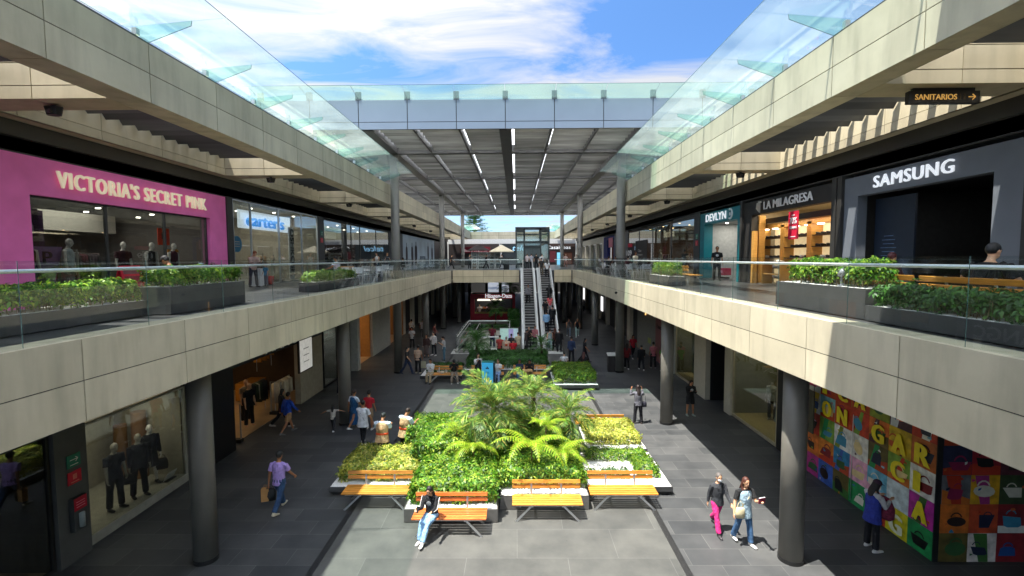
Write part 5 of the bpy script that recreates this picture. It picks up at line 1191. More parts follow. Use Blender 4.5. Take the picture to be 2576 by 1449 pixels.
# ---- far island palms
palm(-2.2, 50.5, 0, 1.9, 1.35, 'palm in front of the red ice cream kiosk', 34, PALMD, n=16, lw=.03)
palm(-.75, 57.6, 0, 3.6, 1.7, 'tall palm behind the red ice cream kiosk', 34, PALMD, n=16, lw=.03)
hedge(-.75, .2, 49.2, 50.2, 0, 1.7, 'large leafy shrub right of the palm by the red kiosk', HEDGE_D, 120, .22, cat='shrub', name='shrub', round_=.5)
hedge(-.5, .3, 47, 48.2, .1, .9, 'dark shrubs beside the foot of the left escalator', HEDGE_D, 110, .16, cat='shrub', name='shrub')
hedge(-4.5, -.9, 46.7, 47.4, .1, .5, 'strip of flowering plants behind the sunken opening', HEDGE_D, 150, .12, cat='shrub', name='shrub')
# ---- upper walkway planters, left
U = F2
planter(-8.85, -8.0, 6.0, 10.15, U, .34, 'near low charcoal planter on the left walkway behind the glass rail')
hedge(-8.8, -8.05, 6.05, 10.05, U+.32, U+.78, 'leafy hedge in the near low planter on the left walkway', HEDGE_G, 420, .085, stems=45)
planter(-8.3, -7.52, 10.2, 13.04, U, .62, 'taller charcoal planter on the left walkway before the man in the green hood')
hedge(-8.25, -7.57, 10.3, 12.95, U+.6, U+1.03, 'leafy hedge in the taller planter on the left walkway', HEDGE_G, 450, .08, stems=45)
planter(-7.95, -7.2, 17.2, 21.6, U, .36, 'charcoal planter further along the left walkway near the metal chairs')
hedge(-7.9, -7.25, 17.3, 21.4, U+.34, U+.72, 'leafy hedge in the further planter on the left walkway', HEDGE_G, 380, .08, stems=30)
planter(6.52, 7.3, 4.2, 8.85, U, .30, 'near low charcoal planter with white gravel on the right walkway')
hedge(6.6, 7.25, 4.2, 8.75, U+.28, U+.66, 'thick hedge with pale stems in the near low planter on the right walkway', HEDGE_D, 480, .085, stems=60)
planter(6.55, 7.33, 8.9, 11.95, U, .60, 'taller charcoal planter with white gravel on the right walkway')
hedge(6.65, 7.25, 9.0, 11.6, U+.6, U+1.12, 'bright green hedge in the taller planter on the right walkway', HEDGE_G, 480, .08, stems=60)
planter(6.35, 7.1, 19.8, 22.6, U, .42, 'small charcoal planter on the right walkway before an orange bench')
hedge(6.45, 7.0, 19.95, 22.4, U+.4, U+.95, 'small bright hedge in the planter before the orange bench, right walkway', HEDGE_G, 380, .09, stems=30)
b = None
t = thing('spotlight', 'small grey garden spotlight standing in the gravel of the taller right planter', 'spotlight', (6.68, 9.75, U+.6))
b = MB(); b.tube([(0, 0, 0), (0, 0, .22)], .02, 8); b.cyl(0, 0, 0, .03, .06, 12); b.build('stand', C('7c8084', .4), t); b = MB(); b.tube([(0, .05, .24), (0, -.1, .32)], [.06, .075], 14); b.build('lamp_head', C('8c9094', .35), t, smooth=True)
t = thing('spotlight', 'small grey garden spotlight in the near hedge of the left walkway', 'spotlight', (-8.15, 9.3, U+.34))
b = MB(); b.tube([(0, 0, 0), (0, 0, .12)], .02, 8); b.cyl(0, 0, 0, .03, .06, 12); b.build('stand', C('7c8084', .4), t); b = MB(); b.tube([(0, .05, .14), (0, -.08, .2)], [.05, .065], 14); b.build('lamp_head', C('8c9094', .35), t, smooth=True)
bench(-9.3, 12.9, U, -math.pi/2, 'orange bench on the left walkway where the man in the green hood sits', 'benches on the upper walkways')
bench(-8.9, 23.9, U, -math.pi/2, 'orange bench on the left walkway where the man in the white shirt sits', 'benches on the upper walkways')
bench(7.75, 7.75, U, math.pi/2, 'orange bench on the right walkway where the big man in black sits', 'benches on the upper walkways')
bench(7.75, 9.8, U, math.pi/2, 'orange bench on the right walkway just past the big man in black', 'benches on the upper walkways')
bench(7.75, 21.3, U, math.pi/2, 'empty orange bench behind the small planter, right walkway', 'benches on the upper walkways')
# cafe chairs and tables
def cafe_chair(x, y, rz, label, grp):
    t = thing('cafe_chair', label, 'chair', (x, y, U), rz, grp); AL = mat('aluminium', (.62, .63, .64), .3, .85, .05)
    bx('seat', (-.22, .22, -.22, .22, .43, .455), C('b8bab8', .4), t, bevel=.01)
    M = Matrix.Translation((0, .22, .66)) @ Matrix.Rotation(R_(-12), 4, 'X'); b = MB(); b.box(-.21, .21, -.01, .01, -.13, .17, 0, M); b.build('backrest', C('b8bab8', .4), t, bevel=.01)
    for sx in (-1, 1):
        b = MB(); b.tube([(sx*.22, .27, .84), (sx*.22, .2, .44), (sx*.24, .3, 0)], .016, 6); b.build('leg', AL, t)
        b = MB(); b.tube([(sx*.22, -.2, .44), (sx*.25, -.28, 0)], .016, 6); b.build('leg', AL, t)
        b = MB(); b.tube([(sx*.23, .22, .66), (sx*.25, -.1, .66), (sx*.24, -.2, .44)], .014, 6); b.build('armrest', AL, t)
    return t
def cafe_table(x, y, label, grp):
    t = thing('cafe_table', label, 'table', (x, y, U), 0, grp); b = MB(); b.cyl(0, 0, .72, .745, .36, 24); b.build('table_top', C('c4c6c4', .35), t)
    b = MB(); b.cyl(0, 0, .03, .72, .03, 10); b.build('pedestal', STEEL, t); b = MB(); b.cyl(0, 0, .0, .03, .24, 20); b.build('foot', STEEL, t); return t
c0 = cafe_chair(-7.35, 22.0, .5, 'metal cafe chair nearest the camera behind the left glass rail', 'cafe chairs on the left walkway')
sp2 = [(-7.9, 22.4, 1.2), (-7.4, 23.8, -1.8), (-7.3, 25.6, .4), (-8.2, 26.2, 3.0), (-7.6, 28.0, -.9), (-7.4, 30.5, 1.4), (-8.8, 31.8, .2), (-9.4, 37.5, 1.1), (-9.2, 40.2, -1.2), (-8.4, 41.5, 2.4)]
NM = ['behind the further planter', 'just past the seated man in white', 'beside the first cafe table', 'across the first cafe table', 'between the first and second cafe tables', 'beside the tall column', 'turned towards the dark shop window', 'beside the third cafe table', 'near the standing pair', 'furthest along the walkway']
for (x, y, r), nm in zip(sp2, NM): dup(c0, (x, y, U), r, 'metal cafe chair '+nm+', left walkway', 'cafe chairs on the left walkway')
t0 = cafe_table(-7.75, 25.0, 'first round cafe table on the left walkway from the front', 'cafe tables')
dup(t0, (-8.0, 30.9, U), 0, 'second round cafe table on the left walkway', 'cafe tables'); dup(t0, (-9.0, 38.8, U), 0, 'third round cafe table on the left walkway', 'cafe tables')
sp3 = [(6.7, 25.4, 1.4), (6.6, 26.8, .6), (7.6, 27.6, 2.8), (6.6, 29.6, 1.8), (6.7, 31.5, .9), (7.9, 32.6, 3.4), (6.7, 34.5, 1.2), (7.8, 36.8, -.5)]
NM = ['nearest the small planter', 'beside the first cafe table', 'across the first cafe table', 'beside the tall column', 'beside the second cafe table', 'under the seated man in red', 'past the second cafe table', 'furthest along the walkway']
for (x, y, r), nm in zip(sp3, NM): dup(c0, (x, y, U), r, 'metal cafe chair '+nm+', right walkway', 'cafe chairs on the right walkway')
dup(t0, (7.1, 27.0, U), 0, 'first round cafe table on the right walkway', 'cafe tables'); dup(t0, (7.3, 32.0, U), 0, 'second round cafe table on the right walkway', 'cafe tables'); dup(t0, (7.6, 39.5, U), 0, 'third round cafe table on the right walkway', 'cafe tables')

# ---- red kiosk
t = thing('ice_cream_kiosk', 'red ice cream kiosk with white curly letters, behind the sunken opening', 'kiosk', (-2.7, 54.4, 0)); KR = C('a80c24', .45)
b = MB(); b.box(-2.6, 2.6, 0, .3, 2.45, 3.0); b.box(-2.6, -2.1, 0, .3, 0, 2.45); b.box(-2.1, 2.6, 0, .3, 0, .75); b.box(2.3, 2.6, 0, .3, .75, 2.45); b.box(-2.6, -2.5, .3, 3, 0, 3.0); b.box(2.5, 2.6, .3, 3, 0, 3.0); b.box(-2.5, 2.5, 2.9, 3, 0, 3); b.build('red_frame', KR, t, bevel=.02)
bx('dark_interior', (-2.48, 2.48, 2.8, 2.88, .01, 2.95), C('1a1c1e'), t); bx('dark_side', (-2.49, -2.44, .31, 2.8, .01, 2.95), C('1a1c1e'), t); bx('gold_trim', (-2.08, 2.3, -.02, .02, .75, .95), C('a58a3c', .4), t); bx('counter_inside', (-2.0, 2.2, 1.2, 1.8, .0, 1.2), C('2a2622'), t)
bx('lit_canopy', (-1.8, 1.0, .3, 1.4, 2.2, 2.3), mat('lit_panel', (.8, .75, .6), .5, emis=(1, .92, .75), es=.5), t); bx('menu_screen', (.9, 2.1, 1.9, 1.95, 1.3, 2.2), C('202428', .3), t)
text('Häagen-Dazs', 3.05, .62, WL, t, (-.85, -.05, 2.42), RF, ext=.06, bold=.04)
for k in range(4): bx('ice_cream_tub', (-1.6+k*.4, -1.3+k*.4, 1.25, 1.5, 1.2, 1.36), C(('e8e0d0', 'c07030', 'e0a0b0', '5a3020')[k]), t)
lamp('kiosk_lamp', (-.3, 1.5, 2.6), 3, 1, 22, (1, .92, .8), bpy.data.objects['ice_cream_kiosk'])
t = thing('info_screen', 'standing pastel coloured screen board beside the foot of the left escalator', 'screen', (-.55, 36.0, 0))
bx('board', (-.7, .7, -.05, .05, .85, 1.75), C('c0d8d0', .4), t); b = MB(); b.box(-.6, -.54, -.03, .03, 0, .9); b.box(.54, .6, -.03, .03, 0, .9); b.build('stand', STEEL, t)
for k, (a, c, q) in enumerate(((-.67, -.05, 'b4d8cc'), (-.03, .33, 'a8a0cc'), (.35, .67, 'bcd4d8'))): bx('screen_panel', (a, c, -.06, -.052, .9, 1.7), mat('scr'+q, H(q), .4, emis=H(q), es=.12), t)
t = thing('info_board', 'light blue standing sign board with dark emblem and small words, middle island', 'sign', (-1.62, 26.2, 0), R_(-6)); BL_ = mat('sign_blue', H('3aa8d8'), .4, 0, .04, 2, emis=H('3aa8d8'), es=.12)
bx('panel', (-.32, .32, -.06, .06, .04, 1.28), BL_, t, bevel=.008); bx('green_top', (-.32, .32, -.055, .4, 1.285, 1.31), C('1e6a5c'), t); bx('side_case', (.325, .4, -.06, .3, .04, 1.28), C('28404a'), t)
b = MB(); b.ell((0, -.065, 1.03), (.035, .004, .04)); b.ell((-.05, -.065, .96), (.05, .004, .035), Matrix.Rotation(.5, 3, 'Y')); b.ell((.05, -.065, .96), (.05, .004, .035), Matrix.Rotation(-.5, 3, 'Y')); b.ell((0, -.065, .98), (.022, .004, .03)); b.build('emblem', C('1c2a4a'), t)
text('Kiosco', .2, .05, C('1c2a4a'), t, (-.1, -.063, .72), RF, ext=.004, bold=.02); text('digital', .2, .05, C('1c2a4a'), t, (-.1, -.063, .64), RF, ext=.004)
for k in range(4): bx('small_print', (-.13, .13, -.064, -.061, .5-k*.045, .512-k*.045), C('2a6a90'), t)
# ---- crossing floor kiosk, parasols, stand
t = thing('book_kiosk', 'pale shelf kiosk with goods under the cream parasol on the crossing floor', 'kiosk', (-3.5, 54.5, U)); KM = C('e4e8e4', .5)
for x0, x1 in ((-1.6, -.95), (-.85, .35), (.45, 1.1), (1.15, 1.75)):
    b = MB(); b.box(x0, x0+.05, 0, .4, 0, 1.95); b.box(x1-.05, x1, 0, .4, 0, 1.95); b.box(x0, x1, .36, .4, 0, 1.95)
    for k in range(6): b.box(x0+.05, x1-.05, 0, .36, k*.37, k*.37+.04)
    b.build('shelf_unit', KM, t)
    for k in range(5):
        b = MB(); xx = x0+.08
        while xx < x1-.15: w_ = rnd.uniform(.05, .12); b.box(xx, xx+w_, .02, .3, k*.37+.042, k*.37+.04+rnd.uniform(.12, .28)); xx += w_+.02
        b.build('goods', C(rnd.choice(['8a8f8c', '6f7a80', '9c9080', '57605e'])), t)
def parasol(x, y, z, w_, h, col, label):
    t = thing('parasol', label, 'parasol', (x, y, z)); b = MB(); a = w_/2; b.v += [(-a, -a, h), (a, -a, h), (a, a, h), (-a, a, h), (0, 0, h+w_*.28), (-a, -a, h-.08), (a, -a, h-.08), (a, a, h-.08), (-a, a, h-.08)]
    b.f += [(0, 1, 4), (1, 2, 4), (2, 3, 4), (3, 0, 4), (0, 5, 6, 1), (1, 6, 7, 2), (2, 7, 8, 3), (3, 8, 5, 0)]; b.mi += [0]*8; o = b.build('canopy', C(col), t); m_ = o.modifiers.new('s', 'SOLIDIFY'); m_.thickness = .02
    b = MB(); b.cyl(0, 0, 0, h+w_*.27, .03, 10); b.build('pole', STEEL, t); b = MB(); b.cyl(0, 0, 0, .08, .3, 16); b.build('base', DSTEEL, t)
parasol(-1.6, 54.0, U, 2.7, 2.0, 'd8ccb0', 'cream square parasol over the kiosk on the crossing floor'); parasol(-4.3, 55, U, 2.4, 2.2, '2c2422', 'dark parasol left of the cream one on the crossing floor')
t = thing('sales_stand', 'black box topped stand on a narrow pedestal at the glass rail of the crossing floor', 'stand', (-1.0, 50.3, U)); bx('box_top', (-.85, .85, -.3, .3, 1.0, 1.3), BLACK, t, bevel=.01); bx('pedestal', (-.3, .3, -.2, .2, 0, 1.0), C('1c1e1e'), t)
# ---- surface objects on the walkway
t = thing('pedestal_display', 'white stepped pedestal by the blue lettered shop entrance, left walkway', 'pedestal', (XL+.45, 21.7, U)); bx('lower_block', (-.25, .25, -.35, .35, 0, .45), WHITE, t, bevel=.006); bx('upper_block', (-.2, .2, -.2, .2, .452, .8), WHITE, t, bevel=.006)
t = thing('red_bucket', 'small red tapered bucket beside the white pedestal, left walkway', 'bucket', (XL+.45, 22.7, U)); b = MB(); b.tube([(0, 0, .01), (0, 0, .42)], [.12, .17], 14); b.build('bucket_body', C('b0282a'), t, smooth=True)
def gate(x, y, z, label, rz=0):
    t = thing('security_gate', label, 'security gate', (x, y, z), rz, 'anti theft gates'); b = MB(); b.tube([(-.24, 0, .12), (-.24, 0, 1.5), (.24, 0, 1.5), (.24, 0, .12)], .03, 6); b.build('loop_frame', C('8c8a84', .4), t); bx('base', (-.28, .28, -.1, .1, 0, .13), BLACK, t); return t
gate(-10.95, 17.9, .03, 'anti theft gate standing on the warm floor of the open shop, lower left'); gate(-11.0, 21.2, .03, 'anti theft gate beside the white coat rack, lower left'); gate(-10.9, 24.1, .03, 'anti theft gate before the beige wall, lower left'); gate(-11.0, 31.2, .03, 'anti theft gate at the orange lit shop, lower left')
gate(XL-.9, 13.9, U+.02, 'anti theft gate inside the pink shop, left one'); gate(XL-.9, 17.0, U+.02, 'anti theft gate inside the pink shop, right one'); gate(XL-.6, 23.6, U+.02, 'left anti theft gate of the blue lettered shop'); gate(XL-.6, 25.6, U+.02, 'right anti theft gate of the blue lettered shop')
gate(10.2, 33.6, .02, 'pale anti theft gate in the dark shop entrance, lower right')
def rack(x, y, z, rz, cols, label, n=12):
    t = thing('clothes_rack', label, 'clothes rack', (x, y, z), rz); b = MB(); b.tube([(-.7, 0, 0), (-.7, 0, 1.45), (.7, 0, 1.45), (.7, 0, 0)], .018, 6); b.build('rail', STEEL, t)
    for i in range(n):
        xx = -.6+1.2*i/(n-1); l_ = rnd.uniform(.7, 1.0); b = MB(); b.tube([(xx, 0, 1.42-l_), (xx, 0, 1.1), (xx, 0, 1.35), (xx, 0, 1.43)], [(.035, .22), (.04, .2), (.035, .2), (.015, .04)], 8); b.build('garment', C(rnd.choice(cols)), t, smooth=True)
    return t
rack(XL-2.2, 14.9, U+.02, R_(90), ['2a2a30', '50565c', '7c8288', '1c1c20'], 'rack of grey and dark clothes in the pink shop'); rack(XL-3.4, 16.9, U+.02, R_(80), ['3c0a18', '1a1418', '2c2028'], 'rack of dark red clothes in the pink shop'); rack(XL-2.4, 21.6, U+.02, R_(90), ['5c7a86', 'b8b0a0', '3a4a58'], 'rack of small clothes left in the blue lettered shop'); rack(XL-2.6, 27.2, U+.02, R_(90), ['8a6a4c', 'a89c88'], 'rack of beige clothes right in the blue lettered shop')
rack(XL-2.0, 33.4, U+.02, R_(90), ['2a3040', '101418', '4a4e54'], 'rack of dark clothes in the dark glazed shop'); rack(XR+1.8, 31.6, U+.02, R_(90), ['7a3a1c', 'a07a4a', '2a1c14'], 'rack of brown clothes right in the wide glass shop'); rack(XR+2.0, 35.6, U+.02, R_(90), ['b0a08c', '5a2a1c', '241c1c', '7a7468'], 'rack of mixed clothes in the middle of the wide glass shop'); rack(XR+1.8, 40.2, U+.02, R_(90), ['8c8070', '3a2a20'], 'rack of pale clothes left in the wide glass shop')
rack(-12.0, 21.4, .03, R_(90), ['0e0e12', '1a1a1e', '24301c', '8a8878'], 'rack of black and olive coats, open shop, lower left'); rack(-11.1, 22.0, .03, R_(90), ['c8bca4', 'b0a48c', 'd4ccb8'], 'rack of cream coats near the beige wall, lower left', 7); rack(-13.0, 24.0, 1.5, R_(90), ['b0782a', 'c08a3c'], 'rack of mustard clothes high at the back, lower left', 6)
t = thing('clothes_table', 'table stacked with folded yellow lit clothes in the orange shop, lower left', 'table', (-12.6, 32.3, .02)); bx('table_top', (-.5, .5, -.8, .8, .85, .9), GOLDW, t)
for sx in (-1, 1):
    for sy in (-1, 1): bx('leg', (sx*.45-.03, sx*.45+.03, sy*.74-.03, sy*.74+.03, 0, .85), GOLDW, t)
for k in range(12):
    xx, yy = -.3+.3*(k % 3), -.6+.4*(k//3); hh = rnd.uniform(.1, .32); bx('folded_clothes', (xx-.12, xx+.12, yy-.16, yy+.16, .902, .9+hh), C(rnd.choice(['e0b060', 'c89848', 'd8c090', '8a5a28'])), t, bevel=.03)
# far conifer
t = thing('conifer_tree', 'dark layered conifer rising beyond the far end of the mall', 'tree', (-9.8, 112, 0)); b = MB(); b.tube([(0, 0, 0), (0, 0, 17.5)], [.4, .12], 8); b.build('trunk', STEMM, t); P = []; Q = []
for i in range(16):
    zz = 11+i*.45; rr_ = (18.8-zz)*.55+.9*(i % 2)
    for k in range(9):
        az = k*2*math.pi/9+i*.7
        for j in range(9):
            f = (j+1)/9; 
            for q in range(2): P.append((math.cos(az)*rr_*f+rnd.uniform(-.2, .2), math.sin(az)*rr_*f+rnd.uniform(-.2, .2), zz+f*f*.35+rnd.uniform(-.1, .1))); Q.append((0, 0, 1))
V, F = rosettes(np.array(P), np.array(Q, float), .34, 4); npmesh('crown', V, F, HEDGE_D, t)

# ================================================================ PEOPLE
REM = []      # (object, voxel size, smoothing)
def V3(x, y, z): return Vector((x, y, z))
def dirv(side, pitch, abd): return V3(side*math.sin(abd), -math.sin(pitch)*math.cos(abd), -math.cos(pitch)*math.cos(abd))
SKINS = {'a': 'b98462', 'b': '9c6a48', 'c': 'c99a78', 'd': '7d5238', 'm': 'd8d4cc', 'w': 'a8a294'}
POSES = {
 'stand': dict(L=(.04, .03, .07), R=(-.03, .03, .07), LA=(.05, .12, .2), RA=(.08, .14, .25)),
 'stand2': dict(L=(.08, .06, .12), R=(-.05, .02, .1), LA=(.15, .18, .9), RA=(.0, .12, .15)),
 'walk': dict(L=(.42, .12, .03), R=(-.34, .35, .03), LA=(-.35, .12, .25), RA=(.4, .12, .35)),
 'walk2': dict(L=(-.36, .42, .03), R=(.40, .08, .03), LA=(.35, .12, .45), RA=(-.3, .12, .2)),
 'phone': dict(L=(.05, .04, .08), R=(-.02, .03, .08), LA=(.35, .05, 1.75), RA=(.4, .05, 1.75), head=.35),
 'photo': dict(L=(.05, .04, .09), R=(-.02, .03, .09), LA=(.95, .35, 2.0), RA=(.95, .35, 2.0)),
 'hips': dict(L=(.04, .03, .1), R=(-.03, .03, .1), LA=(-.2, .5, 1.1), RA=(-.2, .5, 1.1)),
 'pocket': dict(L=(.04, .03, .14), R=(-.03, .03, .14), LA=(-.1, .22, .6), RA=(.5, .05, 1.9)),
 'lookdown': dict(L=(.04, .03, .1), R=(-.03, .03, .1), LA=(.3, .12, 1.5), RA=(.3, .12, 1.5), head=.55, lean=.12),
 'sit': dict(L=(1.42, 1.4, .1), R=(1.42, 1.35, .1), LA=(.45, .12, .9), RA=(.45, .12, .9), lean=.1, head=.15),
 'sitcross': dict(L=(1.38, .75, -.12), R=(1.45, 1.25, .06), LA=(.5, .0, 1.15), RA=(.55, .0, 1.2), lean=.12, head=.3),
 'sitphone': dict(L=(1.42, 1.4, .12), R=(1.42, 1.35, .12), LA=(.5, .05, 1.6), RA=(.5, .05, 1.6), lean=.15, head=.45),
 'sitarms': dict(L=(1.42, 1.2, .05), R=(1.45, 1.5, .05), LA=(.35, .0, 1.7), RA=(.35, .0, 1.7), lean=.05, head=.2),
 'sitwide': dict(L=(1.42, 1.4, .2), R=(1.42, 1.35, .2), LA=(.2, .9, .9), RA=(.25, .5, .8), lean=.05, head=.1),
 'rail': dict(L=(.1, .05, .05), R=(-.1, .05, .05), LA=(.9, .3, .5), RA=(.1, .12, .3)),
 'child': dict(L=(.5, .1, .02), R=(-.5, .3, .05), LA=(.0, 1.35, .1), RA=(.1, 1.5, .1)),
 'mannequin': dict(L=(.02, .02, .07), R=(-.02, .02, .07), LA=(.03, .1, .1), RA=(.05, .1, .15)),
 'bagarm': dict(L=(.06, .03, .07), R=(-.05, .05, .07), LA=(.0, .18, .08), RA=(-.02, .16, .08)),
 'hold': dict(L=(.2, .08, .05), R=(-.18, .2, .05), LA=(.55, .1, 1.5), RA=(.05, .35, .25)),
}
def figure(x, y, z, h, face, pose, top, sleeve, bot, botc, shoe, hair, hairk, label, name='person', skin='b', near=0, w=1.0, grp=None, cat=None, seat=.47, head=True, extra=None, vest=None):
    """pose the joints, grow one continuous body from them, then dress it"""
    k = h/1.70; P = POSES[pose]; root = thing(name, label, cat or name, (x, y, z), face, grp)
    sit = pose.startswith('sit'); lean = P.get('lean', .03); hd = P.get('head', .08)
    pel = V3(0, 0, 0); up = V3(0, -math.sin(lean), math.cos(lean)); J = {}
    chest = pel+up*.30; shl = pel+up*.49; neck = pel+up*.56
    hu = V3(0, -math.sin(lean+hd), math.cos(lean+hd)); hf = V3(0, -math.cos(lean+hd), -math.sin(lean+hd)); hc = neck+hu*.15+hf*.02
    low = 9
    for s, key in ((1, 'L'), (-1, 'R')):
        hp, kn, ab = P[key]; a = pel+V3(s*.09, 0, -.02); d1 = dirv(s, hp, ab); d2 = dirv(s, hp-kn, ab*.6); kk = a+d1*.42; an = kk+d2*.41
        J['hip', s] = a; J['knee', s] = kk; J['ank', s] = an; low = min(low, an.z)
    for s, key in ((1, 'LA'), (-1, 'RA')):
        pt, ab, el = P[key]; a = shl+V3(s*.185*w, 0, -.02); d1 = dirv(s, pt+lean, ab); d2 = dirv(s, pt+lean+el, ab*(.3 if el > .6 else .8)-(.25 if el > 1.2 else 0)); e = a+d1*.28; wr = e+d2*.25
        J['sh', s] = a; J['el', s] = e; J['wr', s] = wr; J['hd', s] = d2
    off = (seat/k+.06) if sit else (-low+.075)
    T = Matrix.Scale(k, 4) @ Matrix.Translation((0, 0, off))
    def fin(b, name_, mt, vox, sm=4):
        b.v = [tuple(T @ Vector(q)) for q in b.v]; o = b.build(name_, mt, root, smooth=True)
        if vox: REM.append((o, vox, sm))
        return o
    vox = (.011, .017, .026)[0 if near else (1 if y < 32 else 2)]
    body = MB(); skm = C(SKINS[skin], .55 if skin not in 'mw' else .35)
    tw = w
    body.tube([pel-up*.07, pel, pel+up*.14, chest, pel+up*.44, shl+up*.02, neck], [(.13*tw, .10*tw), (.155*tw, .115*tw), (.135*tw, .10*tw), (.155*tw, .115*tw), (.165*tw, .105*tw), (.10*tw, .075), (.055, .055)], 14)
    body.tube([neck-up*.06, neck, hc-hu*.04], [.058, .052, .05], 10)
    if head:
        rotm = Matrix((V3(1, 0, 0), -hf, hu)).transposed()
        body.ell(hc+hu*.015, (.076, .094, .105), rotm, 14, 10); body.ell(hc-hu*.055+hf*.03, (.056, .062, .062), rotm, 12, 8)
        body.ell(hc+hf*.098-hu*.012, (.013, .02, .024), rotm, 8, 6)
        for s in (-1, 1): body.ell(hc+V3(s*.078, 0, 0)-hu*.005, (.012, .022, .032), rotm, 8, 6)
    for s in (1, -1):
        a, e, wr, d2 = J['sh', s], J['el', s], J['wr', s], J['hd', s]
        body.tube([a+V3(-s*.06, 0, .01), a, a.lerp(e, .5), e, e.lerp(wr, .4), wr, wr+d2*.02], [.052, .053*w, .046*w, .038, .038, .026, .026], 10)
        # palm and five fingers, slightly curled
        sd = d2.cross(V3(0, 0, 1)); sd = sd.normalized() if sd.length > .1 else V3(0, 1, 0)
        if sit or abs(d2.z) < .7: nrm = V3(s*.2, 0, -1).normalized()
        else: nrm = V3(-s, -.1, 0)
        nrm = (nrm-d2*nrm.dot(d2)).normalized(); sd = d2.cross(nrm).normalized(); m0 = wr+d2*.05
        Rm = Matrix((sd, nrm, d2)).transposed(); body.ell(m0, (.040, .017, .052), Rm, 10, 8)
        for q, (o_, l_) in enumerate(((-.03, .06), (-.01, .072), (.01, .067), (.029, .052))):
            p0 = m0+sd*o_+d2*.035; p1 = p0+d2*l_*.5+nrm*.008; p2 = p1+d2*l_*.3+nrm*.016; p3 = p2+d2*l_*.14+nrm*.02; body.tube([p0, p1, p2, p3], [.0095, .009, .0085, .006], 6)
        tb = m0-sd*.032-d2*.012; body.tube([tb, tb-sd*.02+d2*.03+nrm*.008, tb-sd*.024+d2*.055+nrm*.016], [.012, .0105, .008], 6)
        a, kn, an = J['hip', s], J['knee', s], J['ank', s]
        body.tube([a+V3(0, 0, .05), a, a.lerp(kn, .45), kn, kn.lerp(an, .3), kn.lerp(an, .75), an], [.075*w, .086*w, .074*w, .052, .055, .037, .034], 12)
        fd = V3(s*.12, -1, 0 if (sit or abs(an.z-low) < .03) else -.35).normalized(); body.tube([an-fd*.03-V3(0, 0, .035), an+fd*.06-V3(0, 0, .045), an+fd*.13-V3(0, 0, .055)], [(.03, .03), (.036, .024), (.032, .014)], 8)
        if shoe:
            b = MB(); zb = an-V3(0, 0, .045); b.tube([zb-fd*.075, zb-fd*.05, zb+fd*.03, zb+fd*.12, zb+fd*.185, zb+fd*.2], [(.02, .025), (.038, .038), (.042, .042), (.046, .03), (.034, .022), (.015, .012)], 10)
            b.tube([an+V3(0, 0, .02), an-V3(0, 0, .03)], [.042, .045], 10); fin(b, 'shoe', C(shoe, .5), 0)
    fin(body, 'body', skm, vox, 5)
    g = .016
    if bot in ('p', 'h', 'l'):   # trousers, shorts, leggings
        b = MB(); gg = g if bot != 'l' else .006
        b.tube([pel+up*.13, pel+up*.05, pel-up*.02, pel-up*.1], [(.138*tw+g, .104*tw+g), (.155*tw+g, .115*tw+g), (.16*tw+g, .12*tw+g), (.10*tw, .09)], 14)
        for s in (1, -1):
            a, kn, an = J['hip', s], J['knee', s], J['ank', s]
            if bot == 'h': b.tube([a+V3(0, 0, .05), a, a.lerp(kn, .5), a.lerp(kn, .8)], [.085*w, .092*w+g, .085*w+g, .082*w+g], 12)
            else:
                fl = .012 if bot == 'p' else 0
                b.tube([a+V3(0, 0, .05), a, a.lerp(kn, .45), kn, kn.lerp(an, .35), kn.lerp(an, .8), kn.lerp(an, .97)], [.08*w, .088*w+gg, .077*w+gg, .056+gg, .056+gg+fl*.3, .045+gg+fl, .044+gg+fl], 12)
        fin(b, {'p': 'trousers', 'h': 'shorts', 'l': 'leggings'}[bot], CL(botc), vox*1.1)
    elif bot in ('s', 'k', 'd'):
        ln = .38 if bot == 's' else .68
        b = MB(); 
        if sit: 
            for s in (1, -1): a, kn, an = J['hip', s], J['knee', s], J['ank', s]; b.tube([a+V3(0, .02, .04), a, a.lerp(kn, .6), kn, kn.lerp(an, .7)], [.11, .12, .12, .11, .13], 12)
            kn = (J['knee', 1]+J['knee', -1])/2; b.tube([pel, kn, kn-V3(0, 0, .28)], [(.17, .12), (.2, .1), (.22, .12)], 12)
        else: b.tube([pel+up*.12, pel, pel-V3(0, 0, ln*.5), pel-V3(0, 0, ln)], [(.15*tw, .12*tw), (.18*tw, .145*tw), (.2, .17), (.23, .2)], 16)
        fin(b, 'skirt', CL(botc), vox*1.1)
    b = MB(); e_ = .015+(.006 if sleeve == 2 else 0); lo = -.1 if vest is None else -.16
    b.tube([pel+up*lo, pel, pel+up*.14, chest, pel+up*.44, shl+up*.025, neck-up*.015], [(.165*tw+e_, .125*tw+e_), (.158*tw+e_, .12*tw+e_), (.142*tw+e_, .108*tw+e_), (.158*tw+e_, .12*tw+e_), (.168*tw+e_, .108*tw+e_), (.11*tw+e_, .08+e_), (.058, .06)], 16)
    if sleeve:
        for s in (1, -1):
            a, e, wr = J['sh', s], J['el', s], J['wr', s]
            if sleeve == 1: b.tube([a+V3(-s*.07, 0, .01), a, a.lerp(e, .55), a.lerp(e, .72)], [.062*w, .068*w, .066*w, .068*w], 12)
            else: b.tube([a+V3(-s*.07, 0, .01), a, a.lerp(e, .5), e, e.lerp(wr, .5), wr.lerp(e, .06)], [.062*w, .068*w, .062*w, .055, .05, .04], 12)
    fin(b, {0: 'sleeveless_top', 1: 'short_sleeved_top', 2: 'long_sleeved_top'}[sleeve], CL(top), vox*1.1)
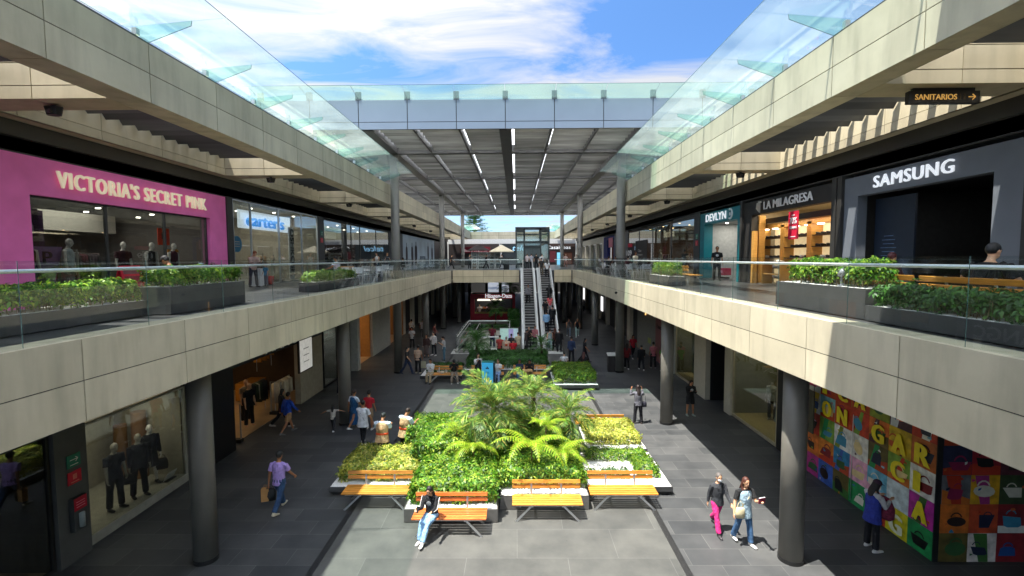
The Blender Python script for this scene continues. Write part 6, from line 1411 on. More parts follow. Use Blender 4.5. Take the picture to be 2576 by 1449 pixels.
    if vest:
        b = MB(); e_ = .034; b.tube([pel-up*.2, pel, pel+up*.14, chest, pel+up*.44, shl+up*.02], [(.185*tw+e_, .145*tw+e_), (.158*tw+e_, .12*tw+e_), (.142*tw+e_, .108*tw+e_), (.158*tw+e_, .12*tw+e_), (.15*tw+e_, .1*tw+e_), (.09*tw+e_, .07+e_)], 16); fin(b, 'vest', CL(vest[0]), vox*1.1)
        if vest[1]: b = MB(); e_ += .008; b.tube([pel+up*.07, pel+up*.14], [(.150*tw+e_, .112*tw+e_), (.144*tw+e_, .108*tw+e_)], 18); fin(b, 'reflective_band', C(vest[1], .5), 0)
        if len(vest) > 2: b = MB(); b.bar(pel+up*.2+V3(0, .135*tw+.035, 0), pel+up*.36+V3(0, .13*tw+.04, 0), .16, .006, up=(0, 1, 0)); fin(b, 'back_badge', C(vest[2], .8), 0)
    if head and hairk != 'none':
        b = MB(); rotm = Matrix((V3(1, 0, 0), -hf, hu)).transposed()
        if hairk != 'bald':
            b.ell(hc+hu*.032-hf*.016, (.087, .098, .102), rotm, 14, 10)
            if hairk in ('long', 'hood', 'pony'):
                if hairk != 'pony':
                    b.tube([hc+hu*.02-hf*.05, hc-hu*.06-hf*.06, neck-hf*.07, shl-hf*.105+up*.0, chest-hf*.12+up*.06], [(.08, .05), (.09, .045), (.092, .04), (.085, .03), (.055, .02)], 12)
                    for s in (-1, 1): b.tube([hc+V3(s*.07, 0, .02)-hf*.01, neck+V3(s*.078, 0, .04), shl+V3(s*.085, -.05, -.01), chest+V3(s*.075, -.125, .06)], [.028, .032, .03, .018], 8)
                else: b.ell(hc-hf*.11+hu*.04, (.035, .035, .04)); b.tube([hc-hf*.11+hu*.03, hc-hf*.14-hu*.08, neck-hf*.11], [.03, .028, .012], 8)
            fin(b, 'hair' if hairk != 'hood' else 'hood', C(hair, .6 if hairk != 'hood' else .9), vox*.9, 3)
        if hairk == 'cap' or (extra and 'cap' in extra):
            b = MB(); cc = (extra or {}).get('cap', '1a1a1c'); b.ell(hc+hu*.055-hf*.008, (.094, .106, .088), rotm, 14, 10); b.tube([hc+hu*.06+hf*.06, hc+hu*.055+hf*.17], [(.075, .012), (.055, .008)], 10); fin(b, 'cap', C(cc, .7), vox*.8, 2)
        if near:
            b = MB()
            for s in (-1, 1): b.ell(hc+V3(s*.031, 0, 0)+hf*.084+hu*.01, (.012, .006, .006), rotm, 8, 6); 
            fin(b, 'eyes', C('1c1410', .2), 0); b = MB(); b.ell(hc+hf*.09-hu*.052, (.022, .007, .006), rotm, 8, 6); fin(b, 'mouth', C('8a4038', .5), 0)
            b = MB()
            for s in (-1, 1): b.tube([hc+V3(s*.048, 0, 0)+hf*.08+hu*.03, hc+V3(s*.016, 0, 0)+hf*.089+hu*.032], .004, 5)
            fin(b, 'eyebrows', C('1a120c', .8), 0)
        if extra and 'mask' in extra: b = MB(); b.ell(hc+hf*.058-hu*.045, (.062, .052, .045), rotm, 12, 8); fin(b, 'face_mask', C('dfe2e4', .8), 0)
        if extra and 'glasses' in extra:
            b = MB(); b.tube([hc+V3(-.07, 0, 0)+hf*.085+hu*.012, hc+V3(.07, 0, 0)+hf*.085+hu*.012], [(.016, .006), (.016, .006)], 6); fin(b, 'sunglasses', BLACK, 0)
    if extra and 'print' in extra:
        b = MB(); f_ = -.142*tw if extra.get('front', 1) else .142*tw; c_ = pel+up*.36+V3(0, f_-.01, 0); b.ell(c_, (.07, .012, .065)); fin(b, 'chest_print', C(extra['print'], .8), 0)
    if extra and 'strap' in extra:
        b = MB(); s = 1; pts = [shl+V3(.09, .0, .03), chest+V3(.0, .145*tw, .08), pel+V3(-.15, .12, .08)]; b.tube(pts, [(.016, .006)]*3, 6)
        pts = [shl+V3(.09, .0, .03), chest+V3(.02, -.155*tw, .06), pel+V3(-.15, -.1, .08)]; b.tube(pts, [(.016, .006)]*3, 6); fin(b, 'bag_strap', C(extra['strap'], .7), 0)
    if extra and 'stripes' in extra:
        b = MB()
        for s in (1, -1):
            a, e, wr = J['sh', s], J['el', s], J['wr', s]
            for q in (-.016, .016): b.tube([a+V3(s*.062, q, .02), a.lerp(e, .5)+V3(s*.064, q, 0), e+V3(s*.058, q, 0), e.lerp(wr, .7)+V3(s*.047, q, .0)], .006, 5)
        fin(b, 'sleeve_stripes', WHITE, 0)
    if extra and 'dresstop' in extra: pass
    Mw = Matrix.Translation((x, y, z)) @ Matrix.Rotation(face, 4, 'Z') @ T
    return dict(root=root, hand=lambda s: Mw @ (J['wr', s]+J['hd', s]*.08), hip=lambda s: Mw @ (pel+V3(s*.2, 0, -.02)), J=J, M=Mw)
def handbag(p, label, col, w_=.28, h_=.22, d=.1, rz=0, strap=.3, name='handbag', cat='bag'):
    t = thing(name, label, cat, (p[0], p[1], p[2]), rz); b = MB(); b.tube([(0, 0, -strap-h_), (0, 0, -strap-h_*.6), (0, 0, -strap-h_*.2), (0, 0, -strap)], [(w_*.46, d*.45), (w_*.5, d*.55), (w_*.46, d*.5), (w_*.36, d*.25)], 12); b.build('bag_body', C(col, .6), t, smooth=True)
    b = MB(); b.tube([(-w_*.3, 0, -strap), (-w_*.2, 0, -strap*.4), (0, 0, 0), (w_*.2, 0, -strap*.4), (w_*.3, 0, -strap)], .009, 6); b.build('handle', C(col, .5), t); return t
def paperbag(p, label, col, w_=.3, h_=.36, d=.12, rz=0):
    t = thing('shopping_bag', label, 'shopping bag', (p[0], p[1], p[2]), rz); b = MB(); z1, z0 = -.1, -.1-h_
    b.box(-w_/2, w_/2, -d/2, -d/2+.004, z0, z1); b.box(-w_/2, w_/2, d/2-.004, d/2, z0, z1); b.box(-w_/2, -w_/2+.004, -d/2, d/2, z0, z1); b.box(w_/2-.004, w_/2, -d/2, d/2, z0, z1); b.box(-w_/2, w_/2, -d/2, d/2, z0, z0+.004); b.build('bag_body', C(col, .8), t)
    b = MB()
    for yy in (-d/2, d/2): b.tube([(-w_*.2, yy, z1), (-w_*.12, yy*.4, -.01), (w_*.12, yy*.4, -.01), (w_*.2, yy, z1)], .005, 5)
    b.build('handle', C(col, .8), t); return t
def phone(p, label, rz=0):
    t = thing('mobile_phone', label, 'phone', (p[0], p[1], p[2]), rz); M = Matrix.Rotation(R_(-35), 4, 'X'); b = MB(); b.box(-.036, .036, -.004, .004, -.07, .08, 0, M); b.build('phone_body', C('1a1c20', .2), t, bevel=.002); b = MB(); b.box(-.032, .032, .0045, .005, -.064, .074, 0, M); b.build('screen', C('5a6a78', .1), t); return t
D = math.radians
FC, BK, RT, LF = 0, math.pi, math.pi/2, -math.pi/2     # facing the camera, away, right of picture, left of picture
# ---- nearest on the ground floor
f = figure(-2.2, 11.85, 0, 1.64, D(-14), 'sitcross', '17181c', 2, 'p', '86aed2', 'e4e2de', '120e0d', 'long', 'seated woman with long dark hair, striped black jacket and pale jeans on the front bench', skin='c', near=1, extra={'stripes': 1, 'print': '6f7478'})
phone(f['hand'](-1)+V3(.03, -.02, .02), 'phone held by the woman on the front bench', D(-14))
f = figure(5.2, 11.95, 0, 1.55, D(8), 'walk2', '34363a', 2, 'p', 'c42a74', '3a3638', '5c5652', 'short', 'older woman in face mask, speckled dark jacket and magenta trousers', skin='c', near=1, extra={'mask': 1})
f = figure(5.62, 11.4, 0, 1.66, D(10), 'hold', '1a1b1d', 1, 'p', '3a5c80', 'dcdad6', '4a261a', 'long', 'woman with wavy auburn hair, pale denim vest over black top and blue jeans', skin='c', near=1, vest=('9db6c4', None), extra={'strap': 'cdbf9a'})
handbag(f['hip'](-1)+V3(.02, -.14, .3), 'cream crossbody bag on the woman in the denim vest', 'cfc29c', .24, .26, .1, 0, .16)
t = thing('red_wallet', 'dark red folder held by the woman in the denim vest', 'folder', tuple(f['hand'](1)+V3(.0, -.02, .03)), .3); bx('cover', (-.09, .09, -.015, .015, -.06, .07), C('6a1a34', .5), t, bevel=.004); bx('pages', (-.085, .085, -.01, .01, .071, .08), WHITE, t)
f = figure(-6.72, 12.95, 0, 1.70, D(170), 'walk', 'a78fd0', 1, 'p', '2a4668', 'c8c0a8', '141210', 'short', 'man walking away in lilac polo shirt, blue jeans and dark cap', skin='b', near=1, w=1.1, extra={'cap': '1c1e1c'})
paperbag(f['hand'](1)+V3(-.1, .0, .02), 'tan paper shopping bag carried by the man in the lilac polo', 'b08450', .2, .36, .14, .3); handbag(f['hand'](1)+V3(.03, .03, .02), 'dark bag carried by the man in the lilac polo', '14181c', .3, .34, .14, .2, .12)
f = figure(-4.72, 16.2, 0, 1.66, D(178), 'lookdown', 'c8d6e4', 1, 'p', '15151a', '1a1a1a', '1a1816', 'short', 'left of two men seen from behind in beige vests with orange bands', skin='b', near=1, w=1.24, vest=('c2a078', 'e8562a', 'a8845c'), extra={'cap': '2e3434'})
f = figure(-4.02, 16.6, 0, 1.72, D(150), 'lookdown', 'c8d6e4', 1, 'p', '15151a', '1a1a1a', '2a1a12', 'short', 'right of two men in beige vests with orange bands, head bowed', skin='b', near=1, w=1.18, vest=('c2a078', 'e8562a', 'a8845c'))
f = figure(-5.9, 17.75, 0, 1.66, D(165), 'hold', 'c9ccd0', 1, 'l', '12151c', 'd8d6d4', '17100e', 'short', 'woman seen from behind in long white tee, black leggings and white trainers', skin='b', near=1, w=1.12, extra={'strap': '9aa0a8'}, vest=('c9ccd0', None))
figure(-6.15, 19.3, 0, 1.60, D(170), 'stand', 'a81424', 1, 'h', '8a7458', 'c8c4c0', '14100e', 'short', 'person in red tee half hidden behind the woman in the long white tee', skin='b')
f = figure(-6.85, 19.5, 0, 1.64, D(150), 'walk', 'c8d0d8', 1, 'd', '0f4a78', 'dad8d4', '2a1a12', 'pony', 'woman in white tee and long blue dungaree dress walking with a child', skin='b', vest=('164a72', None), extra={'strap': '164a72'})
figure(-7.6, 19.15, 0, 1.12, D(185), 'child', 'b8b2a8', 1, 'p', '2c2c30', 'd8d8d8', '14100e', 'long', 'small child with outstretched arms holding the hand of the woman in the blue dress', skin='b')
figure(-9.35, 18.9, 0, 1.70, D(150), 'walk', '1440a0', 2, 'h', 'a8845c', '6a6a6a', '14100e', 'short', 'man in bright blue jacket and khaki shorts near the open shop, lower left', skin='b', w=1.05)
f = figure(-9.95, 19.6, 0, 1.64, D(120), 'walk2', '14141a', 2, 'p', '14141a', 'b0a8a0', '0e0c0c', 'long', 'dark dressed woman walking beside the man in the blue jacket', skin='c')
handbag(f['hip'](-1)+V3(0, 0, .35), 'dark red bag of the woman beside the man in the blue jacket', '4a1018', .26, .24, .1, 1, .2)
figure(-9.3, 24.5, 0, 1.66, D(80), 'stand', '0e0e12', 2, 'p', '182236', '8a8a8a', '0c0a0a', 'long', 'woman in black top standing by the narrow shop window, lower left', skin='b')
f = figure(5.21, 19.95, 0, 1.62, D(182), 'photo', '5c5c64', 2, 'p', '16161c', '3a302c', '1e1210', 'long', 'woman seen from behind in grey jumper taking a photo near the palms', skin='b', near=1)
phone((f['hand'](1)+f['hand'](-1))/2+V3(0, .05, .05), 'phone held up by the woman in the grey jumper', math.pi); handbag(f['hip'](-1)+V3(.06, 0, .45), 'dark shoulder bag of the woman in the grey jumper', '2c2c38', .24, .24, .1, 0, .35)
f = figure(7.8, 20.95, 0, 1.60, D(5), 'phone', '0e0e10', 2, 'h', '121214', '8a9a90', '0e0c0c', 'hood', 'woman in black sweatshirt with white chest emblem and black shorts, lower right', skin='b', extra={'print': 'b8b8b8'})
f = figure(8.6, 11.15, 0, 1.68, D(100), 'phone', 'b8b8bc', 2, 'p', '14141a', 'd0d0cc', '1e1412', 'long', 'woman in blue vest with white sleeves beside the colourful hoarding', skin='c', near=1, vest=('26348c', None), extra={'cap': '3a1c34'})
t = thing('backpack', 'maroon patterned backpack worn by the woman at the colourful hoarding', 'backpack', (8.9, 11.18, 1.02), 0); b = MB(); b.tube([(0, 0, -.26), (.02, 0, -.2), (.04, 0, 0), (0, 0, .2), (-.04, 0, .26)], [(.12, .13), (.18, .2), (.17, .19), (.12, .15), (.06, .08)], 14); b.build('bag_body', mat('maroon_pattern', H('7a2440'), .8, 0, .5, 18), t, smooth=True); b = MB(); b.tube([(-.05, -.1, .24), (-.2, -.12, .3), (-.24, -.12, .1)], .015, 6); b.tube([(-.05, .1, .24), (-.2, .12, .3), (-.24, .12, .1)], .015, 6); b.build('straps', C('4a1626'), t)
# ---- middle island, seated
figure(-4.95, 27.0, 0, 1.70, D(-10), 'sitarms', 'd8d8d6', 2, 'p', 'a89678', '1a1614', '16120f', 'short', 'seated man in white shirt and khaki trousers, arms folded, left middle island bench', skin='b')
figure(-3.62, 27.0, 0, 1.72, D(12), 'sitphone', '101012', 1, 'p', '8a7c6c', 'b8b4ae', '0e0e0e', 'short', 'seated man in black polo and cap using his phone, left middle island bench', skin='b', extra={'cap': '141414'}, w=1.05)
figure(-2.2, 26.75, 0, 1.64, D(20), 'pocket', 'd0ccc8', 2, 'p', '16161a', '1a1a1a', '16100e', 'long', 'woman in white top under an open black jacket standing left of the blue sign', skin='c', vest=('1a1a1e', None))
figure(-1.05, 27.0, 0, 1.62, D(-10), 'sitarms', 'd4d2d0', 1, 'p', '8aa4c8', 'c8c8c8', '4a2c1c', 'short', 'seated woman in white tee and pale jeans right of the blue sign', skin='c')
f = figure(.18, 27.0, 0, 1.62, D(5), 'sitarms', '1c2a48', 2, 'k', '26487c', '6a3a30', '1a1210', 'short', 'seated woman in dark blue top and long denim skirt, right bench of the middle island', skin='b')
f = figure(.78, 27.0, 0, 1.72, D(-5), 'sitphone', '121214', 2, 'p', '9c8460', '2a2420', '0e0c0c', 'short', 'seated man in black jacket and khaki trousers with a parcel, middle island', skin='b', w=1.05)
t = thing('parcel', 'flat tan parcel on the lap of the seated man in the black jacket', 'parcel', (.62, 26.62, .68), .3); bx('box_body', (-.26, .26, -.17, .17, 0, .1), C('c8a06c'), t, bevel=.01); bx('tape', (-.262, .262, -.02, .02, .1, .102), C('a88450'), t)
t = thing('handbag', 'small white and tan bag on the left bench between the two seated men', 'bag', (-4.3, 26.95, .46)); b = MB(); b.ell((0, 0, .09), (.16, .08, .09)); b.build('bag_body', C('c4b49c'), t, smooth=True); b = MB(); b.tube([(-.1, 0, .14), (0, 0, .24), (.1, 0, .14)], .01, 6); b.build('handle', C('5a4a34'), t)
figure(2.95, 28.8, 0, 1.68, D(175), 'sit', 'd0d0ce', 1, 'p', '1c1c22', '2a2a2a', '100e0c', 'short', 'seated person in white tee seen from behind over the clipped hedge', skin='c', extra={'strap': '2a2a2a'})
figure(4.15, 28.9, 0, 1.60, D(165), 'sit', '1a1518', 2, 'p', '16161a', '2a2a2a', '4a2216', 'long', 'seated woman with long auburn hair behind the clipped hedge', skin='c')
# ---- standing and walking, middle distance
f = figure(-6.75, 28.85, 0, 1.68, D(80), 'walk', '18161a', 1, 'p', '1e2c48', '1e2c48', '100c0c', 'pony', 'woman in black tee and dark jeans walking right with a red bag', skin='c'); handbag(f['hip'](1)+V3(0, -.1, .42), 'bright red shoulder bag of the woman walking on the left', 'b01420', .34, .26, .12, 1.4, .2)
f = figure(-6.1, 28.95, 0, 1.72, D(170), 'stand', 'b89c84', 1, 'p', '141418', 'b0a890', '120e0c', 'short', 'man in beige tee and black trousers seen from behind on the left', skin='b'); paperbag(f['hand'](-1), 'pale patterned shopping bag held by the man in the beige tee', 'a8a488', .34, .4, .12, 0)
figure(-6.45, 33.6, 0, 1.66, D(10), 'stand', '3c2826', 2, 'k', '4c4240', '16161a', '2a1410', 'long', 'woman with long reddish hair in brown top and patterned long skirt', skin='c')
figure(-6.05, 34.4, 0, 1.72, D(-30), 'pocket', 'c4c2c0', 2, 'p', '161a22', 'd8d8d8', '120e0c', 'short', 'man in white shirt and dark trousers facing the woman in the long skirt', skin='c')
figure(-5.05, 32.7, 0, 1.66, D(-70), 'phone', 'b8b8b6', 1, 'p', '4a7084', '2a3034', '2a1812', 'pony', 'woman in white top and teal jeans looking at her phone, left', skin='c')
figure(-8.2, 36.9, 0, 1.72, D(0), 'phone', 'c0c0be', 1, 'p', '101014', '1a1a1a', '0e0c0c', 'short', 'person in white top and black trousers by the third left column', skin='b')
figure(-9.4, 42.0, 0, 1.66, D(160), 'stand', 'b8b0a8', 1, 's', '6a1418', '1a1a1a', '120e0c', 'short', 'person in white tee and dark red skirt far along the lower left side', skin='b')
figure(-8.5, 42.6, 0, 1.66, D(170), 'walk', 'a8a0a4', 1, 'p', '18181c', '1a1a1a', '2a1c18', 'short', 'person in grey top with a pink bag far along the lower left side', skin='b')
figure(-7.0, 40.0, 0, 1.62, D(100), 'walk', '8a4a40', 2, 'p', '1a1a1e', '1a1a1a', '120e0c', 'long', 'person in rust coloured top behind the third left column', skin='b')
figure(-1.9, 37.4, 0, 1.75, D(175), 'stand', '6a1428', 1, 'p', '22304a', '9a9a98', '100c0a', 'short', 'man in maroon tee and jeans standing behind the group at the screen', skin='d', w=1.15)
figure(-1.15, 32.8, 0, 1.70, D(165), 'stand', 'b04038', 1, 'p', '1c2430', '2a2a2a', '2a1810', 'short', 'person in faded red shirt on the left of the group by the screen', skin='c', w=1.1)
figure(-.68, 32.2, 0, 1.68, D(180), 'stand', 'b89c84', 1, 'p', '141418', '2a2a2a', '8a8078', 'short', 'grey haired man in beige vest with a red panel on the back, by the screen', skin='c', w=1.15, vest=('c0a48c', 'c8b09c', 'c4502e'))
figure(-.2, 31.7, 0, 1.62, D(190), 'lookdown', 'c41a28', 1, 'p', '141418', '2a2a2a', '120e0e', 'short', 'person in bright red shirt with crossbody strap by the screen', skin='b', w=1.1, extra={'strap': '1a1a1a'})
figure(.15, 34.3, 0, 1.66, D(190), 'phone', 'c8b896', 1, 'p', '8a8270', '2a2a2a', '3a1c12', 'short', 'person in cream top at the right edge of the screen board', skin='c')
figure(-.35, 34.0, 0, 1.60, D(180), 'stand', '201c20', 1, 'p', '141418', '2a2a2a', '120e0e', 'short', 'dark haired person between the red shirt and the screen board', skin='b')
figure(1.0, 37.0, 0, 1.70, D(0), 'phone', '141216', 1, 'p', '1a1a1e', '1a1a1a', '120e0e', 'bald', 'bald man in black tee at the foot of the left escalator', skin='c')
figure(1.5, 37.5, 0, 1.70, D(0), 'stand', 'a8686c', 2, 'p', '1a1a1e', '1a1a1a', '3a2420', 'short', 'man in pink checked shirt at the foot of the left escalator', skin='b')
figure(.75, 36.0, 0, 1.66, D(130), 'lookdown', '2a1c1a', 1, 'p', '1c1618', '1a1a1a', '120e0e', 'short', 'person in dark brown tee leaning at the newel of the left escalator', skin='d')
figure(2.6, 36.2, 0, 1.66, D(175), 'walk', '9aa8a8', 0, 'p', '8aa0a0', 'a8a8a8', '3a2018', 'short', 'woman in sleeveless grey top stepping onto the right escalator', skin='c')
figure(3.25, 35.5, 0, 1.74, D(170), 'stand', '111013', 2, 'p', '121216', '2a2a2a', '1a0e0c', 'short', 'large man in black hooded jacket at the foot of the right escalator', skin='d', w=1.2)
figure(3.0, 36.4, 0, 1.64, D(170), 'stand', '4a2418', 1, 'p', '1a1a1e', '2a2a2a', '5a2a18', 'long', 'woman with red brown hair beside the large man in black', skin='c')
tn = 5.9/10.3
def esc_z(y): return math.ceil((y-37.4)*tn/.2)*.2
for x, y, face, pose, top, sl, botc, hr, hk, lb, sk, ww in ((1.1, 42.6, 0, 'stand', '6c6c70', 2, '0e0e12', '14100e', 'short', 'man in grey jacket over white shirt riding down the left escalator', 'd', 1.05),
  (2.5, 38.9, math.pi, 'stand', '7ea6cc', 2, '1a1c24', '1a1412', 'short', 'man in light blue shirt riding up the right escalator', 'b', 1.15), (3.05, 39.5, math.pi, 'stand', '101012', 2, '141418', '120e0e', 'short', 'man in black beside the man in the light blue shirt, right escalator', 'b', 1.2),
  (2.95, 41.0, math.pi, 'stand', 'c45458', 1, '9a9294', '1a100e', 'long', 'woman in salmon pink top with very long hair on the right escalator', 'c', 1), (2.5, 40.4, math.pi, 'stand', '141216', 1, '1a1a1e', '16100e', 'short', 'dark person left of the woman in salmon pink, right escalator', 'b', 1),
  (3.0, 42.6, math.pi, 'rail', '0e0e10', 2, '101014', '0e0c0c', 'long', 'woman all in black alone halfway up the right escalator', 'b', 1), (2.5, 46.5, math.pi, 'stand', '2c2a28', 1, '5a5040', '120e0e', 'short', 'person in khaki trousers near the top of the right escalator', 'b', 1),
  (3.05, 46.2, math.pi, 'stand', 'c8c8c8', 1, '14141a', '14100e', 'long', 'person in white tee near the top of the right escalator', 'b', 1)):
    figure(x, y, esc_z(y), 1.70, face, pose, top, sl, 'p', botc, '2a2a2a', hr, hk, lb, skin=sk, w=ww)
for x, y, hh, face, pose, top, sl, bot, botc, shoe, hr, hk, lb in (
  (4.75, 42.5, 1.66, 0, 'walk', '4a4644', 0, 'p', '5a6a78', 'd8d8d8', '14100e', 'long', 'left of two women walking together on the lower right, in grey jeans'), (5.5, 42.3, 1.66, -.1, 'walk2', '17171a', 0, 'p', '9cb8b0', 'd8d8d8', '14100e', 'long', 'right of two women walking together on the lower right, in pale green jeans'),
  (3.75, 31.9, 1.74, 2.9, 'stand', '2c3a58', 2, 'p', '16161c', '1a1a1a', '16100e', 'short', 'man in navy blue jacket standing beyond the clipped hedge'), (4.65, 31.95, 1.66, 1.3, 'walk', '131317', 1, 'p', '141418', '1a1a1a', '14100e', 'long', 'woman in black walking left beyond the clipped hedge'),
  (7.05, 29.9, 1.66, 2.9, 'walk', '6a0e16', 2, 'p', '101014', 'c8c8c8', '120e0e', 'long', 'woman in dark red hooded top right of the third right column'), (8.25, 33.2, 1.68, .1, 'walk2', '9a1224', 1, 'p', '10141c', 'c0b8b8', '14100e', 'long', 'woman in red tee with white print walking forward, lower right'),
  (7.9, 29.6, 1.62, 3.0, 'walk', '121216', 2, 'p', '14141a', 'd8d8d8', '0e0c0c', 'short', 'person in black with bright white shoes, lower right'), (8.8, 30.1, 1.66, 3.1, 'stand', 'b0646c', 1, 'p', '0e0e12', '8a8a8a', '120e0e', 'short', 'person in pink tee seen from behind, lower right'),
  (9.15, 29.2, 1.6, 3.0, 'stand', '3f8a1e', 1, 'p', '0e0e12', '8a8a8a', '120e0e', 'short', 'person with a bright green top beside the second right column'), (8.2, 77, 1.68, 0, 'walk', 'b0a8a8', 1, 'p', '14141a', '8a8a8a', '14100e', 'short', 'tiny distant person in a pale top deep on the lower right'),
  (8.9, 62, 1.7, .3, 'walk2', '8a8a8c', 1, 'p', '14141a', '8a8a8a', '14100e', 'short', 'tiny distant person in a grey top deep on the lower right'), (-9.0, 60, 1.7, .3, 'walk', '6a6a70', 1, 'p', '14141a', '8a8a8a', '14100e', 'short', 'tiny distant person in a grey top deep on the lower left')):
    figure(x, y, 0, hh, face, pose, top, sl, bot, botc, shoe, hr, hk, lb, skin='b')
figure(-4.3, 55.6, 0, 1.7, 0, 'hold', 'c8c8c4', 1, 'p', '141418', '2a2a2a', '14100e', 'short', 'kiosk worker in white behind the counter of the red kiosk', skin='c')
# ---- upper floor
f = figure(-9.35, 12.8, U, 1.70, D(-95), 'sitphone', '0c6a48', 2, 'p', '202428', '2a2a2a', '14100e', 'short', 'man in green hooded top and black cap seated behind the taller left planter', skin='b', near=1, extra={'cap': '101214'})
figure(-9.05, 23.9, U, 1.70, D(-95), 'sitwide', 'aebcd6', 1, 'p', '2a2c34', '3a3a3a', '14100e', 'short', 'man in pale blue white tee seated on the far left walkway bench, seen from behind', skin='b', w=1.2)
f = figure(7.62, 7.7, U, 1.80, D(90), 'sitwide', '111114', 1, 'p', '1c1c22', '2a2a2a', '0e0c0c', 'short', 'big man in black tee seated on the right walkway bench with his back to us', skin='c', near=1, w=1.35, seat=.47)
figure(8.15, 10.45, U, 1.62, D(100), 'sit', '3a2026', 2, 'p', '2a2a30', '2a2a2a', '4a1c20', 'short', 'person with dark red hair seated behind the taller right planter', skin='c', seat=.45)
f = figure(10.45, 24.7, U, 1.72, D(-20), 'bagarm', '101012', 1, 'p', '141418', '141416', '14100e', 'short', 'man in black tee with pale chest print and sunglasses outside the teal shop', skin='b', extra={'print': 'b8b8b8', 'glasses': 1})
figure(8.9, 35.4, U, 1.66, D(20), 'walk', 'c8c0aa', 2, 'p', '8c8880', 'a8a8a8', '3a1414', 'long', 'woman in cream hooded top walking on the right walkway', skin='b')
figure(XR+1.2, 34.0, U, 1.74, D(200), 'stand', '0c0c0e', 1, 'p', '16161a', '1a1a1a', '0e0c0c', 'short', 'man in black tee seen from behind inside the wide glass shop', skin='b', w=1.1)
for x, y, fc, tp, lb in ((7.7, 32.5, 180, '5a2a30', 'person in dark red seated at a cafe table on the right walkway'), (7.4, 37.5, 200, '2a2c34', 'person in grey seated at the further cafe table on the right walkway'), (8.6, 40.5, -60, '141418', 'dark person seated far along the right walkway'), (-9.6, 31.6, 60, '17171b', 'man in black seated before the dark glazed shop, left walkway'), (-9.6, 40.6, -90, '22242a', 'person seated at the furthest cafe table, left walkway')):
    figure(x, y, U, 1.68, D(fc), 'sit', tp, 2, 'p', '1c1c22', '2a2a2a', '16100e', 'short', lb, skin='b')
figure(-9.9, 33.8, U, 1.64, D(-30), 'stand2', 'd0d0d0', 0, 'p', '24485c', '2a2a2a', '1a1210', 'long', 'woman in white sleeveless top standing on the left walkway', skin='c')
figure(-9.25, 34.0, U, 1.66, D(20), 'phone', '3a3c40', 1, 'p', '3c4a58', '2a2a2a', '3a2a1c', 'long', 'woman in grey top with pale sleeves on her phone, left walkway', skin='c')
f = figure(-11.6, 20.8, U, 1.58, D(60), 'lookdown', 'b89c90', 2, 'p', '3a3a44', '2a2a2a', '7a3a18', 'short', 'woman with orange hair and striped top bending near the white pedestal, left walkway', skin='c')
figure(-11.3, 21.3, U, 1.0, D(-20), 'stand', '4a86a8', 1, 'p', '6a6a74', '2a2a2a', '5a3018', 'short', 'small child in blue beside the woman with orange hair, left walkway', skin='c')
for x, y, fc, ps, tp, bc, lb in ((-7.0, 51.5, 90, 'walk2', '2a2224', '1a181c', 'dark person walking at the left end of the crossing floor'), (-5.15, 52.6, 60, 'phone', '4a4a4c', '101014', 'woman in grey walking with a phone left of the shelf kiosk'), (-3.3, 52.6, 90, 'walk', '121216', '121216', 'person in black striding past the shelf kiosk'), (-1.5, 52.4, -70, 'walk2', '4a4440', '2a2a2c', 'person walking right beside the black topped stand'),
  (1.25, 52.5, 170, 'stand', 'c0b4b4', '16161c', 'woman in white top at the lift door'), (1.75, 53.2, 180, 'stand', 'a8a8b0', '1a1a20', 'person in grey beside the woman at the lift door'), (2.25, 52.2, 175, 'stand', '17171a', '17171a', 'person in black before the lift tower'), (2.75, 50.0, 160, 'walk', 'b8b8b8', '16161a', 'person in white sleeves leaving the right escalator'),
  (6.3, 60, 10, 'hips', 'd0b4ac', 'a8786c', 'woman in pale pink with hands on hips on the crossing floor'), (7.9, 62, 0, 'walk', 'b8b0a4', '6a645c', 'distant person in beige on the far right walkway')):
    figure(x, y, U, 1.68, D(fc), ps, tp, 1, 'p', bc, 'a8a8a8', '2a1a14', 'short', lb, skin='c')
# ---- mannequins
def mann(x, y, z, face, top, sl, bot, botc, shoe, label, skin='m', head=True, h=1.82, pose='mannequin', **k):
    return figure(x, y, z, h, face, pose, top, sl, bot, botc, shoe, '000000', 'none', label, 'mannequin', skin, grp=None, cat='mannequin', head=head, **k)
f = mann(-11.05, 12.55, .26, D(75), '15151a', 1, 'p', '101014', '0c0c0c', 'first mannequin from the left in black short sleeved shirt, lower left window', 'w', near=1)
f = mann(-10.95, 13.25, .26, D(60), '1a1a20', 2, 'p', '141418', '0c0c0c', 'second mannequin in dark jacket and sunglasses, lower left window', 'w', near=1, extra={'glasses': 1}); handbag(f['hand'](-1), 'black clutch bag held by the second mannequin, lower left window', '08080a', .34, .3, .1, .5, .04)
f = mann(-11.2, 14.0, .26, D(60), '0d0d11', 2, 's', '0d0d11', '0c0c0c', 'third mannequin in short black coat dress, lower left window', 'm', near=1); handbag(f['hand'](1)+V3(0, 0, .03), 'round black handbag held by the third mannequin, lower left window', '08080a', .36, .34, .14, .5, .14)
mann(-11.3, 26.4, .12, D(80), 'b89c5c', 1, 'p', '8c8c84', None, 'mannequin in tan top behind the narrow dark window, lower left', 'w')
mann(-11.25, 19.45, .1, D(70), '10121c', 1, 'p', '101014', None, 'mannequin in navy top and black trousers in the open shop, lower left', 'c')
mann(-11.7, 20.0, .1, D(60), '8a7a64', 1, 'p', '15151a', None, 'mannequin in tan top behind the navy one in the open shop, lower left', 'c')
mann(10.9, 19.9, .14, D(-60), '8c8c80', 2, 'p', '33332c', None, 'headless mannequin in grey jumper and dark trousers, lower right window', 'w', head=False, h=1.75)
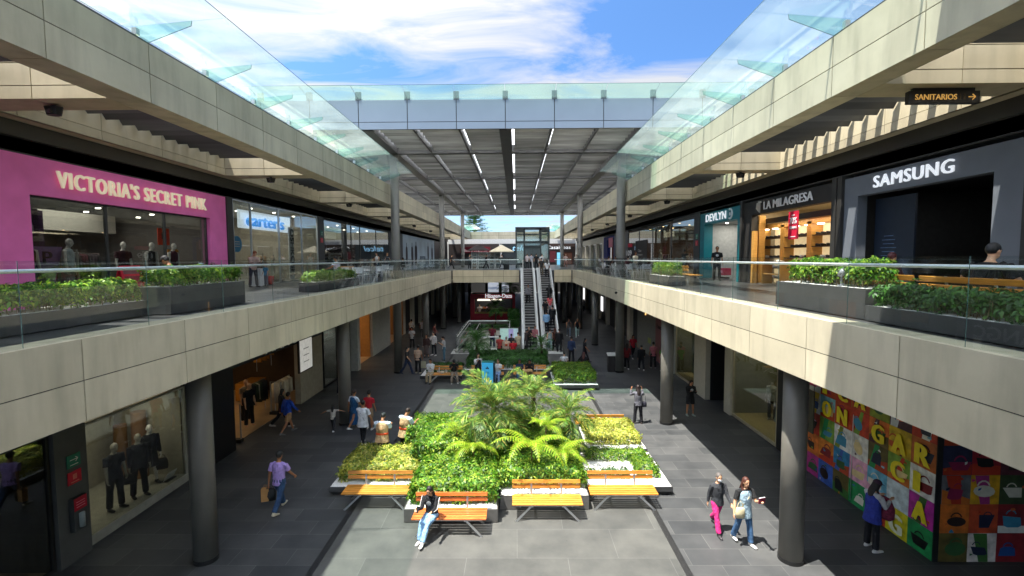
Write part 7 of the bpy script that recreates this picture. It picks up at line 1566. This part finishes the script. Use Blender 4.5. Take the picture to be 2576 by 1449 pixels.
mann(10.7, 18.9, .14, D(-70), 'a4b0a8', 0, 'd', '9cb0a8', None, 'headless mannequin in long pale green dress, lower right window', 'w', head=False, h=1.75)
for x, y, fc, tp, sl, bot, bc, lb in ((XL-.75, 12.55, 80, '14161c', 0, 'h', '5a6a70', 'leftmost white mannequin in black band top, pink shop window'), (XL-.8, 13.75, 110, 'b4c0c4', 0, 'p', '7c8c94', 'second white mannequin leaning in pale jeans, pink shop window'),
   (XL-1.3, 16.3, 70, '3a1420', 1, 'h', '2a2a30', 'white mannequin in maroon tee behind the green hooded man, pink shop window'), (XL-.9, 17.05, 80, '101014', 0, 'p', '2a2c34', 'white mannequin in black vest top, middle of the right group, pink shop window'), (XL-.8, 18.0, 85, '4a1428', 0, 'p', '3c4048', 'rightmost white mannequin in dark red crop top, pink shop window')):
    mann(x, y, U+.02, D(fc), tp, sl, bot, bc, None, lb, h=1.78)
mann(XL-1.2, 31.3, U+.02, D(80), 'b0a0a0', 1, 'p', '2a2c30', None, 'pale mannequin in pink top in the dark glazed shop, left walkway', 'm'); mann(XL-1.1, 32.1, U+.02, D(80), '8a8a8c', 1, 'p', '30343c', None, 'pale mannequin in grey top in the dark glazed shop, left walkway', 'm')
mann(XR+1.0, 30.2, U+.02, D(-80), '8a6a4c', 2, 'd', '7a5c40', None, 'mannequin in long brown coat at the right of the wide glass shop', 'w'); mann(XR+1.0, 39.0, U+.02, D(-80), 'a8a090', 2, 'p', '8a8474', None, 'mannequin in pale coat at the left of the wide glass shop', 'w')

# bake the remeshed bodies and clothes into plain meshes
for o, v, sm in REM:
    r = o.modifiers.new('r', 'REMESH'); r.mode = 'VOXEL'; r.voxel_size = v; r.use_smooth_shade = True
    s = o.modifiers.new('s', 'SMOOTH'); s.iterations = sm; s.factor = .5
dg = bpy.context.evaluated_depsgraph_get()
for o, v, sm in REM:
    me = bpy.data.meshes.new_from_object(o.evaluated_get(dg)); old = o.data; o.modifiers.clear(); o.data = me; me.name = old.name
    me.polygons.foreach_set('use_smooth', [True]*len(me.polygons))
